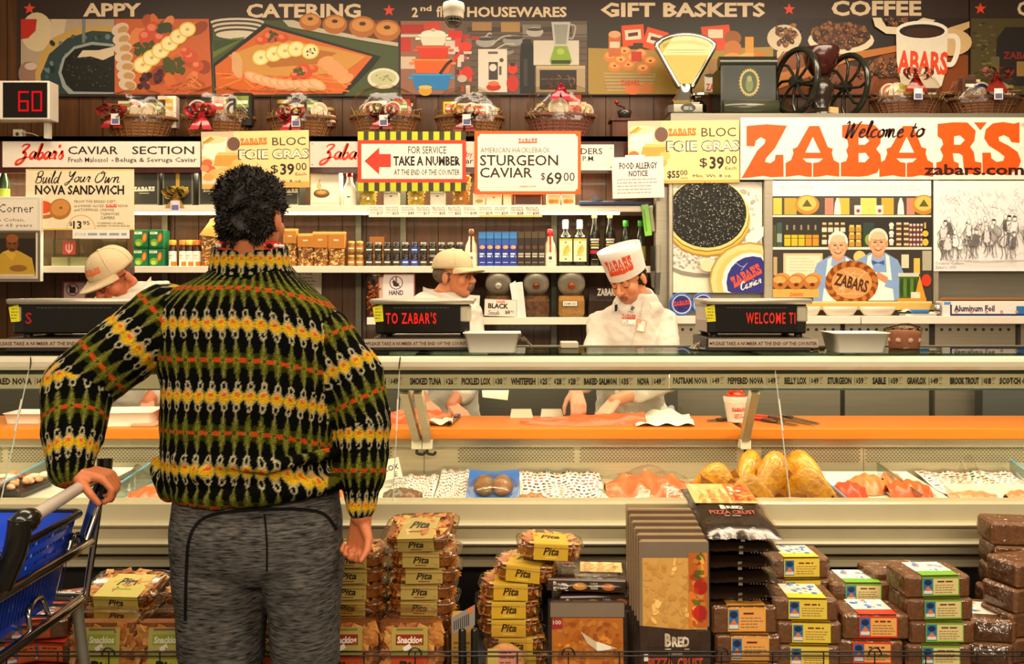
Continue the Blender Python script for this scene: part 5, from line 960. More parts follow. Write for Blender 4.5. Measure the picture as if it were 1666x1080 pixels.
# notices, jar and framed portrait in the lower left of the wall
def n1(p): p.text('NOTICE', 478, 440, 508, 447, INK, .02); p.greek(478, 451, 518, 8, 5.6, 1.5, '#6b6058', 6)
sign('notice_sheet', 'white NOTICE sheet on the wall behind the shopper\'s shoulder', 470, 436, 523, 505, n1, YW-.02, '#e3d8c8', 0, 'sign', None, .018)
def n2(p):
    p.rect(617, 447, 673, 520, '#e6d6d0'); p.el(644.5, 460, 11, 11, '#5a2420'); p.el(644.5, 460, 9.6, 9.6, '#e6d6d0'); p.el(644.5, 463, 5, 3.4, '#2a2020'); p.rect(643.6, 450, 645.4, 460, '#2a2020'); p.el(641, 459, 2.5, 3, '#2a2020'); p.stroke([(638, 453), (651, 467)], 1.2, '#5a2420', 0); p.text('HAND', 633, 472, 656, 480, '#2c2220', .03)
sign('hand_sign', 'white sign with a red ring and the word HAND', 615, 445, 675, 516.5, n2, YF+.03, '#a8605c', 0, 'sign', None, .004)
t = thing('pretzel_jar', (X(608), 5.36, Z3), 'clear jar of orange pretzel sticks beside the HAND sign', 'jar'); u5 = 5.36/F
m = M('clear', '#f2e8dc'); m.lathe([(14*u5, 0), (16*u5, 2*u5), (16*u5, 60*u5), (17*u5, 64*u5), (17*u5, 70*u5), (16*u5, 72*u5)], seg=22); m.build('jar', t); h = random.Random(4)
m = M('food', '#b0541c')
for k in range(70): a, r, z = h.random()*6.3, 13*h.random()**.4, h.uniform(3, 54); m.tube([(r*u5*math.cos(a), r*u5*math.sin(a), z*u5), (r*u5*math.cos(a+.6), r*u5*math.sin(a+.6), (z+4)*u5)], .006, 6, h.choice(['#a8481a', '#c0602a', '#d07a3c']))
m.build('pretzels', t); m = M('clear', '#c8a08c'); m.lathe([(17*u5, 66*u5), (17.5*u5, 71*u5), (12*u5, 74*u5)], seg=22); m.build('lid', t)
def n3(p):
    p.rect(102, 458, 140, 500, '#8a3a3c'); p.rect(104, 460, 138, 498, '#d6b4ae'); p.el(118, 471, 10.5, 10.5, '#7a1c1c'); p.el(118, 471, 9, 9, '#cfc0b8'); p.rect(113, 467, 123, 477, '#1c1818'); p.rect(112, 465, 116, 468, '#1c1818'); p.stroke([(112, 464), (124, 478)], 1.6, '#7a1c1c', 0)
sign('prohibition_sign', 'small pink sign with a red ring crossing out a black shape', 101, 457, 141, 500, n3, YW-.02, '#7a4a48', 0, 'sign', None, .018)
t = thing('framed_portrait', P(14, 458, 5.27), 'white framed portrait of a man in a yellow shirt under a text panel', 'picture'); v_ = 5.27/F
m = M('paint', '#d9cfbe'); m.box((-70*v_, -.01, 0), (54*v_, .02, 138*v_), bev=.003); m.build('frame', t)
p = Pic((0, -.0105, 0), (v_, 0, 0), (0, 0, -v_)); p.rect(-66, -133, 48, -86, '#e6d9c4'); p.text('Lunch Corner', -66, -126, 42, -112, '#3b3630', 0); p.text('by Sam Cohen,', -44, -103, 28, -96, '#6b6258'); p.text('served for 65 years', -60, -94, 40, -87.5, '#6b6258')
for a in (1, 5): p.rect(-70+a, -84+a, 54-a, -a, '#6b6050' if a == 1 else '#d0c4b0')
p.rect(-62, -80, 46, -8, '#2c2018'); p.rect(-62, -80, 46, -70, '#4a3a24')
p.flat([(-22, -8), (-20, -36), (-8, -48), (8, -54), (22, -48), (40, -38), (46, -8)], '#b8902c'); p.flat([(-6, -48), (8, -54), (14, -44), (8, -34), (0, -40)], '#c79e3a'); p.el(8, -62, 10, 14, '#6a3a1c'); p.el(8, -70, 10, 7, '#8a4c24')
for sx in (-4, 4): p.el(8+sx, -62, 2, 1, '#1c100a')
p.el(8, -57, 2, 2, '#7a4826'); p.rect(4, -53, 12, -51.6, '#3a1a10'); p.el(18, -22, 14, 5, '#8a5a2c'); p.rect(-20, -12, 44, -8, '#c9b896'); p.build('print', t)
t = thing('acrylic_box', (XI(138), YI, Z2), 'clear acrylic organiser box with a red label behind the bent cap', 'box'); m = M('clear', '#eef0e4')
for a in (-60, -20, 20, 58): m.box((a*u, -.06, 0), (a*u+.004, .08, 46*u))
m.box((-60*u, -.06, 0), (60*u, -.056, 46*u)); m.box((-60*u, .076, 0), (60*u, .08, 46*u)); m.box((-60*u, -.06, 20*u), (60*u, .08, 20*u+.004)); m.build('panels', t)
p = fpic(-.0605); p.rect(-28, -41, -7, -20, '#b8483c'); p.stroke([(-22, -36), (-22, -28), (-17.5, -24), (-13, -28), (-13, -36)], 1.6, '#e6cfc0', 3); p.stroke([(-17.5, -37), (-17.5, -22)], 1.6, '#e6cfc0', 0); p.text('L', 2, -34, 7, -24, '#6a6a60', .02); p.build('label', t)
m = M('paper', '#c9c2a8'); m.box((-50*u, -.03, 0), (40*u, .05, 16*u)); m.build('contents', t)
# ---------------------------------------------------------------- glass-fronted deli counter
case = thing('deli_counter', (0, 3.4, 0), 'long glass-fronted steel deli counter with a cream top rail and price strips', 'counter')
TI = Matrix.Translation((0, -3.4, 0))
def cm(mt, col): m = M(mt, col); m.x = TI.copy(); return m
XL, XX = -3.3, 3.3
def extr(m, prof, col=None, mt=None, x0=XL, x1=XX):
    return m.loft([[(x0, y, z) for y, z in prof], [(x1, y, z) for y, z in prof]], col, mt, (1, 1), False)
m = cm('gloss', '#d6ccb2'); extr(m, [(3.36, 1.162), (3.335, 1.165), (3.322, 1.178), (3.32, 1.196), (3.328, 1.209), (3.345, 1.216), (3.40, 1.216), (3.40, 1.162)])
for px in (50, 650): m.tube([P(px+2, 580, 3.33)+Vector((0, -.01, 0)), P(px, 590, 3.315), P(px-1, 600, 3.325)], .0022, 5, '#241f1a')
m.build('top_rail', case)
m = cm('paint', '#46443a'); extr(m, [(3.39, 1.162), (3.39, 1.15), (3.46, 1.15), (3.46, 1.162)]); extr(m, [(3.395, 1.153), (3.395, 1.142), (3.41, 1.142), (3.41, 1.153)], '#5e6a62'); extr(m, [(3.395, 1.091), (3.395, 1.083), (3.41, 1.083), (3.41, 1.091)], '#56625c'); m.build('rail_underside', case)
items = [[(-30, 52, 'PEPPERED NOVA', 49), (75, 118, 'BELLY LOX', 49)],
         [(598, 628, 'SALMON', 49), (667, 718, 'SMOKED TUNA', 26), (751, 798, 'PICKLED LOX', 30), (831, 871, 'WHITEFISH', 25), (None, 894, '', 28), (None, 917, '', 28), (950, 1003, 'BAKED SALMON', 35), (1037, 1056, 'NOVA', 49)],
         [(1095, 1151, 'PASTRAMI NOVA', 49), (1184, 1242, 'PEPPERED NOVA', 49), (1276, 1312, 'BELLY LOX', 49), (1346, 1385, 'STURGEON', 59), (1419, 1441, 'SABLE', 59), (1475, 1506, 'GRAVLOX', 49), (1545, 1592, 'BROOK TROUT', 18), (1625, 1690, 'SCOTCH CURED', 49)]]
for it, a, b, dy in zip(items, (-120, 560, 1089.5), (559, 1088.5, 1790), (0, 0, -1)):
    p = Pic.at(3.395, 'paper', .0001); p.x = TI.copy(); p.board(a, 609+dy, b, 632+dy, .004, '#d6caa8')
    for x0, x1, s_, pr in it:
        if s_: p.text(s_, x0, 614.5+dy, x1, 626+dy, '#35291f', .045); p.rect(x1+4.6, 614+dy, x1+5.3, 627+dy, '#5a4e3e')
        p.text('$', x1+7.5, 616+dy, x1+10.5, 624.5+dy, '#35291f', .03); p.text(str(pr), x1+11.2, 615+dy, x1+19.5, 625.5+dy, '#35291f', .04); p.rect(x1+20.5, 614.5+dy, x1+27, 616+dy, '#8a7e66'); p.rect(x1+20.5, 618+dy, x1+25, 619+dy, '#8a7e66'); p.rect(x1+21.5, 624+dy, x1+25, 625+dy, '#8a7e66')
    p.build('price_strip', case)
m = cm('pane', '#a9bfae'); extr(m, [(3.345, 1.217), (3.345, 1.226), (3.74, 1.226), (3.74, 1.217)]); m.build('glass_top', case)
m = cm('steel', '#8d8672'); extr(m, [(3.74, 1.205), (3.74, 1.23), (3.765, 1.23), (3.765, 1.205)])
for x in (-2.2, -.35, .93, 2.4): m.box((x-.02, 3.4, 1.2), (x+.02, 3.75, 1.216))
m.build('top_frame', case)
fg = [(3.352-.182*k/6, 1.162-.442*k/6) for k in range(7)]
seam = [XL, -1.80, -.419, .98, XX]
for a, b in zip(seam, seam[1:]):
    m = cm('pane', '#eef2ea'); m.loft([[(a+.003, y, z), (b-.003, y, z)] for y, z in fg], caps=(0, 0), closed=False); m.build('front_glass', case)
for x in seam[1:-1]:
    m = cm('gloss', '#b8c0b0'); m.tube([(x, y-.001, z) for y, z in fg], .0022, 6); m.tube([(x, 3.304, 1.06), (x, 3.258, .95)], .0036, 6, '#d9d4c6'); m.build('glass_edge', case)
m = cm('gloss', '#c3b997'); extr(m, [(3.23, .64), (3.23, .716), (3.155, .718), (3.147, .712), (3.15, .657), (3.122, .653), (3.116, .646), (3.122, .638), (3.15, .632), (3.15, .592), (3.128, .588), (3.122, .58), (3.13, .572), (3.16, .566), (3.175, .53), (3.30, .528), (3.30, .64)])
extr(m, [(3.2, .502), (3.185, .495), (3.185, .482), (3.2, .474), (3.29, .474), (3.29, .502)]); m.build('front_bumper', case)
m = cm('paint', '#17140f'); extr(m, [(3.29, .528), (3.34, .528), (3.34, .03), (3.29, .03)]); m.build('kick_plate', case)
m = cm('gloss', '#d6cfbf'); extr(m, [(3.23, .65), (3.23, .662), (3.82, .662), (3.82, .65)]); m.build('display_deck', case)
m = cm('steel', '#c2b496'); extr(m, [(3.80, .662), (3.80, .835), (3.83, .835), (3.83, .662)]); extr(m, [(3.785, .80), (3.78, .835), (3.81, .835), (3.81, .80)], '#a89d84')
for px in (690, 1240, 1405): m.box((X(px, 3.8)-.001, 3.798, .662), (X(px, 3.8)+.001, 3.801, .8), '#6a6250', 'paint')
m.build('inner_back', case)
g_ = Pic.at(3.7985, 'paint', .0002); g_.x = TI.copy(); vs = []; fs = []
for r_ in range(8):
    x = -80 + (3 if r_ % 2 else 0)
    while x < 1760:
        if not (1.5 < (x-0) % 465 < 12 or 636 < x < 744 or 1196 < x < 1238):
            o_ = len(vs); vs += [(x, 728.2+r_*3.1), (x+3.6, 728.2+r_*3.1), (x+3.6, 730+r_*3.1), (x, 730+r_*3.1)]; fs.append((o_, o_+1, o_+2, o_+3))
        x += 6
g_.flat(vs, '#57503f', fs); g_.build('perforated_grille', case)
for pts, nm in [(((657, 634, 3.44), (679, 716, 3.745)), 0), (((680, 634, 3.44), (696, 716, 3.745)), 1), (((1228, 634, 3.44), (1211, 716, 3.745)), 2)]:
    a, b = P(*pts[0]), P(*pts[1]); m = cm('steel', '#b5a88a'); d = (b-a).normalized(); sx = Vector((.016, 0, 0)); n_ = Vector((0, d.z, -d.y))*.02
    m.loft([[a-sx-n_, a+sx-n_, a+sx+n_, a-sx+n_], [b-sx-n_, b+sx-n_, b+sx+n_, b-sx+n_]], smooth=False); m.box(b+Vector((-.021, -.03, -.034)), b+Vector((.021, .03, .004)), '#d6ccb4', 'gloss', .003)
    m.box(a-Vector((.02, .03, -.0)), a+Vector((.02, .03, .06))); c = b+Vector((.0, -.01, -.035)); m.tube(catmull([c, c+Vector((.0, -.01, -.015)), c+Vector((.025, -.012, -.02)), c+Vector((.035, -.012, -.008))]), .006, 6, '#2a241c'); m.build('bracket', case)
m = cm('steel', '#8d8574'); m.box((XL, 3.9, .1), (XX, 3.93, .82)); m.box((XL, 4.02, .80), (XX, 4.05, .836)); m.box((XL, 3.8, .815), (XX, 4.05, .836)); m.build('case_back', case)
t = thing('case_lamp', (0, 3.45, 1.147), 'fluorescent tube lamp under the counter top rail', 'lamp')
m = M('lamp', '#fff0c4'); m.tube([(XL+.1, 0, -.012), (XX-.1, 0, -.012)], .009, 8); m.build('tube', t); m = M('paint', '#cfc8b4'); m.box((XL, -.02, -.006), (XX, .02, .001)); m.build('housing', t)
la = area('case_lamp_glow', (0, .0, -.028), 6.2, .05, 27, (1, .88, .64), (R(18), 0, 0)); la.parent = t
ZB = .884
for a, b, lb in [(-3.2, X(1207, 3.75), 'long orange wooden slicing board under the three servers'), (X(1219, 3.75), 3.2, 'orange wooden slicing board at the end with the knives')]:
    m = M('board_wood', '#c46c12'); m.box((a, 3.75, .837), (b, 4.13, ZB), bev=.004); m.build('cutting_board', None, lb, 'cutting board')
# panels behind the staff seen under the rail
m = M('steel', '#6f6b5e'); m.box((X(1590, 5.0), 5.015, .5), (3.4, 5.028, .92), '#4a4840'); m.box((X(1600, 5.0), 5.005, .5), (3.4, 5.016, .90), '#7c7d78'); m.build('trim_counter_panel', kind='structure')
# ---------------------------------------------------------------- food on the slicing boards
def fillet(name, x0, x1, Y0, wdt, z, hgt, col, lb, cat, seed=1, tail=0, mt='fish', grp=None, skin='#d0b088', bump_=.12):
    """a side of fish lying along x; thick end at x0, tapering to x1"""
    L = x1-x0
    def top(u_, v):
        a = v*2-1; w_ = wdt*(.5+.5*math.sin(min(1, u_*1.2+.25)*PI*.5+0))*(1-.75*max(0, u_-.55)/.45) if tail else wdt*(math.sin(PI*min(max(u_, .04), .96))**.45)
        k = (1-abs(a)**2.4); hh = hgt*k*(1-.6*u_ if tail else .6+.4*math.sin(PI*u_))*(1+bump_*math.sin(u_*23+seed)*math.sin(v*9+seed))
        return (u_*L-L/2, a*w_*.5+.008*math.sin(u_*7+seed), max(hh, .001))
    m = M(mt, col); m.grid(top, 30, 12)
    m.grid(lambda u_, v: (lambda q: (q[0], q[1]*1.03, q[2]*.25))(top(u_, v)), 20, 10, skin)
    o = m.build(name, None, lb, cat, grp, None, (0, 0, 0)); o.location = ((x0+x1)/2, Y0, z+.001); return o
YK = 3.93
fillet('smoked_salmon', X(622, YK), X(734, YK), YK, .17, ZB, .055, '#d8541c', 'orange salmon side on the board left of the purple-tipped knife', 'fish', 2)
fillet('smoked_salmon', X(1048, 3.9), X(846, 3.9), 3.9, .19, ZB, .045, '#d9551f', 'long salmon side being sliced under the gloved hands', 'fish', 5, 1)
def sheet(name, pts_fn, lb, cat, col='#e3dccd', mt='paper', nx=18, ny=8, draw=None):
    m = M(mt, col); m.grid(pts_fn, nx, ny); 
    return m.build(name, None, lb, cat)
h = random.Random(2)
m = M('paper', '#e0cdb4'); m.grid(lambda a, b: (X(690, YK)+.13*a, 3.8+.1*b, ZB+.006+.02*math.sin(a*5+b*4)**2), 10, 8); m.build('torn_paper', None, 'torn cream paper sheet at the end of the left salmon side', 'paper')
m = M('paper', '#dfd8c8'); m.grid(lambda a, b: (X(1030, 3.88)+.25*a+.03*b, 3.79+.28*b, ZB+.004+.012*math.sin(a*9+b*5)**2+.03*b*math.sin(a*3)**2), 20, 14); m.build('paper_sheet', None, 'crumpled white paper sheet on the board beside the sliced salmon', 'paper')
m = M('clear', '#f4efe2'); m.grid(lambda a, b: (X(985, 4.02)+.36*a, 4.08+.05*b-.02*math.sin(a*6), ZB+.01+.13*b*(1-a*.75)+.01*math.sin(a*19)), 24, 8); m.build('plastic_sheet', None, 'clear plastic film sheet standing behind the sliced salmon', 'plastic sheet')
def knife(x0, y0, x1, y1, hc, bl, lb, cat='knife', hf=.45, z=None):
    a, b = Vector((X(x0, y0), y0, (z or ZB)+.008)), Vector((X(x1, y1), y1, (z or ZB)+.005)); t = thing('kitchen_knife', a, lb, cat); d = b-a; n_ = Vector((-d.y, d.x, 0)).normalized(); c = d*hf; up = Vector((0, 0, .012))
    m = M('gloss', hc); m.loft([[-n_*.01-up*.5, n_*.01-up*.5, n_*.01+up*.5, -n_*.01+up*.5], [c*.5-n_*.012-up*.5, c*.5+n_*.012-up*.5, c*.5+n_*.012+up*.6, c*.5-n_*.012+up*.6], [c-n_*.009-up*.4, c+n_*.009-up*.4, c+n_*.009+up*.5, c-n_*.009+up*.5]]); m.build('handle', t)
    m = M('chrome', bl); m.loft([[c-n_*.012, c+n_*.012, c+n_*.012+up*.25, c-n_*.012+up*.25], [d*.9-n_*.011, d*.9+n_*.009, d*.9+n_*.009+up*.2, d*.9-n_*.011+up*.2], [d-n_*.001, d+n_*.001, d+n_*.001+up*.1, d-n_*.001+up*.1]], smooth=False); m.build('blade', t)
knife(746, 4.1, 730, 3.79, '#4a3a5c', '#8d8474', 'knife with a purple-tipped handle lying across the board', hf=.3)
knife(1222, 4.0, 1278, 3.9, '#c8281a', '#6a6458', 'knife with a bright red handle beside the orange salad cup', hf=.62); knife(1222, 4.08, 1262, 4.03, '#d8421c', '#6a6458', 'orange-handled knife behind the red-handled one', hf=.7)
knife(1246, 4.07, 1326, 3.82, '#6a4a2c', '#a89c86', 'long brown-handled slicing knife pointing at the board front', hf=.35); knife(1270, 4.09, 1334, 3.84, '#3b2418', '#a89c86', 'dark-handled slicing knife furthest from the salad cup', hf=.3); knife(1240, 3.95, 1300, 3.80, '#4a3020', '#8d8474', 'short dark-handled knife nearest the board front edge', hf=.4)
knife(1183, 3.97, 1150, 3.93, '#3a2c20', '#5a5042', 'dark tongs lying left of the salad cup', 'tongs', .5)
t = thing('salad_cup', (X(1197, 3.95), 3.95, ZB), 'white ZABARS cup heaped with orange salad on the board', 'cup'); r_ = .048
m = M('paper', '#e6dccb'); m.lathe([(.036, 0), (.05, .085), (.053, .09), (.05, .092), (.045, .088)], seg=24); m.lathe([(.05, .088), (.055, .1), (.052, .112)], seg=24, caps=(0, 0)); m.build('cup', t)
p = Pic((0, -.0505, 0), (.0026, 0, 0), (0, .0002, -.0026)); p.zabars(-12, -26, 12, -20, '#d84a24', '#e6dccb'); p.greek(-8, -15, 9, 2, 4, 1.6, '#d84a24', 2); p.build('cup_print', t)
m = M('fish', '#d8401c'); m.ell((0, 0, .11), (.045, .045, .025), seg=14)
for k in range(12): m.ell((h.uniform(-.03, .03), h.uniform(-.03, .03), .128+h.random()*.012), (.014, .01, .007), h.choice(['#e0521f', '#c8301a', '#e8703a']), seg=8, rings=5, rot=(h.random(), h.random(), h.random()*3))
m.build('salad', t)
def foam(px0, px1, Y, dp, hh, z, lb, col='#e3dccb', taper=.86, rz=0, name='foam_tray', cat='tray'):
    a, b = X(px0, Y), X(px1, Y); w_ = (b-a)/2; t = thing(name, ((a+b)/2, Y, z), lb, cat, rz=rz); m = M('gloss', col); R_ = lambda s_, zz: [(-w_*s_, -dp*s_, zz), (-w_*s_*.9, -dp*s_*1.1, zz), (w_*s_*.9, -dp*s_*1.1, zz), (w_*s_, -dp*s_, zz), (w_*s_, dp*s_, zz), (-w_*s_, dp*s_, zz)]
    m.loft([R_(taper, 0), R_(.98, hh*.93), R_(1.03, hh*.94), R_(1.03, hh), R_(.95, hh), R_(taper*.95, .006)], caps=(1, 1)); m.build('tray', t); return t
foam(20, 80, 3.95, .07, .045, ZB, 'white paper tray on the slicing board by the shopper\'s sleeve'); foam(172, 256, 3.9, .09, .06, ZB, 'white lidded foam box on the board between sleeve and jacket', taper=.94, rz=.1)
m = M('paper', '#c88a6c'); m.box((X(222, 3.85), 3.79, ZB), (X(262, 3.85), 3.9, ZB+.012), bev=.003); m.box((X(252, 3.9), 3.93, ZB), (X(263, 3.9), 3.95, ZB+.05), '#c8321c'); m.build('red_carton_flap', None, 'flat pink card with a red end on the board beside the jacket', 'card')
for a, lb in ((830, 'pale block on the board below the WHITEFISH price'), (879, 'pale block on the board left of the gloved hands')):
    m = M('gloss', '#d6cdb0'); m.loft([[(X(a, 4.1), 4.06, ZB), (X(a+37, 4.1), 4.06, ZB), (X(a+37, 4.1), 4.12, ZB), (X(a, 4.1), 4.12, ZB)], [(X(a+2, 4.1), 4.07, ZB+.034), (X(a+34, 4.1), 4.07, ZB+.034), (X(a+34, 4.1), 4.11, ZB+.034), (X(a+2, 4.1), 4.11, ZB+.034)]], smooth=False); m.build('butter_block', None, lb, 'block')
# ---------------------------------------------------------------- fish on the display deck
ZD = .662
def news(x0, x1, Y0, Y1, seed, lb, up=.02):
    hh = random.Random(seed); p = Pic((0, 0, 0), (1, 0, 0), (0, 1, 0), 'paper'); fn = lambda a, b: (x0+(x1-x0)*a, Y0+(Y1-Y0)*b, ZD+.006+up*b*b+.006*math.sin(a*11+seed)*math.sin(b*6)+.004*math.sin(a*23))
    p.grid(fn, 30, 10, '#e6ddd0')
    for j in range(13):
        a = hh.random()*.05
        while a < .96:
            wd = .01+hh.random()*.05; b = (j+.4)/13; q = [fn(min(a+d, 1), min(b+e, 1)) for d, e in ((0, 0), (wd, 0), (wd, .022), (0, .022))]; p.add([(c[0], c[1], c[2]+.004) for c in q], [(0, 1, 2, 3)], hh.choice(['#b03c28', '#2a2422', '#c0604c', '#5a4c48'])); a += wd+.01+hh.random()*.03
    p.build('printed_paper', None, lb, 'paper')
news(X(632, 3.5), X(706, 3.5), 3.3, 3.76, 1, 'printed deli paper on the deck next to the jacket sleeve'); news(X(710, 3.5), X(762, 3.5), 3.29, 3.77, 2, 'printed deli paper left of the blue fish packet', .04); news(X(846, 3.5), X(986, 3.5), 3.28, 3.77, 3, 'printed deli paper between the blue packet and the wrapped salmon', .03); news(X(1540, 3.5), X(1720, 3.5), 3.5, 3.78, 4, 'printed deli paper at the far end of the deck', .03)
t = thing('fish_packet', (X(803, 3.5), 3.5, ZD), 'blue backed packet of two grey smoked fish pieces', 'packet'); m = M('gloss', '#2f62b0'); m.grid(lambda a, b: ((a-.5)*.2, (b-.5)*.3, .012+.05*b+.02*abs(a-.5)), 8, 6); m.box((-.098, -.14, 0), (.098, .12, .01), '#d8d2c4'); m.build('card', t)
m = M('fish', '#6e5a3e')
for a in (-.035, .035): m.ell((a, -.03, .045), (.04, .09, .028), '#75613f' if a < 0 else '#86694a', seg=14, rot=(R(10), 0, 0))
m.build('fish_pieces', t); m = M('film', '#f2f0ea'); m.ell((0, -.03, .04), (.1, .13, .042), seg=18); m.build('film', t)
fillet('smoked_trout', X(838, 3.35), X(892, 3.35), 3.36, .1, ZD, .04, '#a86a2a', 'brown smoked fish piece in front of the printed paper', 'fish', 3, mt='golden'); fillet('herring_pack', X(620, 3.35), X(684, 3.35), 3.4, .14, ZD, .05, '#4a4a2a', 'dark green fish piece beside the jacket sleeve', 'fish', 7); fillet('salmon_scrap', X(672, 3.3), X(700, 3.3), 3.33, .07, ZD, .02, '#c8683c', 'small orange salmon slice by the dark green fish', 'fish', 4)
m = M('gloss', '#3a6ab0'); m.ell((X(742, 3.3), 3.3, ZD+.012), (.035, .04, .014)); m.build('blue_dish', None, 'small blue dish at the deck edge below the grille', 'dish')
fillet('wrapped_salmon', X(984, 3.5), X(1128, 3.5), 3.5, .34, ZD, .075, '#e07040', 'large wrapped salmon piece behind the pizza crust packs', 'fish', 6, bump_=.3)
m = M('film', '#f6f2ea'); m.grid(lambda a, b: (X(982, 3.5)+.36*a, 3.31+.4*b, ZD+.03+.07*math.sin(PI*a)*math.sin(PI*b)+.014*math.sin(a*17+b*9)), 22, 16); m.build('salmon_film', None, 'clear crumpled film over the large salmon piece', 'film')
def chub(px, Y, L, ang, lb, tilt=0, s_=1., zz=0):
    """a whole smoked golden fish lying on its belly"""
    t = thing('smoked_whitefish', (X(px, Y), Y, ZD+zz), lb, 'fish', 'golden smoked fish on the deck', rz=ang); m = M('golden', '#e09a1c'); rings = []
    for k in range(15):
        q = k/14; r = L*.235*math.sin(PI*min(1, q*.95+.05))**.95*(1-.4*max(0, q-.55)/.45)+.004; x = L*(q-.5); z = .005+r*1.02+.012*math.sin(q*3)
        rings.append([(x, r*.62*math.cos(a), z+r*1.0*math.sin(a)) for a in [2*PI*j/14 for j in range(14)]])
    m.loft(rings); m.build('body', t)
    m = M('golden', '#a8640c'); x = L*.5; m.loft([[(x-.01, -.004, .04), (x-.01, .004, .04), (x-.01, .004, .06), (x-.01, -.004, .06)], [(x+.06, -.002, .01), (x+.06, .002, .01), (x+.06, .002, .1), (x+.06, -.002, .1)], [(x+.07, -.002, 0), (x+.07, .002, 0), (x+.045, .002, .05), (x+.07, -.002, .11)]], smooth=False)
    for a in (-.1, .1): m.prism([(a*L, 0, L*.38), (a*L+.04, 0, L*.5), (a*L+.06, 0, L*.36)], (0, .004, 0))
    for s__ in (-1, 1): m.loft([[(-L*.25, s__*L*.1, .05), (-L*.22, s__*L*.12, .06)], [(-L*.1, s__*L*.18, .02), (-L*.05, s__*L*.16, .045)]], closed=False, caps=(0, 0))
    m.build('fins', t); m = M('gloss', '#1b140c')
    for s__ in (-1, 1): m.ell((-L*.42, s__*L*.055, L*.15), (.008, .004, .008))
    m.build('eyes', t)
chub(1170, 3.45, .24, R(-35), 'golden smoked fish with raised tail furthest from the salmon trays'); chub(1222, 3.6, .29, R(58), 'golden smoked fish second from the clear divider, lying behind'); chub(1262, 3.44, .34, R(52), 'biggest golden smoked fish facing the glass in the heap'); chub(1298, 3.62, .28, R(125), 'golden smoked fish next to the blue-edged divider', zz=.0); chub(1310, 3.38, .24, R(148), 'golden smoked fish in front, against the divider'); chub(1216, 3.34, .2, R(170), 'small golden smoked fish at the front of the heap')
def wtray(x0, x1, Y0, Y1, lb, hh=.02):
    m = M('gloss', '#e9e2d2'); a, b = X(x0, 3.5), X(x1, 3.5)
    m.box((a, Y0, ZD), (b, Y1, ZD+.006)); m.loft([[(a, Y0, ZD+.004), (b, Y0, ZD+.004), (b, Y1, ZD+.004), (a, Y1, ZD+.004)], [(a-.015, Y0-.015, ZD+hh), (b+.015, Y0-.015, ZD+hh), (b+.015, Y1+.015, ZD+hh+.03), (a-.015, Y1+.015, ZD+hh+.03)]], caps=(0, 0), smooth=False); m.build('white_tray', None, lb, 'tray')
wtray(1352, 1508, 3.32, 3.7, 'white tray holding orange salmon fillets right of the clear divider'); wtray(1536, 1690, 3.3, 3.46, 'white tray at the far end under the crumpled film')
for a, b, Y, c, lb, sd in [(1354, 1408, 3.42, '#d8401a', 'deep orange salmon fillet against the clear divider', 1), (1380, 1440, 3.56, '#dc7a44', 'pale salmon fillet at the back of the white tray', 3), (1444, 1512, 3.45, '#e0561c', 'bright orange salmon fillet at the tray\'s open end', 8), (1436, 1466, 3.6, '#e08a50', 'small pale salmon piece at the back corner of the tray', 5)]: fillet('salmon_fillet', X(a, Y), X(b, Y), Y, .2, ZD+.008, .06, c, lb, 'fish', sd)
fillet('sliced_salmon', X(1540, 3.4), X(1620, 3.4), 3.4, .13, ZD+.008, .03, '#d8895c', 'pink sliced salmon on the far tray', 'fish', 9); fillet('sliced_salmon', X(1635, 3.4), X(1690, 3.4), 3.4, .13, ZD+.008, .03, '#cf7a4c', 'pink sliced salmon at the photo edge of the far tray', 'fish', 11)
m = M('film', '#f6f2ea'); m.grid(lambda a, b: (X(1560, 3.6)+.17*a, 3.6+.1*b, ZD+.02+.11*b*math.exp(-((a-.5)/.22)**2)+.01*math.sin(a*23)), 20, 10); m.build('crumpled_film', None, 'peaked crumple of clear film on the far deck', 'film')
for x, a, b, lb in [(1.205, 3.25, 3.76, 'clear acrylic divider between the smoked fish and the salmon tray'), (-1.5, 3.25, 3.78, 'clear acrylic divider with a blue edge behind the shopper\'s elbow'), (-1.95, 3.25, 3.78, 'clear acrylic divider with a blue edge left of the cart handle'), (2.09, 3.6, 3.78, 'clear acrylic divider end at the far side of the deck'), (1.5, 3.3, 3.7, 'dark thin divider beside the bright orange salmon')]:
    t = thing('acrylic_divider', (x, a, ZD), lb, 'divider'); L = b-a; m = M('pane', '#dfe8ea'); m.prism([(0, 0, 0), (0, L, 0), (0, L, .085), (0, 0, .045)], (.005, 0, 0)); m.build('panel', t)
    m = M('gloss', '#5fa6cc' if x != 1.5 else '#6a5a44'); m.prism([(0, 0, .045), (0, L, .085), (0, L, .09), (0, 0, .05)], (.006, 0, 0)); m.build('edge', t)
# left end of the deck
t = thing('shrimp_tray', (X(20, 3.55), 3.55, ZD), 'tray of pink shrimp under film at the left of the deck', 'tray'); m = M('gloss', '#2a2522'); m.box((-.14, -.13, 0), (.1, .13, .03), bev=.01); m.build('tray', t)
m = M('fish', '#d8825c'); hh = random.Random(6)
for k in range(34): m.ell((hh.uniform(-.12, .085), hh.uniform(-.11, .11), .04+.02*hh.random()), (.026, .014, .013), hh.choice(['#d97a52', '#e8b898', '#dc9468', '#efd0b4']), seg=8, rings=5, rot=(0, 0, hh.random()*3))
m.build('shrimp', t); m = M('paper', '#dcd6a8'); m.box((-.1, -.07, .072), (.0, -.01, .075)); m.build('label', t)
fillet('salmon_fillet', X(218, 3.45), X(300, 3.45), 3.42, .22, ZD, .05, '#e25a14', 'orange salmon fillet on the deck between sleeve and hip', 'fish', 12); fillet('salmon_fillet', X(545, 3.45), X(600, 3.45), 3.42, .2, ZD, .05, '#e06a24', 'orange salmon fillet on the deck between jacket hem and sleeve', 'fish', 13)
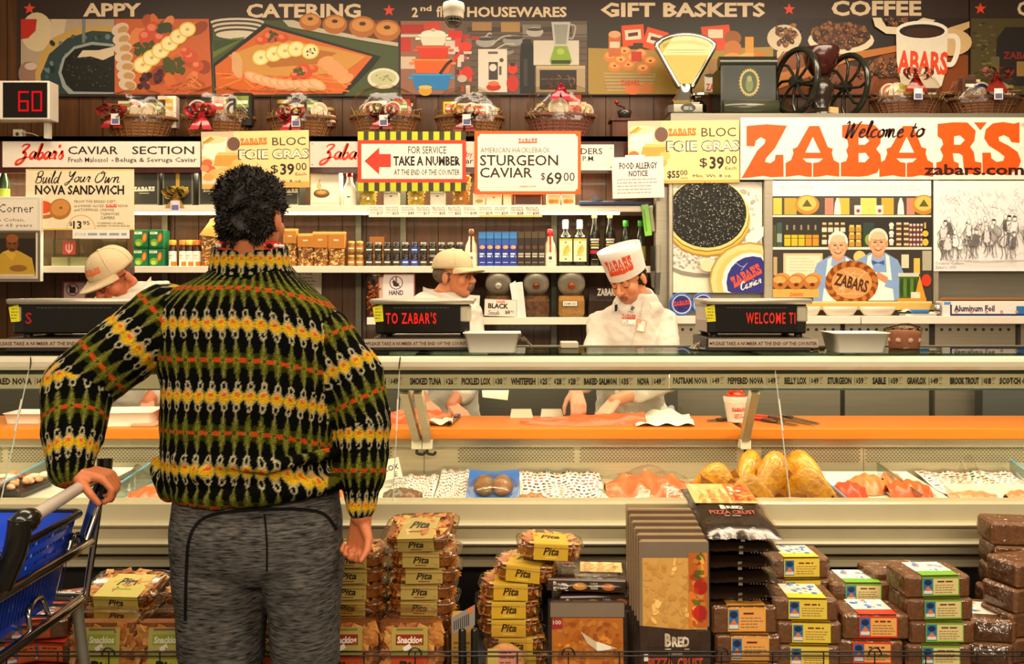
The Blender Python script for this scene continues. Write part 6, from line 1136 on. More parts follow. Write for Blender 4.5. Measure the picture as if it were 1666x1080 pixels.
m = M('film', '#eceae2'); m.grid(lambda a, b: (X(150, 3.5)+.22*a, 3.4+.3*b, ZD+.02+.05*math.sin(a*3)**2+.02*math.sin(a*15+b*8)), 18, 12); m.build('film_wrap', None, 'loose clear film on the deck by the cart handle', 'film')
t = foam(150, 208, 3.62, .08, .07, ZD, 'clear plastic tub on the deck behind the cart handle', '#c8c4b4', name='plastic_tub', cat='tub')
def lx(p): p.text('LOX', 627, 757, 649, 766, '#3b332c', .02); p.text('E', 640, 769, 645, 777, '#3b332c', .01)
sign('lox_tag', 'white tag lettered LOX standing in the case by the sleeve', 616, 747, 652, 780, lx, 3.62, '#e6ddcf', 12, 'price tag', None, .003)
m = M('chrome', '#b8b0a0'); m.tube([P(640, 779, 3.624), (X(640, 3.62), 3.63, ZD)], .003, 5); m.build('tag_pin', bpy.data.objects['lox_tag']); o = bpy.data.objects['tag_pin']; o.location = -bpy.data.objects['lox_tag'].location
m = M('paper', '#b3a88c'); m.x = Matrix.Identity(4); m.prism([P(784, 630, 3.47), P(828, 632, 3.47), P(826, 651, 3.475), P(785, 646, 3.475)], (0, .002, 0)); m.build('hanging_paper', None, 'beige paper slip hanging below the WHITEFISH price', 'paper')
# ---------------------------------------------------------------- scales, signs and trays on the counter top
ZT = 1.2265
def scale(px0, px1, Y, rz, led, lb, sticker, slx):
    w_ = (px1-px0)*Y/F; u = Y/F; t = thing('weighing_scale', (X((px0+px1)/2, Y), Y+.12, ZT), lb, 'scale', rz=rz); H = lambda py: ZC-(py-HY)*u-ZT
    m = M('paint', '#1c1914'); m.box((-w_/2-.0, -.13, 0.0), (w_/2-.01, .16, H(549)), bev=.004)
    for sx in (-1, 1):
        for sy in (-.06, .12): m.lathe([(.016, H(549)), (.016, H(541))], (sx*w_*.4, sy, 0), 12)
    m.build('platform', t)
    m = M('gloss', '#1d1a15'); m.box((-w_*.48, -.10, H(543)), (w_*.45, .15, H(493)), bev=.006); m.build('housing', t)
    m = M('gloss', '#b0a68f'); m.box((w_*.34, -.104, H(527)), (w_*.465, .13, H(495)), bev=.012); m.build('side_panel', t); m = M('gloss', '#a09680'); m.box((-w_*.485, -.104, H(527)), (-w_*.40, .13, H(495)), bev=.012); m.build('side_panel', t)
    m = M('steel', '#bdb3a0'); rr = [(-w_*.5+.004, -.12), (w_*.485, -.12), (w_*.5, -.105), (w_*.5, .15), (-w_*.5, .15), (-w_*.5-.012, -.105)]
    m.loft([[(a*.985, b*.97, H(495)) for a, b in rr], [(a, b, H(492)) for a, b in rr], [(a, b, H(487)) for a, b in rr], [(a*.97, b*.95, H(486)) for a, b in rr]]); m.build('platter', t)
    p = Pic((0, -.1005, 0), (u, 0, 0), (0, 0, -u), 'gloss', .0002); yy = lambda py: -H(py)/u
    p.rect(-w_/u*.40, yy(496), w_/u*.36, yy(540), '#15100d'); p.text(led[0], led[1], yy(508.5), led[2], yy(527), led[3], .012, 0, 1.2, 0, 'led'); p.greek(-w_/u*.3, yy(500), w_/u*.3, 1, 3, 1.4, '#5a544c', 3); p.build('display', t)
    if sticker:
        p = Pic((0, -.1055, 0), (u, 0, 0), (0, 0, -u), 'print'); a = -w_/u*.5-1; p.flat([(a, yy(500)), (a+16, yy(495)), (a+18, yy(523)), (a+4, yy(524))], '#d8cf1e'); p.greek(a+4, yy(502), a+15, 4, 5, 1.2, '#6a6414', 2); p.build('sticker', t)
    p = Pic((0, -.132, 0), (u, 0, 0), (0, 0, -u), 'print'); a = slx[0]-(px0+px1)/2; b = slx[1]-(px0+px1)/2; p.board(a, yy(551), b, yy(565), .003, '#b3a08c'); p.rect(a, yy(565), b, yy(564), '#8a5a48'); p.text('PLEASE TAKE A NUMBER AT THE END OF THE COUNTER', a+6, yy(555.5), b-2, yy(561.5), '#3b2c24', .02); p.el(a+3.5, yy(558.5), 2, 2, '#2a201a', n=8); p.build('counter_sign', t)
    m = M('paint', '#15130f'); m.tube(catmull([(w_*.42, .05, .03), (w_*.55, .02, .025), (w_*.6, -.04, .008), (w_*.5, -.1, .006)]), .006, 6); m.build('cord', t)
    return t
scale(12, 226, 3.42, R(2), ('S', -82, -72, '#7a1814'), 'steel topped scale with a dark display beside the bent cap', 1, (-6, 190)); scale(605, 770, 3.48, R(2), ("TO ZABAR'S", -62, 20, '#e01c14'), 'steel topped scale showing TO ZABARS in red', 1, (592, 766)); scale(1150, 1324, 3.45, R(-1), ('WELCOME TI', -20, 60, '#c02418'), 'steel topped scale showing WELCOME in red', 1, (1153, 1330))
foam(756, 846, 3.44, .07, .075, ZT, 'white foam tray on the glass top between scale and slicer', taper=.82); foam(1346, 1434, 3.44, .075, .075, ZT, 'white foam tray on the glass top right of the WELCOME scale', taper=.82)
m = M('film', '#eee8da'); m.grid(lambda a, b: (X(826, 3.6)+.1*a, 3.54+.1*b, ZT+.004+.05*math.sin(PI*a)*(1-b*.4)+.008*math.sin(a*25+b*11)), 16, 10); m.build('film_scrap', None, 'wrinkled clear film behind the foam tray by the middle scale', 'film')
m = M('chrome', '#b0aca0'); m.grid(lambda a, b: (X(1120, 3.6)+.11*a, 3.5+.12*b, ZT+.004+.026*math.sin(PI*a)*math.sin(PI*b)*(1+.4*math.sin(a*21+b*13))), 16, 12); m.build('crumpled_foil', None, 'crumpled foil on the glass top left of the WELCOME scale', 'foil')
m = M('paper', '#c8b8a0'); m.box((X(912, 3.66), 3.62, ZT), (X(940, 3.66), 3.70, ZT+.025), bev=.003); m.build('label_roll_box', None, 'small cream box on the glass top beside the slicing man', 'box')
t = thing('pink_tub', (X(1471, 3.62), 3.62, ZT), 'clear round tub with a pinkish checked wrapper on the glass top', 'tub'); m = M('clear', '#e6d8c8'); m.lathe([(.058, 0), (.066, .07), (.07, .075), (.074, .085), (.068, .088)], seg=24); m.build('tub', t)
m = M('paper', '#a87a68'); m.lathe([(.056, .002), (.064, .066), (.05, .072)], seg=24)
for k in range(8):
    a = k*PI/4; m.lathe([(.0, 0), (.0, 0)], seg=3); m.ell((.053*math.cos(a), .053*math.sin(a), .035), (.014, .014, .014), '#c89a84', seg=8, rings=5)
m.build('contents', t); m = M('gloss', '#4a2c20'); m.tube(catmull([(-.07, 0, .082), (-.02, -.05, .1), (.05, -.03, .086)]), .005, 6); m.build('handle', t)
# ---------------------------------------------------------------- people
from mathutils.bvhtree import BVHTree
from mathutils import noise
class Body:
    """rounded pieces merged into one continuous skin"""
    def __init__(s): s.m = M('skin'); s.pr = []
    def cap(s, a, b, ra, rb, col):
        a, b = Vector(a), Vector(b); d = (b-a); L = max(d.length, 1e-6); d = d/L; pts = []; rr = []
        for k in range(5): t = (k/4)*PI/2; pts.append(a-d*ra*math.cos(t)); rr.append(max(ra*math.sin(t), .0006))
        for k in range(5): t = (k/4)*PI/2; pts.append(b+d*rb*math.sin(t)); rr.append(max(rb*math.cos(t), .0006))
        s.m.tube(pts, rr, 12); s.pr.append(('c', np.array(a), np.array(b), ra, rb, hexc(col))); return s
    def ell(s, c, r, col, mx=None):
        q = mx.to_3x3() if mx else Matrix.Identity(3); vs = M('skin'); vs.ell((0, 0, 0), r, seg=18, rings=12)
        s.m.add([Vector(c)+q @ Vector(v) for v in vs.v], vs.f); s.pr.append(('e', np.array(c), np.array(q.transposed()), np.array(r), 0, hexc(col))); return s
    def raw(s, rings): s.m.loft(rings); return s
    def mesh(s, voxel=.004, smooth=2, disp=None):
        me = bpy.data.meshes.new('b'); me.from_pydata(s.m.v, [], s.m.f); o = bpy.data.objects.new('b', me); COL.objects.link(o)
        md = o.modifiers.new('r', 'REMESH'); md.mode = 'VOXEL'; md.voxel_size = voxel
        e = o.evaluated_get(bpy.context.evaluated_depsgraph_get()).to_mesh()
        n = len(e.vertices); v = np.zeros(n*3); e.vertices.foreach_get('co', v); v = v.reshape(-1, 3)
        ed = np.zeros(len(e.edges)*2, dtype=np.int32); e.edges.foreach_get('vertices', ed); ed = ed.reshape(-1, 2); f = [tuple(p.vertices) for p in e.polygons]
        o.to_mesh_clear(); bpy.data.objects.remove(o)
        dg = np.zeros(n); np.add.at(dg, ed[:, 0], 1); np.add.at(dg, ed[:, 1], 1)
        for _ in range(smooth):
            a = np.zeros((n, 3)); np.add.at(a, ed[:, 0], v[ed[:, 1]]); np.add.at(a, ed[:, 1], v[ed[:, 0]]); v = v*.4+.6*a/dg[:, None]
        if disp is not None: v = v+disp(v)
        return v, f
    def cols(s, v):
        best = np.full(len(v), 9e9); c = np.zeros((len(v), 3))
        for p in s.pr:
            if p[0] == 'c':
                ab = p[2]-p[1]; t = np.clip(((v-p[1]) @ ab)/max(ab @ ab, 1e-9), 0, 1); d = np.linalg.norm(v-p[1]-t[:, None]*ab, axis=1)-(p[3]+(p[4]-p[3])*t)
            else:
                q = (v-p[1]) @ p[2].T; k = np.linalg.norm(q/p[3], axis=1); d = (k-1)*p[3].min()
            w_ = d < best; best[w_] = d[w_]; c[w_] = p[5]
        return c
def vmesh(name, v, f, c, mt, parent):
    """mesh in world coordinates with one colour per vertex, parented to a base Empty"""
    me = bpy.data.meshes.new(name); me.from_pydata((v-np.array(parent_loc(parent))).tolist(), [], f); me.materials.append(MATS[mt]); me.polygons.foreach_set('use_smooth', [True]*len(f))
    at = me.color_attributes.new('col', 'FLOAT_COLOR', 'POINT'); a = np.ones((len(v), 4)); a[:, :3] = c; at.data.foreach_set('color', a.astype(np.float32).ravel())
    me.update(); return lk(bpy.data.objects.new(name, me), parent)
def parent_loc(o):
    l = Vector((0, 0, 0))
    while o is not None: l = l+o.location; o = o.parent
    return l
def lm(mt, col, par): m = M(mt, col); m.x = Matrix.Translation(-parent_loc(par)); return m
def frame(fwd, up=(0, 0, 1), c=(0, 0, 0), roll=0):
    f = Vector(fwd).normalized(); r = f.cross(Vector(up)).normalized(); u_ = r.cross(f); m = Matrix((r, f, u_)).transposed().to_4x4(); m.translation = Vector(c)
    return m @ Matrix.Rotation(R(roll), 4, 'Y')
def head(b, H, sk, hair, s=1., stub=None, neck=None, down=0):
    q = lambda x, y, z: H @ Vector((x*s, y*s, z*s)); e = lambda c, r, col: b.ell(q(*c), [k*s for k in r], col, H)
    dk = stub or sk
    e((0, -.012, .025), (.076, .094, .088), sk); e((0, .03, -.042), (.059, .06, .075), sk); e((0, .062, -.098), (.03, .026, .024), dk); e((0, .045, -.085), (.046, .04, .034), dk)
    for x in (-1, 1):
        e((.038*x, .058, -.035), (.027, .026, .03), sk); e((.033*x, .074, -.004), (.017, .014, .014), '#b07a58'); e((.033*x, .081, -.004), (.014, .0095, .010), sk); e((.033*x, .0855, -.013), (.011, .004, .003), '#4a2a1c')
        if not down: e((.033*x, .086, -.006), (.0095, .0045, .0055), '#c4b6a4'); e((.033*x, .0895, -.006), (.0045, .003, .0045), '#20140c')
        e((.078*x, -.016, -.022), (.009, .018, .031), sk); b.cap(q(.018*x, .092, .016), q(.05*x, .078, .018), .0058*s, .0045*s, hair); e((.012*x, .1, -.037), (.01, .011, .009), sk)
    b.cap(q(-.036, .078, .014), q(.036, .078, .014), .013*s, .013*s, sk); b.cap(q(0, .09, .0), q(0, .11, -.034), .009*s, .0145*s, sk)
    b.cap(q(-.02, .09, -.064), q(.02, .09, -.064), .0045*s, .0045*s, '#94523e'); b.cap(q(-.017, .089, -.074), q(.017, .089, -.074), .0052*s, .0052*s, '#a05c48')
    n0 = q(0, -.03, -.07); b.cap(n0, neck or q(0, -.045, -.17), .054*s, .06*s, sk)
def hand(b, W, side, curl, sk, s=1., spread=1., th=.0):
    """W: wrist frame (x to the thumb side, y along the fingers, z out of the back of the hand)"""
    q = lambda x, y, z: W @ Vector((x*s, y*s, z*s))
    for x in (.026, .009, -.009, -.026): b.cap(q(x*.6, .008, 0), q(x, .082, .002), .0165*s, .0125*s, sk)
    for k, (x, L) in enumerate([(.03, .074), (.011, .082), (-.009, .076), (-.028, .06)]):
        p = Vector((x, .086, .002)); a = 0; cu = curl[k] if hasattr(curl, '__len__') else curl
        d0 = x*2.2*spread*.5
        for j, (f_, r0, r1) in enumerate([(.45, .0098, .0088), (.3, .0088, .008), (.25, .008, .0062)]):
            a += cu*(.8 if j == 0 else 1.1); n_ = p+Vector((d0*math.cos(R(a))*.25, math.cos(R(a)), -math.sin(R(a))))*L*f_; b.cap(q(*p), q(*n_), r0*s, r1*s, sk); p = n_
    t0, t1, t2, t3 = Vector((.018, .02, -.006)), Vector((.043, .048, -.016)), Vector((.054, .074, -.022-th)), Vector((.052, .097, -.03-th*2))
    b.cap(q(*t0), q(*t1), .0165*s, .0125*s, sk); b.cap(q(*t1), q(*t2), .0115*s, .0102*s, sk); b.cap(q(*t2), q(*t3), .0102*s, .0075*s, sk)
def wrinkle(amp, sc_, st=(1, 1, 1), seed=0):
    def f(v):
        o = np.zeros_like(v)
        for i, p in enumerate(v): o[i] = noise.noise_vector(Vector((p[0]*sc_*st[0]+seed, p[1]*sc_*st[1], p[2]*sc_*st[2])))
        return o*amp
    return f
def decal(v, f, parent, mt='print', off=.0015):
    bv = BVHTree.FromPolygons([tuple(p) for p in v], f); p = Pic.at(1.0, mt, .0002); p.x = Matrix.Translation(-parent_loc(parent)); o = Vector((0, 0, ZC))
    def q(x, y, k=None):
        d = (P(x, y, 1.0)-o).normalized(); h_ = bv.ray_cast(o, d)
        pt = h_[0] if h_[0] is not None else o+d*3; return pt-d*(off+(p.k if k is None else k)*.0002)
    p.q = q; return p
# ---- the shopper seen from behind
YM = 2.4
per = thing('person', (P(415, 900, YM).x, YM, 0), 'person seen from behind in a knit-patterned fleece jacket and grey shorts pulling a cart', 'person')
SK = '#b4683f'
q = lambda x, y, d=0.: P(x, y, YM+d)
b = Body(); H = frame((.16, 1, -.05), c=q(411, 348)); head(b, H, SK, '#140e0a', 1.0, neck=q(408, 450))
LEG = '#131110'
b.cap(q(408, 452, .03), q(408, 520, .03), .05, .07, SK); b.cap(q(408, 520, .03), q(408, 760, .02), .07, .1, SK); b.cap(q(360, 800), q(356, 1000), .10, .085, SK); b.cap(q(470, 800), q(492, 1000), .10, .085, SK)
for hx, fx in ((356, 352), (492, 500)):
    k = q(hx, 1060); fl = Vector((P(fx, 1060, YM).x, YM-.02, .09)); b.cap(q(hx, 1000), k, .085, .06, LEG); b.cap(k, (k.x, YM-.03, .32), .058, .056, LEG); b.cap((k.x, YM-.03, .32), fl, .056, .038, LEG); b.cap(fl+Vector((0, -.02, -.05)), fl+Vector((0, .17, -.055)), .04, .034, LEG)
EL, WL = P(126, 628, 2.33), P(114, 772, 2.185); ER, WR = P(592, 690, 2.40), P(588, 838, 2.36)
b.cap(q(262, 515), EL, .05, .042, SK); b.cap(EL, WL, .042, .031, SK); b.cap(q(528, 540), ER, .05, .042, SK); b.cap(ER, WR, .042, .03, SK)
def hframe(c, y, z): y = Vector(y).normalized(); x = y.cross(Vector(z)).normalized(); zz = x.cross(y); m = Matrix((x, y, zz)).transposed().to_4x4(); m.translation = Vector(c); return m
BAR0, BAR1 = Vector((-1.005, 1.86, .985)), Vector((-1.045, 2.29, .995))
hand(b, hframe(WR+Vector((0, 0, -.005)), (-.12, .0, -1), (.45, .9, 0)), 1, (56, 60, 64, 68), SK, .95, 1, .012)
hand(b, hframe(WL+Vector((.006, .0, .012)), (.93, .05, -.22), (.2, .0, 1)), 1, (46, 52, 56, 60), SK, 1.0, 1, .01)
v, f = b.mesh(.004, 2); vmesh('body', v, f, b.cols(v), 'skin', per)
# hair: a short tousled crop
bh = Body(); qh = lambda x, y, z: H @ Vector((x, y, z))
bh.ell(qh(0, -.018, .028), (.084, .102, .090), '#120c08', H); bh.ell(qh(0, -.05, -.03), (.074, .064, .062), '#120c08', H); bh.ell(qh(0, -.05, -.052), (.062, .05, .042), '#120c08', H); bh.ell(qh(.0, .02, .07), (.066, .075, .045), '#120c08', H)
v, f = bh.mesh(.005, 2, wrinkle(.016, 34)); vmesh('hair', v, f, bh.cols(v), 'hair', per)
m = lm('hair', '#140e0a', per); hr = random.Random(4)
for k in range(0, len(v), max(1, len(v)//3600)):
    p = Vector(v[k]); n_ = (p-Vector(qh(0, -.01, .0))).normalized(); d = (n_+Vector((hr.uniform(-1.2, 1.2), hr.uniform(-1.2, 1.2), hr.uniform(-1.4, .5)))).normalized(); s_ = n_.cross(d).normalized()*.0022; L = hr.uniform(.008, .016)
    m.add([p-s_, p+s_, p+d*L*.6+s_*.6+n_*.004, p+d*L], [(0, 1, 2), (0, 2, 3)], hr.choice(['#140e0a', '#0d0907', '#221812', '#2c2018']))
m.build('hair_tufts', per)
# jacket
RW = [(428, 352, 466, .075), (445, 330, 480, .095), (470, 285, 508, .115), (500, 252, 543, .125), (545, 250, 560, .135), (620, 262, 558, .145), (700, 262, 549, .15), (745, 264, 549, .155), (775, 263, 553, .16), (795, 266, 552, .155), (808, 280, 540, .14)]
def ring(r_, n=40, tilt=0):
    y_, a, c, dp = r_; A, B = q(a, y_), q(c, y_); cx = (A.x+B.x)/2; hw = (B.x-A.x)/2; o = []
    for k in range(n):
        t = 2*PI*k/n; ct, st = math.cos(t), math.sin(t); e = .82
        z_ = A.z+(.018*(cx+hw*ct-A.x)/(2*hw) if y_ > 740 else 0)
        o.append((cx+hw*math.copysign(abs(ct)**e, ct), YM+.02+dp*math.copysign(abs(st)**e, st), z_))
    return o
bj = Body(); bj.raw([ring(r_) for r_ in RW]); sL, sR = q(268, 520, .02), q(526, 546, .02)
bj.cap(sL, EL, .098, .088, '#000'); bj.cap(EL, EL+(WL-EL)*.55, .088, .077, '#000'); bj.cap(EL+(WL-EL)*.5, WL+Vector((0, 0, .012)), .078, .05, '#000')
bj.cap(sR, q(576, 612, .02), .080, .082, '#000'); bj.cap(q(576, 612, .02), ER, .08, .076, '#000'); bj.cap(ER, ER+(WR-ER)*.6, .076, .062, '#000'); bj.cap(ER+(WR-ER)*.5, WR+Vector((0, 0, .03)), .062, .043, '#000')
hem = [q(x, y, d) for x, y, d in [(272, 792, -.02), (300, 806, -.09), (350, 812, -.125), (420, 806, -.14), (490, 796, -.12), (540, 786, -.05)]]
for a, c in zip(hem, hem[1:]): bj.cap(a, c, .028, .028, '#000')
for a, c, r_ in [((270, 775, -.03), (330, 770, -.12), .03), ((290, 745, -.10), (430, 760, -.15), .018), ((430, 760, -.15), (540, 738, -.09), .016), ((265, 760, .0), (275, 795, -.04), .035)]: bj.cap(q(*a), q(*c), r_, r_, '#000')
w1 = wrinkle(.008, 7, (1, 1, 1.8)); w2 = wrinkle(.0035, 26, seed=5)
v, f = bj.mesh(.004, 5, lambda v: w1(v)*np.clip((1.25-v[:, 2:3])*2.2, .35, 1.3)+w2(v))
def knit(u_, w_):
    """fleece pattern: u_ across (m), w_ along rows (m); yellow row at w_=0"""
    p = ((u_/.0312+.5) % 1-.5)*40; y = ((w_/.184+.5) % 1-.5)*184; yo = 92-np.abs(y); ax = np.abs(p); c = np.zeros(u_.shape+(3,)); L = lambda h_: np.array(hexc(h_))
    c[:] = L('#070806')
    sp = ax < 15*np.clip(1-yo/50, 0, 1)**.7; c[sp] = L('#565916'); sp2 = ax < 8*np.clip(1-yo/40, 0, 1); c[sp2] = L('#82802a'); c[(ax < 3) & (yo < 26)] = L('#6a6a2a')
    c[(ax > 15.5*np.clip(yo/30, .0, 1.25)) & (yo < 20) & (ax > 12)] = L('#2c320e')
    c[(yo < 5.5) & (ax > 8.5)] = L('#c04a14'); c[(yo < 3) & (ax < 5)] = L('#39400f')
    c[(ax < 1.5) & (np.abs(y) > 24) & (yo > 24)] = L('#8a8258')
    yd = np.abs(y); e = ax/20+yd/27
    c[(e < 1.28) & (yd < 24)] = L('#8d8763'); c[(ax/20+yd/24 < 1.06)] = L('#dcae22'); c[yd < 6] = L('#dcae22'); c[(yd < 3.5) & (ax > 16)] = L('#b98d1a')
    c[(ax < 6.5*(1-(y-3)/17)) & (y > 1) & (y < 17)] = L('#e0562c'); c[(ax < 4) & (y > 9) & (y < 16)] = L('#e8a088')
    rg = np.abs(np.hypot(p/1.0, (yd-27)/1.25)-7.5); c[(rg < 2.1) & (yd > 16)] = L('#b3ab86'); c[(np.hypot(p, (yd-27)/1.25) < 5)] = L('#0a0c08')
    return c
def seg(v, a, c): a = np.array(a); ab = np.array(c)-a; t = ((v-a) @ ab)/(ab @ ab); return t, np.linalg.norm(v-a-np.clip(t, 0, 1)[:, None]*ab, axis=1), np.linalg.norm(ab)
def armuv(v, a, m_, c, off):
    t1, d1, l1 = seg(v, a, m_); t2, d2, l2 = seg(v, m_, c); lo = d2 < d1; w_ = np.where(lo, l1+np.clip(t2, 0, 1.2)*l2, np.clip(t1, -.5, 1)*l1)
    A, B, C_ = np.array(a), np.array(m_), np.array(c); base = np.where(lo[:, None], B+np.clip(t2, 0, 1)[:, None]*(C_-B), A+np.clip(t1, 0, 1)[:, None]*(B-A)); ax = np.where(lo[:, None], (C_-B)/l2, (B-A)/l1)
    r_ = v-base; e1 = np.array([0, -1., 0]); e1 = e1-ax*(ax @ e1)[:, None]; e1 /= np.linalg.norm(e1, axis=1)[:, None]; e2 = np.cross(ax, e1); an = np.arctan2((r_*e2).sum(1), (r_*e1).sum(1))
    return an*.0764, off-w_, np.minimum(d1, d2)
zr = np.array([q(0, r_[0]).z for r_ in RW])[::-1]; cxs = np.array([(q(r_[1], r_[0]).x+q(r_[2], r_[0]).x)/2 for r_ in RW])[::-1]; hws = np.array([(q(r_[2], r_[0]).x-q(r_[1], r_[0]).x)/2 for r_ in RW])[::-1]; dps = np.array([r_[3] for r_ in RW])[::-1]
cx, hw, dp = [np.interp(v[:, 2], zr, a) for a in (cxs, hws, dps)]
tor = (np.hypot((v[:, 0]-cx)/hw, (v[:, 1]-YM-.02)/dp)-1)*.14
ut = np.arctan2(v[:, 0]-cx, -(v[:, 1]-YM-.02)*hw/dp)*.2292; wt = v[:, 2]-q(0, 524).z+.035*np.clip((v[:, 0]-cx)/.2, 0, 2)**2
col = knit(ut, wt)
for a, m_, c, off, r_ in [(sL, EL, WL, .10, .088), (sR, ER, WR, .105, .078)]:
    ua, wa, da = armuv(v, a, m_, c, off); msk = (da-r_) < tor; col[msk] = knit(ua[msk], wa[msk])
jk = vmesh('jacket', v, f, col, 'fleece', per)
# standing collar and the shirt collar inside it
def cring(y_, rx, ry, dy=0, tl=0): c = q(407, y_, .01+dy); return [(c.x+rx*math.cos(t), c.y+ry*math.sin(t), c.z+tl*math.sin(t)) for t in [2*PI*k/150 for k in range(150)]]
rs = []
for k in range(29): t = k/28; rs.append(cring(450-48*t, .112-.012*t, .092-.006*t, 0, .012))
for k in range(6): t = k/5; rs.append(cring(402+30*t, .094, .080, 0, .012))
cm_ = M('fleece'); cm_.loft(rs, caps=(0, 0)); cv = np.array(cm_.v); cu_ = np.arctan2(cv[:, 0]-q(407, 430).x, -(cv[:, 1]-YM-.01))*.1146; cc = knit(cu_+.0, (cv[:, 2]-q(0, 424).z)*1.0)
vmesh('collar', cv, cm_.f, cc, 'fleece', jk)
m = lm('cloth', '#b8281c', per); m.loft([cring(412, .088, .074), cring(398, .084, .070), cring(393, .080, .066), cring(405, .076, .062)], caps=(0, 0)); sc_ = m.build('shirt_collar', per)
m = lm('cloth', '#d8c8bc', per); hr = random.Random(3)
for k in range(26):
    t = 2*PI*k/26; c = q(407, 401, .01); m.ell((c.x+.0875*math.cos(t), c.y+.0735*math.sin(t), c.z), (.009, .005, .006), hr.choice(['#d8c8bc', '#e0703a', '#2c1a16']), seg=8, rings=5, rot=(0, 0, t+PI/2))
m.build('collar_print', sc_)
# shorts
bs = Body(); e_ = lambda y_, a, c, dp, dy=0: (lambda A, B: [((A.x+B.x)/2+(B.x-A.x)/2*math.copysign(abs(math.cos(t))**.85, math.cos(t)), YM+.0+dy+dp*math.copysign(abs(math.sin(t))**.85, math.sin(t)), A.z) for t in [2*PI*k/36 for k in range(36)]])(q(a, y_), q(c, y_))
bs.raw([e_(770, 290, 545, .12, .02), e_(800, 284, 550, .13, .01), e_(850, 280, 556, .155, .0), (e_(905, 283, 556, .15, 0)), e_(935, 287, 556, .12, .01)])
bs.raw([e_(880, 282, 438, .13, 0), e_(935, 286, 434, .132, 0), e_(1000, 291, 431, .122, 0), e_(1050, 294, 431, .115, 0), e_(1078, 302, 430, .11, 0)])
bs.raw([e_(880, 412, 558, .13, 0), e_(935, 430, 557, .132, 0), e_(1000, 440, 553, .122, 0), e_(1050, 444, 552, .115, 0), e_(1084, 446, 550, .11, 0)])
v, f = bs.mesh(.006, 4, wrinkle(.006, 9, (1, 1, 1.4))); sh = vmesh('shorts', v, f, np.tile(np.array(hexc('#161515')), (len(v), 1)), 'heather', per)
p = decal(v, f, sh, 'cloth', .003)
for L in [[(301, 1010), (303, 930), (307, 880), (322, 850), (350, 836), (400, 830), (450, 828), (500, 829), (530, 838), (548, 862)], [(430, 836), (434, 880), (434, 930)]]: p.stroke(L, 5 if len(L) > 4 else 3, '#0b0a0a', 6)
p.build('piping', sh)
# ---- three servers behind the counter
def cap_hat(H, par, s, col, logo=None, rx=.091, ry=.109, hz=.09):
    X_ = Matrix.Translation(-parent_loc(par)) @ H @ Matrix.Scale(s, 4)
    sf = lambda a, t, k=1.: Vector((rx*k*math.cos(t)**.8*math.cos(a), -.01+ry*k*math.cos(t)**.8*math.sin(a), .038+hz*k*math.sin(t)))
    m = M('cloth', col); m.x = X_; m.loft([[sf(2*PI*k/32, t) for k in range(32)] for t in [PI/2*j/8*.995 for j in range(9)]], caps=(0, 0)); m.loft([[sf(2*PI*k/32, 0, 1.01) for k in range(32)], [sf(2*PI*k/32, 0, 1.01)-Vector((0, 0, .012)) for k in range(32)], [sf(2*PI*k/32, 0, .96)-Vector((0, 0, .012)) for k in range(32)]], caps=(0, 0))
    m.ell((0, -.01, .038+hz), (.01, .01, .007), seg=10, rings=6)
    for k in range(6): a = k*PI/3+.5; m.tube([sf(a, t, 1.004) for t in [PI/2*j/8*.98 for j in range(9)]], .0016, 4)
    c = m.build('cap', par)
    m = M('cloth', col); m.x = X_
    def br(u_, w_): a = R(22)+R(136)*u_; r_ = w_*.078*math.sin(PI*u_)**.55; e0 = sf(a, 0, 1.0); return e0+Vector((0, r_*.88, -.004-.016*(2*u_-1)**2*w_-.012*w_))
    m.grid(br, 20, 6); m.grid(lambda a, w_: br(a, w_)-Vector((0, 0, .005)), 20, 6); m.build('brim', c)
    if logo:
        a0, t0, wd = logo; p = Pic((0, 0, 0), (1, 0, 0), (0, 0, -1), 'print', .0002); p.x = X_; p.q = lambda x, y, k=None: sf(a0+x/rx, t0-y/hz, 1.012+p.k*.0008); p.zabars(-wd, -.014, wd, .014, '#e4632c', col, apos=False); p.build('logo', c)
    return c
def coat(par, rings_, arms, col='#cdc4b4', vox=.007, seed=1, amp=.013):
    bc = Body(); bc.raw(rings_)
    for a in arms:
        for (p0, r0), (p1, r1) in zip(a, a[1:]): bc.cap(p0, p1, r0, r1, col)
    w_ = wrinkle(amp, 9, seed=seed); w3 = wrinkle(amp*.4, 30, seed=seed+4); v, f = bc.mesh(vox, 3, lambda v: w_(v)+w3(v)); return v, f, vmesh('coat', v, f, np.tile(np.array(hexc(col)), (len(v), 1)), 'cloth', par)
def erings(rows, Y, n=32): return [[(P(cx, y_, Y).x+rx*math.copysign(abs(math.cos(t))**.85, math.cos(t)), Y+dy+ry*math.copysign(abs(math.sin(t))**.85, math.sin(t)), P(cx, y_, Y).z) for t in [2*PI*k/n for k in range(n)]] for cx, y_, rx, ry, dy in rows]
def legs(b, cx, Y, col='#2a2622'):
    x = P(cx, 700, Y).x
    for s_ in (-.09, .09): b.cap((x+s_, Y, .88), (x+s_, Y, .48), .08, .06, col); b.cap((x+s_, Y, .48), (x+s_, Y, .1), .058, .042, col); b.cap((x+s_, Y, .045), (x+s_, Y-.15, .04), .042, .036, '#1a1614')
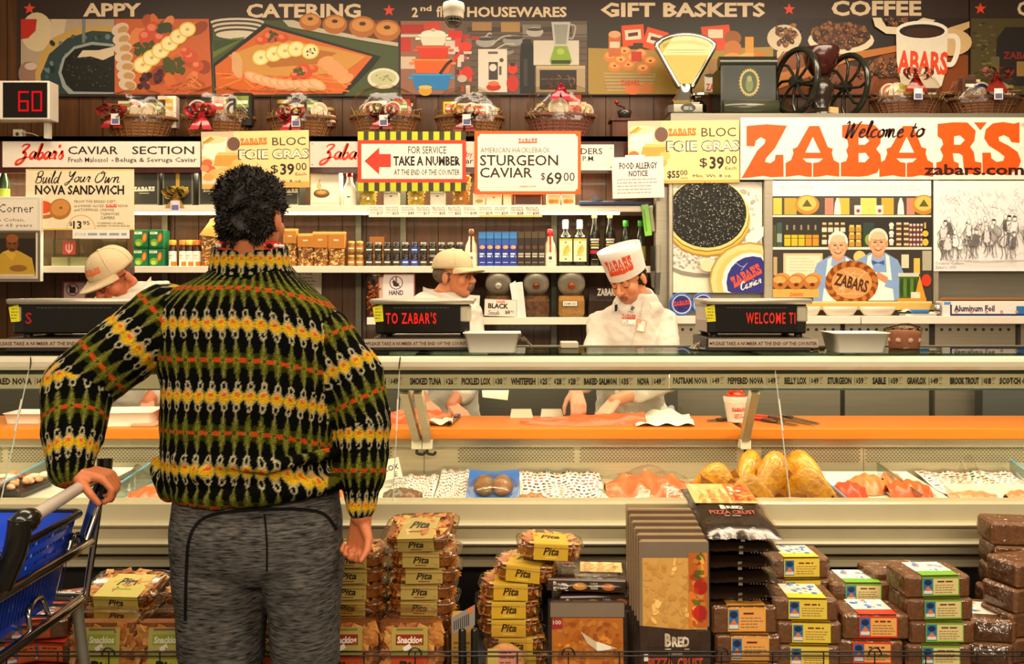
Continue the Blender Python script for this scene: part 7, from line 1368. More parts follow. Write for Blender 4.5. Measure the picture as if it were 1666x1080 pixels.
# the slicer in the paper hat
Y3 = 4.38; w = lambda x, y, d=0.: P(x, y, Y3+d)
pr3 = thing('person', (w(1030, 700).x, Y3, 0), 'person in a white coat and paper hat looking down while slicing salmon', 'person')
b = Body(); H = frame((-.62, -.80, -.50), c=w(1021, 452, -.06), roll=6); head(b, H, '#d08a5e', '#4a3424', .98, '#a8795c', neck=w(1036, 492), down=1)
b.cap(w(1036, 492), w(1030, 640), .07, .11, '#c07a50'); b.cap(w(1030, 640), (w(1030, 640).x, Y3, .9), .11, .11, '#2a2622'); legs(b, 1030, Y3)
eA, wA = P(962, 606, 4.24), P(936, 634, 4.02); eB, wB = P(1086, 618, 4.18), P(1000, 652, 3.98)
GLV = '#d2a488'
b.cap(w(984, 540), eA, .042, .04, GLV); b.cap(eA, wA, .04, .028, GLV); b.cap(w(1068, 536), eB, .042, .04, GLV); b.cap(eB, wB, .04, .028, '#c58a62')
hand(b, hframe(wA, (.10, -.55, -.62), (.25, -.7, .6)), 1, (30, 34, 38, 40), '#c99674', 1.0, 1, .01)
hand(b, hframe(wB, (-.52, -.42, -.55), (-.30, -.35, .85)), 1, (14, 12, 14, 20), GLV, 1.05, 1.6)
v, f = b.mesh(.004, 2); vmesh('body', v, f, b.cols(v), 'skin', pr3)
bh = Body(); qh = lambda x, y, z: H @ Vector((x, y, z))
bh.ell(qh(0, -.03, .012), (.080, .088, .075), '#241a12', H); bh.ell(qh(0, -.055, -.03), (.07, .055, .055), '#241a12', H)
v, f = bh.mesh(.006, 2, wrinkle(.006, 50)); vmesh('hair', v, f, bh.cols(v), 'hair', pr3)
v, f, ct = coat(pr3, erings([(1037, 478, .075, .075, -.02), (1036, 491, .10, .09, -.01), (1030, 506, .155, .11, 0), (1027, 526, .165, .12, 0), (1026, 556, .140, .135, 0), (1025, 600, .142, .145, 0), (1026, 680, .175, .15, 0)], Y3), [[(w(978, 530), .074), (eA, .062), (eA.lerp(wA, .75), .048)], [(w(1078, 526), .074), (eB, .064), (eB.lerp(wB, .6), .054)]], seed=2)
p = decal(v, f, ct); p.zabars(1012, 511, 1034, 519, '#c8402c', '#d9d0c0', 4); p.rect(1012, 520, 1034, 528, '#e6ddd0'); p.greek(1019, 521.5, 1025, 1, 2, 1.4, '#4a4038', 1); p.greek(1014, 525, 1032, 1, 2, 1, '#a89a8c', 1)
p.flat([(1036, 518), (1052, 522), (1049, 541), (1034, 538)], '#e08a5c'); p.flat([(1037.5, 519.5), (1050.5, 523), (1048, 539.5), (1035.5, 537)], '#e2d4c4'); p.text('23', 1039, 523, 1045, 531, '#d8683c', .01); p.flat([(1025, 495), (1034, 499), (1032, 508), (1022, 505)], '#b8b2a6'); p.flat([(1028, 497), (1033, 500), (1029, 506), (1025, 504)], '#4a4640')
p.stroke([(1046, 490), (1040, 520), (1024, 570)], 1, '#b8ac9c', 5); p.stroke([(1000, 492), (1006, 503), (1018, 520)], 1, '#b8ac9c', 5); p.build('badges', ct)
m = lm('cloth', '#d9d0c0', ct); cc_ = w(1033, 487, -.02)
kr = lambda r_, z_: [(cc_.x+r_*1.12*math.sin(t), cc_.y-r_*math.cos(t), cc_.z+z_-.034*math.cos(t)-.012*math.sin(t)*-1) for t in [R(38)+R(300)*k/40 for k in range(41)]]
m.loft([kr(.098, -.02), kr(.094, -.004), kr(.078, .026), kr(.072, .026), kr(.074, -.01)], closed=False, caps=(0, 0))
m.build('collar', ct)
m = lm('cloth', '#1c1a24', pr3); m.loft([[w(1000, 496, -.13), w(1005, 495, -.13), w(1004, 506, -.15), w(1000, 507, -.15)], [w(1000, 496, -.11), w(1005, 495, -.11), w(1004, 506, -.12), w(1000, 507, -.12)]], smooth=False); m.build('necktie', pr3)
X_ = Matrix.Translation(-parent_loc(pr3)) @ H; hs = lambda a, k, r_=1.: Vector(((.089+.010*k)*r_*math.cos(a), -.012+(.108+.012*k)*r_*math.sin(a), .034+.124*k+.016*k*math.sin(a)))
m = M('paper', '#dcd4ca'); m.x = X_; N_ = 40
m.loft([[hs(2*PI*j/N_, k) for j in range(N_)] for k in (-.1, 0, .35, .7, 1)]+[[hs(2*PI*j/N_, k, .965) for j in range(N_)] for k in (1, .75)], caps=(0, 0)); hat = m.build('paper_hat', pr3)
m = M('paper', '#d0cac2'); m.x = X_; hr = random.Random(9); rr = []
for k in range(6): t = 1-k/5.4; rr.append([(lambda V: Vector((V.x*t, (V.y+.012)*t-.012, .125+.034*(1-t)+.022*noise.noise(Vector((V.x*t*40, V.y*t*40, 3))))))(hs(2*PI*j/N_, .8, .97)) for j in range(N_)])
m.loft(rr, caps=(0, 1)); m.build('crown', hat)
p = Pic((0, 0, 0), (1, 0, 0), (0, 0, -1), 'print', .0002); p.x = X_; A_ = R(113); p.q = lambda x, y, k=None: hs(A_+x/.098, .45-y/.098, 1.012+p.k*.0006); p.zabars(-.066, -.03, .066, .03, '#dc4a1c', '#dcd4ca', apos=True); p.build('logo', hat)
# the man in glasses, in profile
Y2 = 4.5; w = lambda x, y, d=0.: P(x, y, Y2+d)
pr2 = thing('person', (w(720, 700).x, Y2, 0), 'person in a tan cap and glasses turned sideways behind the middle scale', 'person')
b = Body(); H = frame((.93, -.36, -.02), c=w(739, 446), roll=0); head(b, H, '#cc8458', '#5a4634', .96, '#b87a58', neck=w(714, 492, .02))
b.cap(w(714, 492), w(710, 640), .07, .11, '#b06c48'); b.cap(w(710, 640), (w(712, 640).x, Y2, .9), .11, .11, '#2a2622'); legs(b, 712, Y2)
for a, e_2, w_2 in [((672, 512), (655, 600, -.12), (690, 655, -.32)), ((762, 512, -.04), (775, 600, -.10), (735, 660, -.3))]:
    b.cap(w(*a), w(*e_2), .045, .04, '#b06c48'); b.cap(w(*e_2), w(*w_2), .04, .03, '#b06c48'); hand(b, hframe(w(*w_2), (.5, -.6, -.35), (0, -.35, .9)), 1, (20, 24, 26, 30), '#c08a6a', 1., 1)
v, f = b.mesh(.004, 2); vmesh('body', v, f, b.cols(v), 'skin', pr2)
bh = Body(); bh.ell(H @ Vector((0, -.03, .005)), (.0765, .085, .062), '#6a5a4a', H); v, f = bh.mesh(.006, 2, wrinkle(.003, 60)); vmesh('hair', v, f, bh.cols(v), 'hair', pr2)
v, f, ct = coat(pr2, erings([(716, 474, .085, .085, .02), (712, 484, .13, .11, .02), (712, 498, .18, .13, .01), (714, 520, .19, .145, 0), (716, 600, .185, .15, 0), (716, 690, .2, .16, 0)], Y2), [[(w(674, 512), .08), (w(655, 600, -.12), .078), (w(676, 636, -.23), .06)], [(w(760, 512, -.04), .08), (w(775, 600, -.10), .075), (w(752, 640, -.23), .058)]], seed=7)
m = lm('cloth', '#dcd4c6', ct); m.loft([[w(x, y, d)+Vector((0, 0, z)) for x, y, d in [(688, 474, .1), (688, 472, -.06), (716, 484, -.1), (742, 492, -.09), (748, 490, .0), (740, 480, .08)]] for z in (0, .018)], caps=(0, 0)); m.build('collar', ct)
cap_hat(H, pr2, .98, '#c9b68e')
m = M('gloss', '#1c1410'); m.x = Matrix.Translation(-parent_loc(pr2)) @ H @ Matrix.Scale(.96, 4)
for s_ in (-1, 1): m.tube([(s_*.033+.021*math.cos(t), .102-.004*abs(math.cos(t)), -.006+.016*math.sin(t)) for t in [2*PI*k/16 for k in range(16)]], .0018, 5, closed=True); m.tube([(s_*.054, .099, .0), (s_*.075, .06, .004), (s_*.082, -.01, .002)], .002, 5)
m.tube([(-.012, .104, -.002), (.012, .104, -.002)], .0018, 5); gl = m.build('eyeglasses', pr2)
m = M('pane', '#f2f4f0'); m.x = Matrix.Translation(-parent_loc(pr2)) @ H @ Matrix.Scale(.96, 4)
for s_ in (-1, 1): m.add([(s_*.033+.02*math.cos(t), .101, -.006+.015*math.sin(t)) for t in [2*PI*k/14 for k in range(14)]], [list(range(14))])
m.build('lenses', gl)
# the server bending under his cap
Y1 = 4.3; w = lambda x, y, d=0.: P(x, y, Y1+d)
pr1 = thing('person', (w(205, 700).x, Y1+.1, 0), 'person in a tan ZABARS cap bending low behind the dark-screened scale', 'person')
b = Body(); H = frame((-.42, -.72, -.58), c=w(184, 449), roll=4); head(b, H, '#b5623c', '#4a3424', 1.05, neck=w(214, 492, .12), down=1)
b.cap(w(214, 492, .12), w(210, 640, .12), .075, .12, '#b5623c'); b.cap(w(210, 640, .12), (w(207, 640).x, Y1+.12, .9), .12, .11, '#2a2622'); legs(b, 208, Y1+.12)
for a, e_2, w_2 in [((150, 520, .06), (140, 605, 0), (165, 655, -.2)), ((262, 520, .1), (275, 605, .0), (240, 655, -.2))]:
    b.cap(w(*a), w(*e_2), .045, .04, '#b5623c'); b.cap(w(*e_2), w(*w_2), .04, .03, '#b5623c'); hand(b, hframe(w(*w_2), (.2, -.6, -.35), (0, -.35, .9)), 1, (20, 24, 26, 30), '#c08a6a', 1., 1)
v, f = b.mesh(.004, 2); vmesh('body', v, f, b.cols(v), 'skin', pr1)
bh = Body(); bh.ell(H @ Vector((0, -.032, .005)), (.081, .086, .062), '#5a4a3c', H); v, f = bh.mesh(.006, 2, wrinkle(.003, 60)); vmesh('hair', v, f, bh.cols(v), 'hair', pr1)
v, f, ct = coat(pr1, erings([(226, 458, .08, .08, .14), (216, 470, .13, .11, .12), (208, 486, .20, .14, .12), (206, 520, .215, .15, .12), (206, 600, .2, .15, .12), (206, 690, .2, .16, .12)], Y1), [[(w(152, 520, .06), .085), (w(140, 605, 0), .075), (w(156, 640, -.13), .056)], [(w(262, 520, .1), .085), (w(275, 605, 0), .075), (w(255, 640, -.13), .056)]], seed=11)
m = lm('cloth', '#dcd4c6', ct); m.loft([[w(x, y, d)+Vector((0, 0, z)) for x, y, d in [(160, 482, .0), (190, 490, -.06), (226, 478, -.03), (246, 456, .08), (246, 450, .16)]] for z in (-.02, .02)], caps=(0, 0), closed=False); m.build('collar', ct)
cap_hat(H, pr1, 1.08, '#c8b28c', (R(104), .42, .042))
m = M('gloss', '#1c1410'); m.x = Matrix.Translation(-parent_loc(pr1)) @ H @ Matrix.Scale(1.05, 4)
for s_ in (-1, 1): m.tube([(s_*.033+.021*math.cos(t), .102, -.006+.016*math.sin(t)) for t in [2*PI*k/16 for k in range(16)]], .002, 5, closed=True); m.tube([(s_*.054, .099, .0), (s_*.075, .06, .004), (s_*.084, -.01, .002)], .0028, 5)
m.tube([(-.012, .104, -.002), (.012, .104, -.002)], .002, 5); m.build('eyeglasses', pr1)
# ---------------------------------------------------------------- low display rack in front of the counter
ZS = .30
t = thing('display_rack', (0, 2.72, 0), 'low black display rack with a wire fence along its front edge', 'rack')
m = M('paint', '#191613'); m.box((-2.6, -.145, ZS-.03), (2.6, .34, ZS-.001)); m.box((-2.6, .30, 0), (2.6, .33, ZS-.03)); m.box((-2.6, -.14, 0), (2.6, -.12, ZS-.03), '#26211c'); m.build('deck', t)
m = M('gloss', '#141210'); zf = ZC-590*2.555/F
for z_ in (zf, zf-.012): m.tube([(-2.5, -.165, z_), (2.5, -.165, z_)], .0024, 6)
m.tube([(-2.5, -.165, ZS-.01), (2.5, -.165, ZS-.01)], .004, 6)
for k in range(34):
    x = -2.45+k*.145; m.tube([(x, -.165, ZS-.02), (x, -.165, zf)], .002, 5)
    if k % 3 == 0: m.tube([(x+.018*math.cos(a), -.168, zf-.008+.02*math.sin(a)) for a in [PI*j/8 for j in range(9)]], .0024, 5)
for x in (-.142, -.107): m.lathe([(.011, ZS-.05), (.011, zf+.055), (.008, zf+.06)], (x, -.15, 0), 10)
for x in (-2.5, 2.5): m.box((x-.01, -.17, ZS-.03), (x+.01, -.14, ZS-.01))
m.build('wire_fence', t)
hp = random.Random(21)
def rr_(w_, d, r, z, n=4): return [(sx*(w_-r)+r*math.cos(a), sy*(d-r)+r*math.sin(a), z) for sx, sy, a0 in ((1, 1, 0), (-1, 1, PI/2), (-1, -1, PI), (1, -1, PI*1.5)) for a in [a0+PI/2*k/n for k in range(n+1)]]
CH = ['#c98a3c', '#b8722a', '#d6a458', '#a8602a', '#dcb06a']
def chips(m, w_, d, z0, z1, n, col='#7a4818', up=0):
    if up: m.loft([rr_(w_*.88, d*.58, .02, z0), rr_(w_*.86, d*.62, .02, z1)], col)
    else: m.loft([rr_(w_*.84, d*.84, .03, z0), rr_(w_*.9, d*.9, .03, z1*.85)], col)
    for k in range(n):
        if up: c = (hp.uniform(-.8, .8)*w_, -d*.76+hp.uniform(-.003, .003), hp.uniform(z0+.015, z1-.01)); rot = (hp.uniform(-.3, .3)+PI/2, hp.random()*6, hp.uniform(-.25, .25))
        elif k < n//2: e_ = hp.random()*2*PI; c = (w_*.86*math.copysign(abs(math.cos(e_))**.5, math.cos(e_)), d*.86*math.copysign(abs(math.sin(e_))**.5, math.sin(e_)), hp.uniform(z0+.01, z1*.68)); rot = (hp.random()*3, hp.random()*3, hp.random()*3)
        else: c = (hp.uniform(-.8, .8)*w_, hp.uniform(-.8, .8)*d, z1*.86+hp.uniform(0, .004)); rot = (hp.uniform(-.15, .15), hp.uniform(-.15, .15), hp.random()*3)
        q = Euler(rot).to_matrix(); s_ = hp.uniform(.6, .9); m.prism([Vector(c)+q @ Vector((a*s_, b*s_, z)) for a, b, z in hp.choice([((-.022, -.014, 0), (.024, -.012, .005), (.004, .02, 0)), ((-.022, -.016, .003), (.02, -.016, 0), (.022, .013, .004), (-.016, .017, 0))])], q @ Vector((0, 0, .0025)), hp.choice(CH))
def pita(w_, d, h, lab, ink, acc, lw=.055, lx=0.):
    t = thing('pita_pack', (0, 0, 0), 'x', 'food pack', 'pita chip packs'); w_ /= 2; d /= 2
    m = M('food', '#b87830'); chips(m, w_, d, .003, h, 70); m.build('chips', t)
    m = M('clear', '#fbf4e6'); m.loft([rr_(w_*.86, d*.86, .03, 0), rr_(w_*.97, d*.97, .035, h*.72), rr_(w_*1.04, d*1.05, .04, h*.75), rr_(w_*1.04, d*1.05, .04, h*.82), rr_(w_*.96, d*.96, .035, h*.86), rr_(w_*.88, d*.88, .03, h*1.02)]); m.build('clamshell', t)
    m = M('clear', '#e8e0d0'); m.tube(rr_(w_*1.045, d*1.055, .04, h*.785), .0024, 5, closed=True); m.build('rim', t)
    p = Pic((lx, -d*1.065, 0), (1, 0, 0), (0, 0, -1), 'print', .0001); p.flat([(-lw, -h*1.03), (lw, -h*1.03), (lw, -.004), (-lw, -.004)], lab)
    m = p; m.add([(lx-lw, -d*1.066, h*1.032), (lx+lw, -d*1.066, h*1.032), (lx+lw, d*.5, h*1.036), (lx-lw, d*.5, h*1.036)], [(0, 1, 2, 3)], lab)
    p.text('Pita', -.024, -h*.82, .024, -h*.36, ink, .03, .3); p.rect(-.017, -h*.27, .017, -h*.2, acc); p.rect(-lw, -h*1.02, lw, -h*.98, acc)
    p.o = Vector((lx, 0, h*1.037)); p.d = Vector((0, -1, 0)); p.n = Vector((0, 0, 1)); p.text('Pita', -.03, -d*.2, .03, d*.3, ink, .03, .3); p.rect(-.03, d*.5, .03, d*.58, acc); p.build('sleeve_label', t)
    return t
PA = pita(.215, .16, .045, '#a8924a', '#2a1c10', '#8a3a1c'); PC = pita(.195, .15, .052, '#c79f2a', '#3a2408', '#e0c65a', .052); PL = pita(.23, .17, .046, '#c9b85a', '#2c2410', '#8fae2c', .07, .01)
def zof(y_, Y): return ZC-(y_-HY)*Y/F
ords = ['topmost', 'second', 'third', 'fourth', 'fifth', 'sixth', 'seventh', 'eighth', 'ninth']
usedp = set()
def place(pr, loc, lb, rz=0, rx=0, ry=0):
    if pr.name in usedp: o = dup(pr, loc, lb)
    else: usedp.add(pr.name); o = pr; o.location = loc; o['label'] = lb
    o.rotation_euler = (rx, ry, rz); return o
for k in range(8):
    n_ = 7-k; place(PA, (X(572+hp.uniform(-3, 3), 2.76), 2.76, ZS+.0475*k), 'tan labelled pita pack, %s of the stack under the shopper\'s hanging hand' % ords[n_], hp.uniform(-.08, .08))
for k in range(8):
    n_ = 8-k; place(PA, (X(690+hp.uniform(-4, 4), 2.76), 2.76, ZS+.0475*k), 'tan labelled pita pack, %s of the tall stack right of the shopper\'s hand' % ords[n_], hp.uniform(-.06, .06))
place(PA, (X(687, 2.76), 2.76, ZS+.0475*8+.022), 'tan labelled pita pack tilted forward on top of the tall stack by the hand', R(-7), R(15), R(-3))
for k, (px, rz) in enumerate([(842, .05), (838, .02), (829, -.03), (827, .02), (833, -.05), (856, -.16), (893, .02)]):
    place(PC, (X(px, 2.8), 2.8, ZS+.0548*k+(.012 if k == 6 else 0)), 'yellow labelled pita pack, %s of the leaning stack beside the dark bread bags' % ords[6-k], rz, 0, R(3) if k > 4 else 0)
for k in range(5): place(PL, (X(208, 2.82), 2.82, ZS+.0487*k+(.012 if k == 4 else 0)), 'lime labelled pita pack, %s of the pile beside the cart' % ords[4-k], R(-4), R(12) if k == 4 else 0)
for k in range(5): place(PL, (X(330, 2.83), 2.83, ZS+.0487*k), 'lime labelled pita pack, %s of the pile behind the shopper\'s left leg' % ords[4-k], .1)
def upright(lab, tagc, lower, name):
    t = thing('pita_chip_tub', (0, 0, 0), 'x', 'food pack', 'upright pita chip tubs'); w_, d, h = .108, .04, .225
    prof = lambda s_, y_: [(a*s_, y_, b) for a, b in [(-w_*.9, 0), (w_*.9, 0), (w_, .03), (w_, h*.68), (w_*.86, h*.9), (w_*.6, h), (-w_*.6, h), (-w_*.86, h*.9), (-w_, h*.68), (-w_, .03)]]
    m = M('food', '#b87a34'); chips(m, w_, d, .004, h*.86, 110, up=1); m.build('chips', t)
    m = M('clear', '#faf2e4'); m.loft([prof(.9, -d), prof(1, -d*.7), prof(1.04, 0), prof(1, d*.7), prof(.9, d)], smooth=False); m.box((-.03, -.01, h), (.03, .01, h+.012), bev=.003); m.build('clamshell', t)
    m = M('clear', '#e6dccb'); m.tube([(a*1.045, 0, b) for a, _, b in prof(1, 0)], .0028, 5, closed=True); m.build('rim', t)
    p = Pic((0, -d-.001, 0), (1, 0, 0), (0, 0, -1), 'print', .0001); p.rect(-.052, -.185, .052, -.02, lab); p.rect(-.052, -.105, .052, -.02, lower); p.rect(-.04, -.165, .04, -.135, tagc); p.text('Snackios', -.036, -.16, .036, -.14, '#e6dcc8', .04, .1); p.rect(-.04, -.121, .04, -.117, '#8a7a4a'); p.text('Pita', -.038, -.092, .038, -.045, '#241810', .03, .3); p.flat([(-.02, -.128), (.0, -.14), (.006, -.128), (-.014, -.116)], '#e6dfd0'); p.rect(-.038, -.182, .038, -.176, '#7a6a3a'); p.build('label', t)
    return t
U1 = upright('#a89648', '#8a2418', '#a83c1a', 'r'); U2 = upright('#b3a860', '#8f9e2c', '#a8a43a', 'g')
for pr, px, lb in [(U2, 172, 'upright clear chip tub with a green tag nearest the cart leg'), (U2, 276, 'upright clear chip tub with a green tag left of the shopper\'s leg'), (U1, 424, 'upright clear chip tub with a red tag between the shopper\'s legs'), (U1, 562, 'upright clear chip tub with a red tag partly behind the grey shorts'), (U1, 668, 'upright clear chip tub with a red tag under the tall pita stack')]:
    place(pr, (X(px, 2.62), 2.62, ZS), lb, hp.uniform(-.04, .04), R(-6))
t = thing('shelf_tag', (X(754, 2.66), 2.66, ZS), 'grey bar-lined price card with an orange corner on a kraft carton', 'price card'); m = M('paper', '#a8803c'); m.box((-.035, -.02, 0), (.03, .04, .2), bev=.002); m.build('carton', t)
p = Pic((0, -.0205, 0), (1, 0, 0), (0, 0, -1), 'print', .0001); p.flat([(-.035, -.2), (.035, -.24), (.035, -.18), (-.03, -.15)], '#8f8a84')
for k in range(8): p.flat([(-.028+k*.006, -.19-k*.0032), (-.025+k*.006, -.192-k*.0032), (-.024+k*.006, -.165-k*.002), (-.027+k*.006, -.163-k*.002)], '#3b3836')
p.flat([(.012, -.226), (.03, -.236), (.03, -.222), (.014, -.212)], '#e0702c'); p.greek(-.028, -.13, .02, 8, .014, .004, '#6a4a1c', 3); p.build('card', t)
# ---- dark flatbread bags
BK = '#3a2a20'
def bagmesh(t, w_, d, h, col=BK):
    m = M('gloss', col)
    def f(u_, v_, s_): a, b = u_*2-1, v_*2-1; k = (1-abs(a)**5)*(1-abs(b)**5); return (a*w_/2*(1+.03*math.sin(b*9)), b*d/2*(1+.02*math.sin(a*7)), h/2+s_*h/2*k**.5+.0012*math.sin(a*23+b*17))
    m.grid(lambda a, b: f(a, b, 1), 18, 14); m.grid(lambda a, b: f(a, b, -1), 18, 14); m.build('bag', t)
    m = M('film', '#f0e8e0'); m.grid(lambda a, b: (lambda q_: (q_[0]*1.04, q_[1]*1.05, q_[2]+.003+.002*math.sin(a*40)))(f(a, b, 1)), 18, 14); m.build('film', t)
def bred(p, x0, y0, x1, y1, c='#d9cfc0'): wd = x1-x0; p.text('B', x0, y0, x0+wd*.26, y1, c, .05); p.text('RED', x0+wd*.29, y0+(y1-y0)*.25, x1, y1, c, .05); p.rect(x0, y1+(y1-y0)*.12, x0+wd*.25, y1+(y1-y0)*.2, c); p.rect(x1-wd*.2, y1+(y1-y0)*.12, x1, y1+(y1-y0)*.2, c)
def window(p, x0, y0, x1, y1, c, n, seed, dots):
    hh = random.Random(seed); p.flat([(x0, y0), (x1, y0), (x1, y1), (x0, y1)], c)
    for k in range(n): rx = hh.uniform(.005, .016); ry = hh.uniform(.004, .01); p.el(hh.uniform(x0+rx, x1-rx), hh.uniform(y0+ry, y1-ry), rx, ry, hh.choice(dots), hh.random()*180, 7)
def flatbag(loc, rz, lb, rx=0):
    t = thing('flatbread_bag', loc, lb, 'food bag', 'dark flatbread bags', rz); t.rotation_euler = (rx, 0, rz); bagmesh(t, .25, .2, .043)
    m = M('gloss', BK); m.box((-.12, -.098, .004), (.12, -.08, .042), bev=.004); m.build('gusset', t)
    p = Pic((0, -.0985, 0), (1, 0, 0), (0, 0, -1), 'print', .0001); bred(p, -.10, -.035, -.055, -.012); p.el(-.02, -.022, .022, .011, '#c98432'); p.el(-.02, -.024, .014, .005, '#e0b060'); p.text('100', .012, -.034, .034, -.024, '#b8ac9c', .03); p.greek(.012, -.02, .034, 1, .01, .006, '#b8ac9c', 2); p.el(.065, -.022, .02, .011, '#b8602a'); p.el(.065, -.024, .013, .005, '#d8a05a')
    p.build('front_print', t); p = Pic((0, 0, .0452), (1, 0, 0), (0, -1, 0), 'print', .00003); p.d = Vector((0, -1, 0)); p.n = Vector((0, 0, 1)); window(p, -.02, -.07, .11, .03, '#d8b070', 24, 3, ['#e6c890', '#c08a3c', '#dcb878']); p.greek(-.1, -.03, -.03, 2, .01, .005, '#c9bfae', 3); p.rect(-.1, -.06, -.04, -.04, '#8a2a22'); p.build('print', t); return t
m = M('paint', '#1d1915'); m.box((X(900, 2.78), 2.70, ZS), (X(1026, 2.78), 2.90, ZS+.2), bev=.004); m.build('display_crate', None, 'black crate hidden under the dark flatbread bags', 'crate')
flatbag((X(968, 2.78), 2.8, ZS+.201), .06, 'dark flatbread bag, lower of the two lying on the crate'); flatbag((X(955, 2.78), 2.8, ZS+.25), -.08, 'dark flatbread bag lying on top, with a pale bread window')
def standbag(name, loc, w_, h, lb, top, wc, dots, pizza, rx=R(-5), seed=1):
    t = thing(name, loc, lb, 'food bag', 'standing bread bags'); t.rotation_euler = (rx, 0, 0); d = .022
    m = M('gloss', BK); m.box((-w_/2, -d/2, 0), (w_/2, d/2, h*(.42 if pizza else .97)), bev=.006)
    if pizza: m.box((-w_/2, -d/2, h*.42), (w_/2, d/2, h*.97), '#a3927a', bev=.006)
    m.build('bag', t)
    m = M('film', '#f0e9e0'); m.grid(lambda a, b: ((a-.5)*w_*1.03, -d/2-.004-.003*math.sin(a*13+seed)*math.sin(b*9), b*h), 14, 16); m.grid(lambda a, b: ((a-.5)*w_*1.03, d/2-.012*b, b*h), 6, 6); m.build('film', t)
    p = Pic((0, -d/2-.0006, 0), (1, 0, 0), (0, 0, -1), 'print', .00002); cut = h*(.42 if pizza else .28)
    hh = random.Random(seed); p.rect(-w_/2+.004, -h*.96, w_/2-.004, -h*top-.002, '#8a8074'); window(p, -w_/2+.008, -h*top, w_/2-.008, -cut+.002, wc, 110, seed, dots)
    if pizza:
        window(p, w_*.2, -h*top-.015, w_/2-.006, -cut-.004, '#d0742c', 40, seed+3, ['#c83a1c', '#d89a3c', '#b8501c', '#e0a848', '#6a6a24'])
        for a, b in ((w_*.37, -h*.68), (w_*.36, -h*.52)): p.el(a, b, .02, .022, '#b8281a'); p.el(a-.01, b-.03, .012, .006, '#5a6a24', 30)
    p.flat([(-w_/2, -cut-.01), (w_/2, -cut+.008), (w_/2, 0), (-w_/2, 0)], BK); zz = -cut
    if pizza:
        bred(p, -.03, zz+.012, .04, zz+.05); p.text('ALMOND', -.02, zz+.066, .02, zz+.073, '#a89a8c', .02); p.text('PIZZA', -.078, zz+.08, -.005, zz+.112, '#c8503c', .03); p.text('CRUST', .006, zz+.08, .078, zz+.112, '#c8503c', .03); p.greek(-.03, zz+.118, .03, 1, .01, .006, '#b8aa9c', 4)
        p.el(0, zz+.15, .028, .02, '#b8541c'); p.rect(-.032, zz+.15, .032, zz+.165, '#c8482a'); p.rect(-.09, zz+.07, -.078, zz+.09, '#d9d2c6')
    else: bred(p, -.02, zz+.012, .04, zz+.045); p.rect(-w_/2+.008, -h*top, -w_/2+.038, -h*top+.03, '#a8283c'); p.text('100', -w_/2+.011, -h*top+.006, -w_/2+.035, -h*top+.018, '#e6dcd0', .03); p.flat([(-.02, -h*.66), (.02, -h*.56), (.085, -h*.48), (.03, -h*.45), (-.0, -h*.53)], '#e6dcc8')
    p.build('print', t); return t
standbag('flatbread_bag', (X(956, 2.6), 2.6, ZS), .222, .265, 'standing flatbread bag with an orange toasted window under the lying bags', .8, '#c87a24', ['#d08430', '#bc6c1e', '#d89038', '#a85a18'], 0, seed=5)
OR_ = ['front', 'second', 'third', 'fourth', 'fifth', 'rearmost']
for k in range(6): standbag('pizza_crust_bag', (X(1096, 2.6)-.004*k, 2.58+.026*k, ZS), .2, .455+.012*k, 'tall pizza crust bag, %s of the upright row right of the flatbreads' % OR_[k], .86, '#eec06c', ['#f0c676', '#e6b460', '#ecbe6a', '#e0ac58'], 1, R(-3), 11+k)
def lying(loc, rx, rz, lb, top):
    t = thing('pizza_crust_bag', loc, lb, 'food bag', 'lying pizza crust bags'); t.rotation_euler = (rx, 0, rz); bagmesh(t, .225, .42, .040, '#2a1f18')
    p = Pic((0, -.2, 0), (1, 0, 0), (0, 0, -1), 'print', .0001); p.rect(-.006, -.032, .006, -.008, '#8a847c')
    for k in range(6): p.el(.03+k*.009, -.02, .003, .003, '#b8a898' if k % 2 else '#c85a3c', n=6); p.el(.03+k*.009, -.013, .002, .002, '#8a7a6c', n=6)
    if top:
        p.build('front_print', t); p = Pic((0, 0, .0425), (1, 0, 0), (0, -1, 0), 'print', .00002); p.d = Vector((0, -1, 0)); p.n = Vector((0, 0, 1)); window(p, -.1, -.2, .1, -.02, '#dcb06a', 40, 4, ['#e6cc98', '#d0a050', '#e0bc7c']); window(p, .02, -.2, .1, -.04, '#c8702c', 30, 6, ['#c83a1c', '#d89a3c', '#e8dcc8', '#b8501c']); bred(p, -.03, .0, .04, .03); p.text('PIZZA CRUST', -.07, .045, .07, .075, '#b8503c', .02); p.greek(-.03, .085, .03, 1, .01, .008, '#8a7a6c', 4)
    p.build('print', t)
ZD2 = ZS+.252
for k in range(5): lying((X(1204+(0, 6, -3, 8, 10)[k], 2.6), 2.82, ZD2+.0455*k+(.012 if k == 4 else 0)), R(7) if k == 4 else R(1), (.03, -.02, .05, -.03, -.02)[k], 'dark pizza crust bag, %s of the lying stack on the orange labelled loaves' % ords[4-k], k == 4)
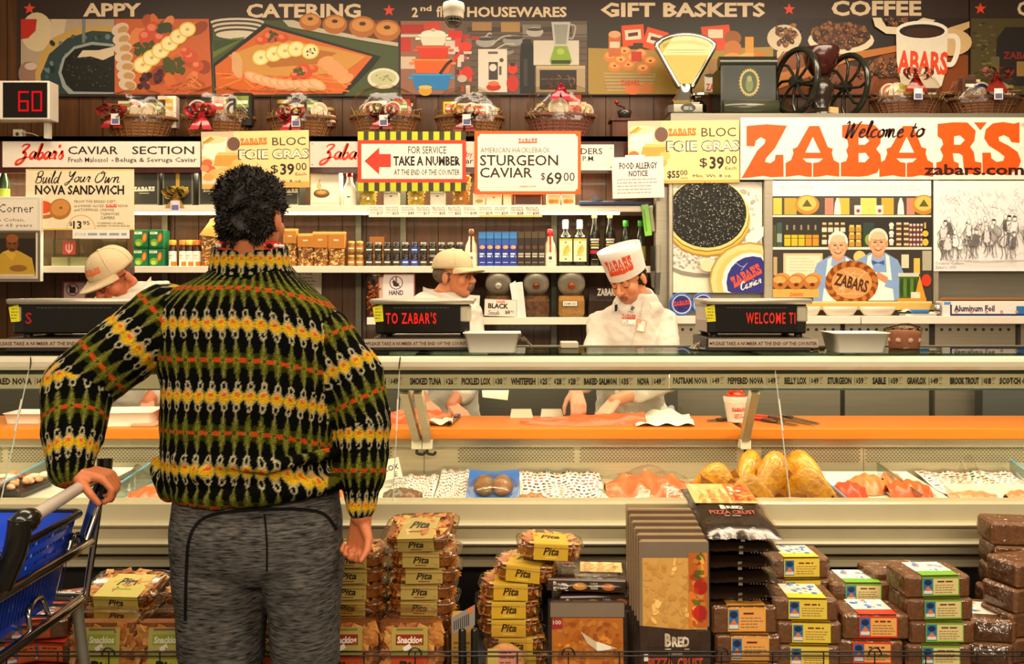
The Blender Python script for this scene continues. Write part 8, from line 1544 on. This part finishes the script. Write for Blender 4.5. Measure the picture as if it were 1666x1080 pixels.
# ---- dark bread loaves with coloured labels
def loaf(w_, d, h, lab, edge, top, seed=0):
    t = thing('bread_loaf', (0, 0, 0), 'x', 'bread', 'wrapped dark bread loaves'); m = M('bread', '#7a522c'); m.box((-w_/2, -d/2, 0), (w_/2, d/2, h), bev=.006); m.build('bread', t)
    m = M('wrap', '#f0e6d8'); m.box((-w_/2*1.03, -d/2*1.04, .0005), (w_/2*1.03, d/2*1.04, h*1.02), bev=.01)
    for s_ in (-1, 1): m.loft([[(s_*w_*.51, -d*.4, h*.1), (s_*w_*.51, d*.4, h*.1), (s_*w_*.51, d*.4, h*.9), (s_*w_*.51, -d*.4, h*.9)], [(s_*w_*.57, -d*.3, h*.4), (s_*w_*.57, d*.3, h*.45), (s_*w_*.57, d*.3, h*.55), (s_*w_*.57, -d*.3, h*.5)]], smooth=False)
    m.build('film', t)
    if lab:
        p = Pic((0, -d/2*1.045, 0), (1, 0, 0), (0, 0, -1), 'print', .00004); a, b = -.05, .06; p.rect(a, -h*.96, b, -h*.1, edge); p.rect(a+.033, -h*.88, b-.003, -h*.16, lab); p.rect(a+.003, -h*.88, a+.031, -h*.16, '#2d6aa8'); p.el(a+.017, -h*.7, .011, h*.13, '#1d2c4c'); p.flat([(a+.006, -h*.35), (a+.017, -h*.55), (a+.029, -h*.35)], '#d8742c'); p.rect(a+.004, -h*.34, a+.03, -h*.2, '#d8d4c8')
        p.greek(a+.045, -h*.78, b-.02, 1, .01, h*.07, '#6a2a1c', seed+1); p.greek(a+.038, -h*.6, b-.008, 4, h*.11, h*.035, '#8a6a3c', seed+2); hh = random.Random(seed+9)
        p.o = Vector((0, 0, h*1.024)); p.d = Vector((0, -1, 0)); p.n = Vector((0, 0, 1)); p.rect(a, -d*.46, b, d*.5, top); p.rect(a, d*.2, b, d*.5, edge)
        for k in range(26): p.el(hh.uniform(a+.012, b-.012), hh.uniform(-d*.4, d*.2), hh.uniform(.004, .012), hh.uniform(.004, .009), hh.choice(['#3a6ab8', '#e6dfd2', '#c8886c', '#dcd6c8', '#5a8ac8']), hh.random()*180, 7)
        p.build('label', t)
    return t
L_or, L_ye, L_re, L_gr, L_pl = loaf(.19, .13, .08, '#e0a054', '#dc9a3c', '#e0a85c', 1), loaf(.185, .13, .065, '#dcc04c', '#d8c42a', '#dcd8c0', 2), loaf(.19, .13, .072, '#e0a65c', '#d8381c', '#dcd8cc', 3), loaf(.19, .13, .064, '#d4c488', '#6aa82c', '#dcdccf', 4), loaf(.18, .12, .07, None, None, None, 5)
def col_(pr, px, Y, h, n, z0, what, jit=6, rz=0):
    for k in range(n): place(pr, (X(px+hp.uniform(-jit, jit), Y), Y, z0+h*k), what % ords[n-1-k], rz+hp.uniform(-.05, .05))
col_(L_or, 1204, 2.67, .0835, 3, ZS, 'dark loaf with an orange label, %s in the pile under the black crust bags'); col_(L_ye, 1304, 2.67, .068, 4, ZS, 'dark loaf with a yellow label, %s in the front yellow pile'); col_(L_ye, 1292, 2.84, .068, 5, ZS, 'dark loaf with a yellow label, %s in the yellow pile further back', 4)
col_(L_re, 1406, 2.67, .075, 3, ZS, 'dark loaf with a red edged label, %s in its pile'); col_(L_gr, 1388, 2.82, .067, 4, ZS, 'dark loaf with a green label, %s in the pile behind the red labels', 3)
col_(L_gr, 1512, 2.68, .067, 5, ZS, 'dark loaf with a green label, %s in the tall green pile'); col_(L_pl, 1455, 2.85, .073, 4, ZS, 'unlabelled dark loaf, %s in the pile behind the green labels', 3, .1)
col_(L_gr, 1597, 2.72, .067, 3, ZS, 'dark loaf with a green label turned endwise, %s of three beside the fence end', 2, R(78))
col_(L_pl, 1664, 2.7, .073, 5, ZS, 'unlabelled dark loaf, %s in the front heap at the rack end', 5, .3); col_(L_pl, 1650, 2.86, .073, 6, ZS, 'unlabelled dark loaf, %s in the rear heap at the rack end', 4, -.1); col_(L_pl, 1735, 2.8, .073, 6, ZS, 'unlabelled dark loaf, %s in the last heap past the rack end', 5, .2)
L_bg = loaf(.2, .14, .06, '#d8602c', '#a8281c', '#8a4a34', 8)
for k, (px, Y, z_, rz, rx) in enumerate([(20, 2.7, ZS, .2, 0), (90, 2.72, ZS, -.3, 0), (40, 2.7, ZS+.064, .5, 0), (96, 2.72, ZS+.064, -.1, 0), (60, 2.72, ZS+.128, .2, 0), (110, 2.84, ZS, .3, 0), (112, 2.86, ZS+.064, .2, 0), (105, 2.86, ZS+.128, .4, 0), (-20, 2.72, ZS+.064, .1, 0)]): place(L_bg, (X(px, Y), Y, z_), ['red labelled film pack lowest at the photo corner behind the cart', 'red labelled film pack on the deck beside the cart leg', 'red labelled film pack turned askew behind the blue basket', 'red labelled film pack second layer beside the cart leg', 'red labelled film pack topmost behind the blue basket', 'red labelled film pack lowest in the rear row by the lime pita pile', 'red labelled film pack mid-height in the rear row by the lime pita pile', 'red labelled film pack topmost in the rear row by the lime pita pile', 'red labelled film pack furthest along past the basket'][k], rz)
t = thing('snack_bag', (X(822, 2.6), 2.6, ZS), 'small clear snack bag with a pink label before the yellow pita stack', 'food bag'); m = M('food', '#c79a5a'); m.ell((0, .03, .07), (.06, .03, .06)); m.build('snacks', t); m = M('film', '#f4ece0'); m.grid(lambda a, b: ((a-.5)*.15*(1-.2*b), -.012-.02*math.sin(PI*a)*(1-b), .0+.19*b), 14, 12); m.build('film', t)
p = Pic((0, -.035, 0), (1, 0, 0), (0, 0, -1), 'print', .0001); p.rect(-.05, -.14, .03, -.02, '#d8907c'); p.rect(-.05, -.14, -.02, -.02, '#c9b45a'); p.greek(-.015, -.13, .026, 7, .014, .004, '#8a4a3c', 2); p.build('label', t)
# ---------------------------------------------------------------- shopping cart at the shopper's left hand
t = thing('shopping_cart', (-1.25, 2.05, 0), 'two-tier chrome shopping cart frame with a grey handle held by the shopper', 'cart'); TC = Matrix.Translation((1.25, -2.05, 0))
def km(mt, col): m = M(mt, col); m.x = TC.copy(); return m
m = km('gloss', '#b8aca0'); m.tube([BAR0, BAR1], .0145, 12); m.build('handle', t)
m = km('gloss', '#15130f'); m.tube(catmull([BAR0+Vector((0, -.02, .01)), BAR0+Vector((-.01, -.02, -.05)), BAR0+Vector((-.05, -.0, -.13))]), .024, 10); m.ell(BAR0, (.026, .045, .026)); m.build('grip', t); m = km('gloss', '#15130f'); m.tube(catmull([BAR1+Vector((0, .02, .035)), BAR1+Vector((.0, .01, -.02)), BAR1+Vector((-.01, -.005, -.06))]), .019, 10); m.build('grip', t)
m = km('gloss', '#1c3a8c'); m.tube([BAR1+Vector((-.006, 0, -.05)), BAR1+Vector((-.03, -.03, -.17))], .018, 8); m.build('strut', t)
m = km('chrome', '#b0aaa0')
for z_, xr, yf in ((.832, -1.055, 2.275), (.69, -1.075, 2.27)):
    m.tube(catmull([(xr, 1.72, z_), (xr, 1.9, z_), (xr, yf-.06, z_), (xr-.015, yf-.012, z_), (xr-.06, yf, z_), (-1.42, yf, z_), (-1.47, yf-.05, z_), (-1.47, 1.72, z_)], 5), .0125, 10)
m.tube([(-1.045, 2.285, .93), (-1.06, 2.24, .84)], .01, 8); m.tube(catmull([(-1.07, 2.16, .832), (-1.07, 2.19, .86), (-1.08, 2.235, .855), (-1.08, 2.25, .832)]), .008, 8); m.tube(catmull([(-1.08, 2.02, .69), (-1.09, 2.03, .74), (-1.1, 2.1, .745), (-1.09, 2.12, .69)]), .006, 8)
m.tube([(-1.04, 2.29, .99), (-1.075, 2.27, .69)], .009, 8); m.build('frame', t)
for (x, y_, tx, ty) in ((-1.09, 2.25, -1.03, 2.27), (-1.46, 2.25, -1.5, 2.27), (-1.09, 1.74, -1.05, 1.72), (-1.46, 1.74, -1.5, 1.72)):
    m = km('steel', '#8d877a'); m.tube([(x, y_, .69), (tx, ty, .14)], .014, 8); m.build('leg', t)
    m = km('paint', '#1b1916'); m.lathe([(.05, -.014), (.055, -.01), (.055, .01), (.05, .014)], (tx, ty, .055), 18, None, None, 'x'); m.box((tx-.02, ty-.01, .06), (tx+.02, ty+.01, .15), '#6a665c'); m.build('wheel', t)
m = km('chrome', '#9a948a'); m.tube([(-1.05, 1.73, .25), (-1.05, 2.26, .25)], .01, 8); m.tube([(-1.5, 1.73, .25), (-1.5, 2.26, .25)], .01, 8)
for k in range(8): y_ = 1.74+k*.073; m.tube([(-1.05, y_, .25), (-1.5, y_, .25)], .006, 6)
m.build('lower_rack', t); m = km('chrome', '#9a948a')
for k in range(8): y_ = 1.74+k*.073; m.tube([(-1.08, y_, .70), (-1.47, y_, .70)], .004, 6)
m.build('basket_support', t)
t = thing('shopping_basket', (-1.25, 2.0, .703), 'bright blue perforated plastic basket riding on the cart', 'basket'); m = M('gloss', '#1540c0')
bo, to = (.135, .215), (.175, .245); hB = .205
sec = lambda k, th=0: rr_(bo[0]+(to[0]-bo[0])*k-th, bo[1]+(to[1]-bo[1])*k-th, .03, hB*k)
m.loft([sec(0), sec(.5), sec(1), sec(1, .006), sec(.5, .006), sec(.05, .006)]); m.build('tub', t)
m = M('gloss', '#101018'); m.tube(sec(1, -.004), .009, 8, closed=True); m.build('rim', t)
m = M('print', '#6f8fd8')
for r_ in range(8):
    k = .08+.115*r_
    for j in range(30):
        y_ = (j-14.5)*.0145; h_ = .028 if r_ < 3 else .007
        if r_ in (3, 5) and j % 3: continue
        xx = bo[0]+(to[0]-bo[0])*k+.0012; x2 = bo[0]+(to[0]-bo[0])*(k+h_/hB)+.0012
        m.add([(xx, y_, hB*k), (xx, y_+.006, hB*k), (x2, y_+.006, hB*k+h_), (x2, y_, hB*k+h_)], [(0, 1, 2, 3)], '#0c2470' if r_ < 3 or (j*7+r_*3) % 5 else '#b8c4dc')
m.build('perforations', t)
m = M('gloss', '#1a45c4'); m.box((-.178, -.2, hB), (-.172, .2, hB+.07), bev=.002)
for j in range(22): m.box((-.1715, -.19+j*.0175, hB+.05), (-.171, -.183+j*.0175, hB+.058), '#b8c8e8', 'print')
m.build('back_panel', t)
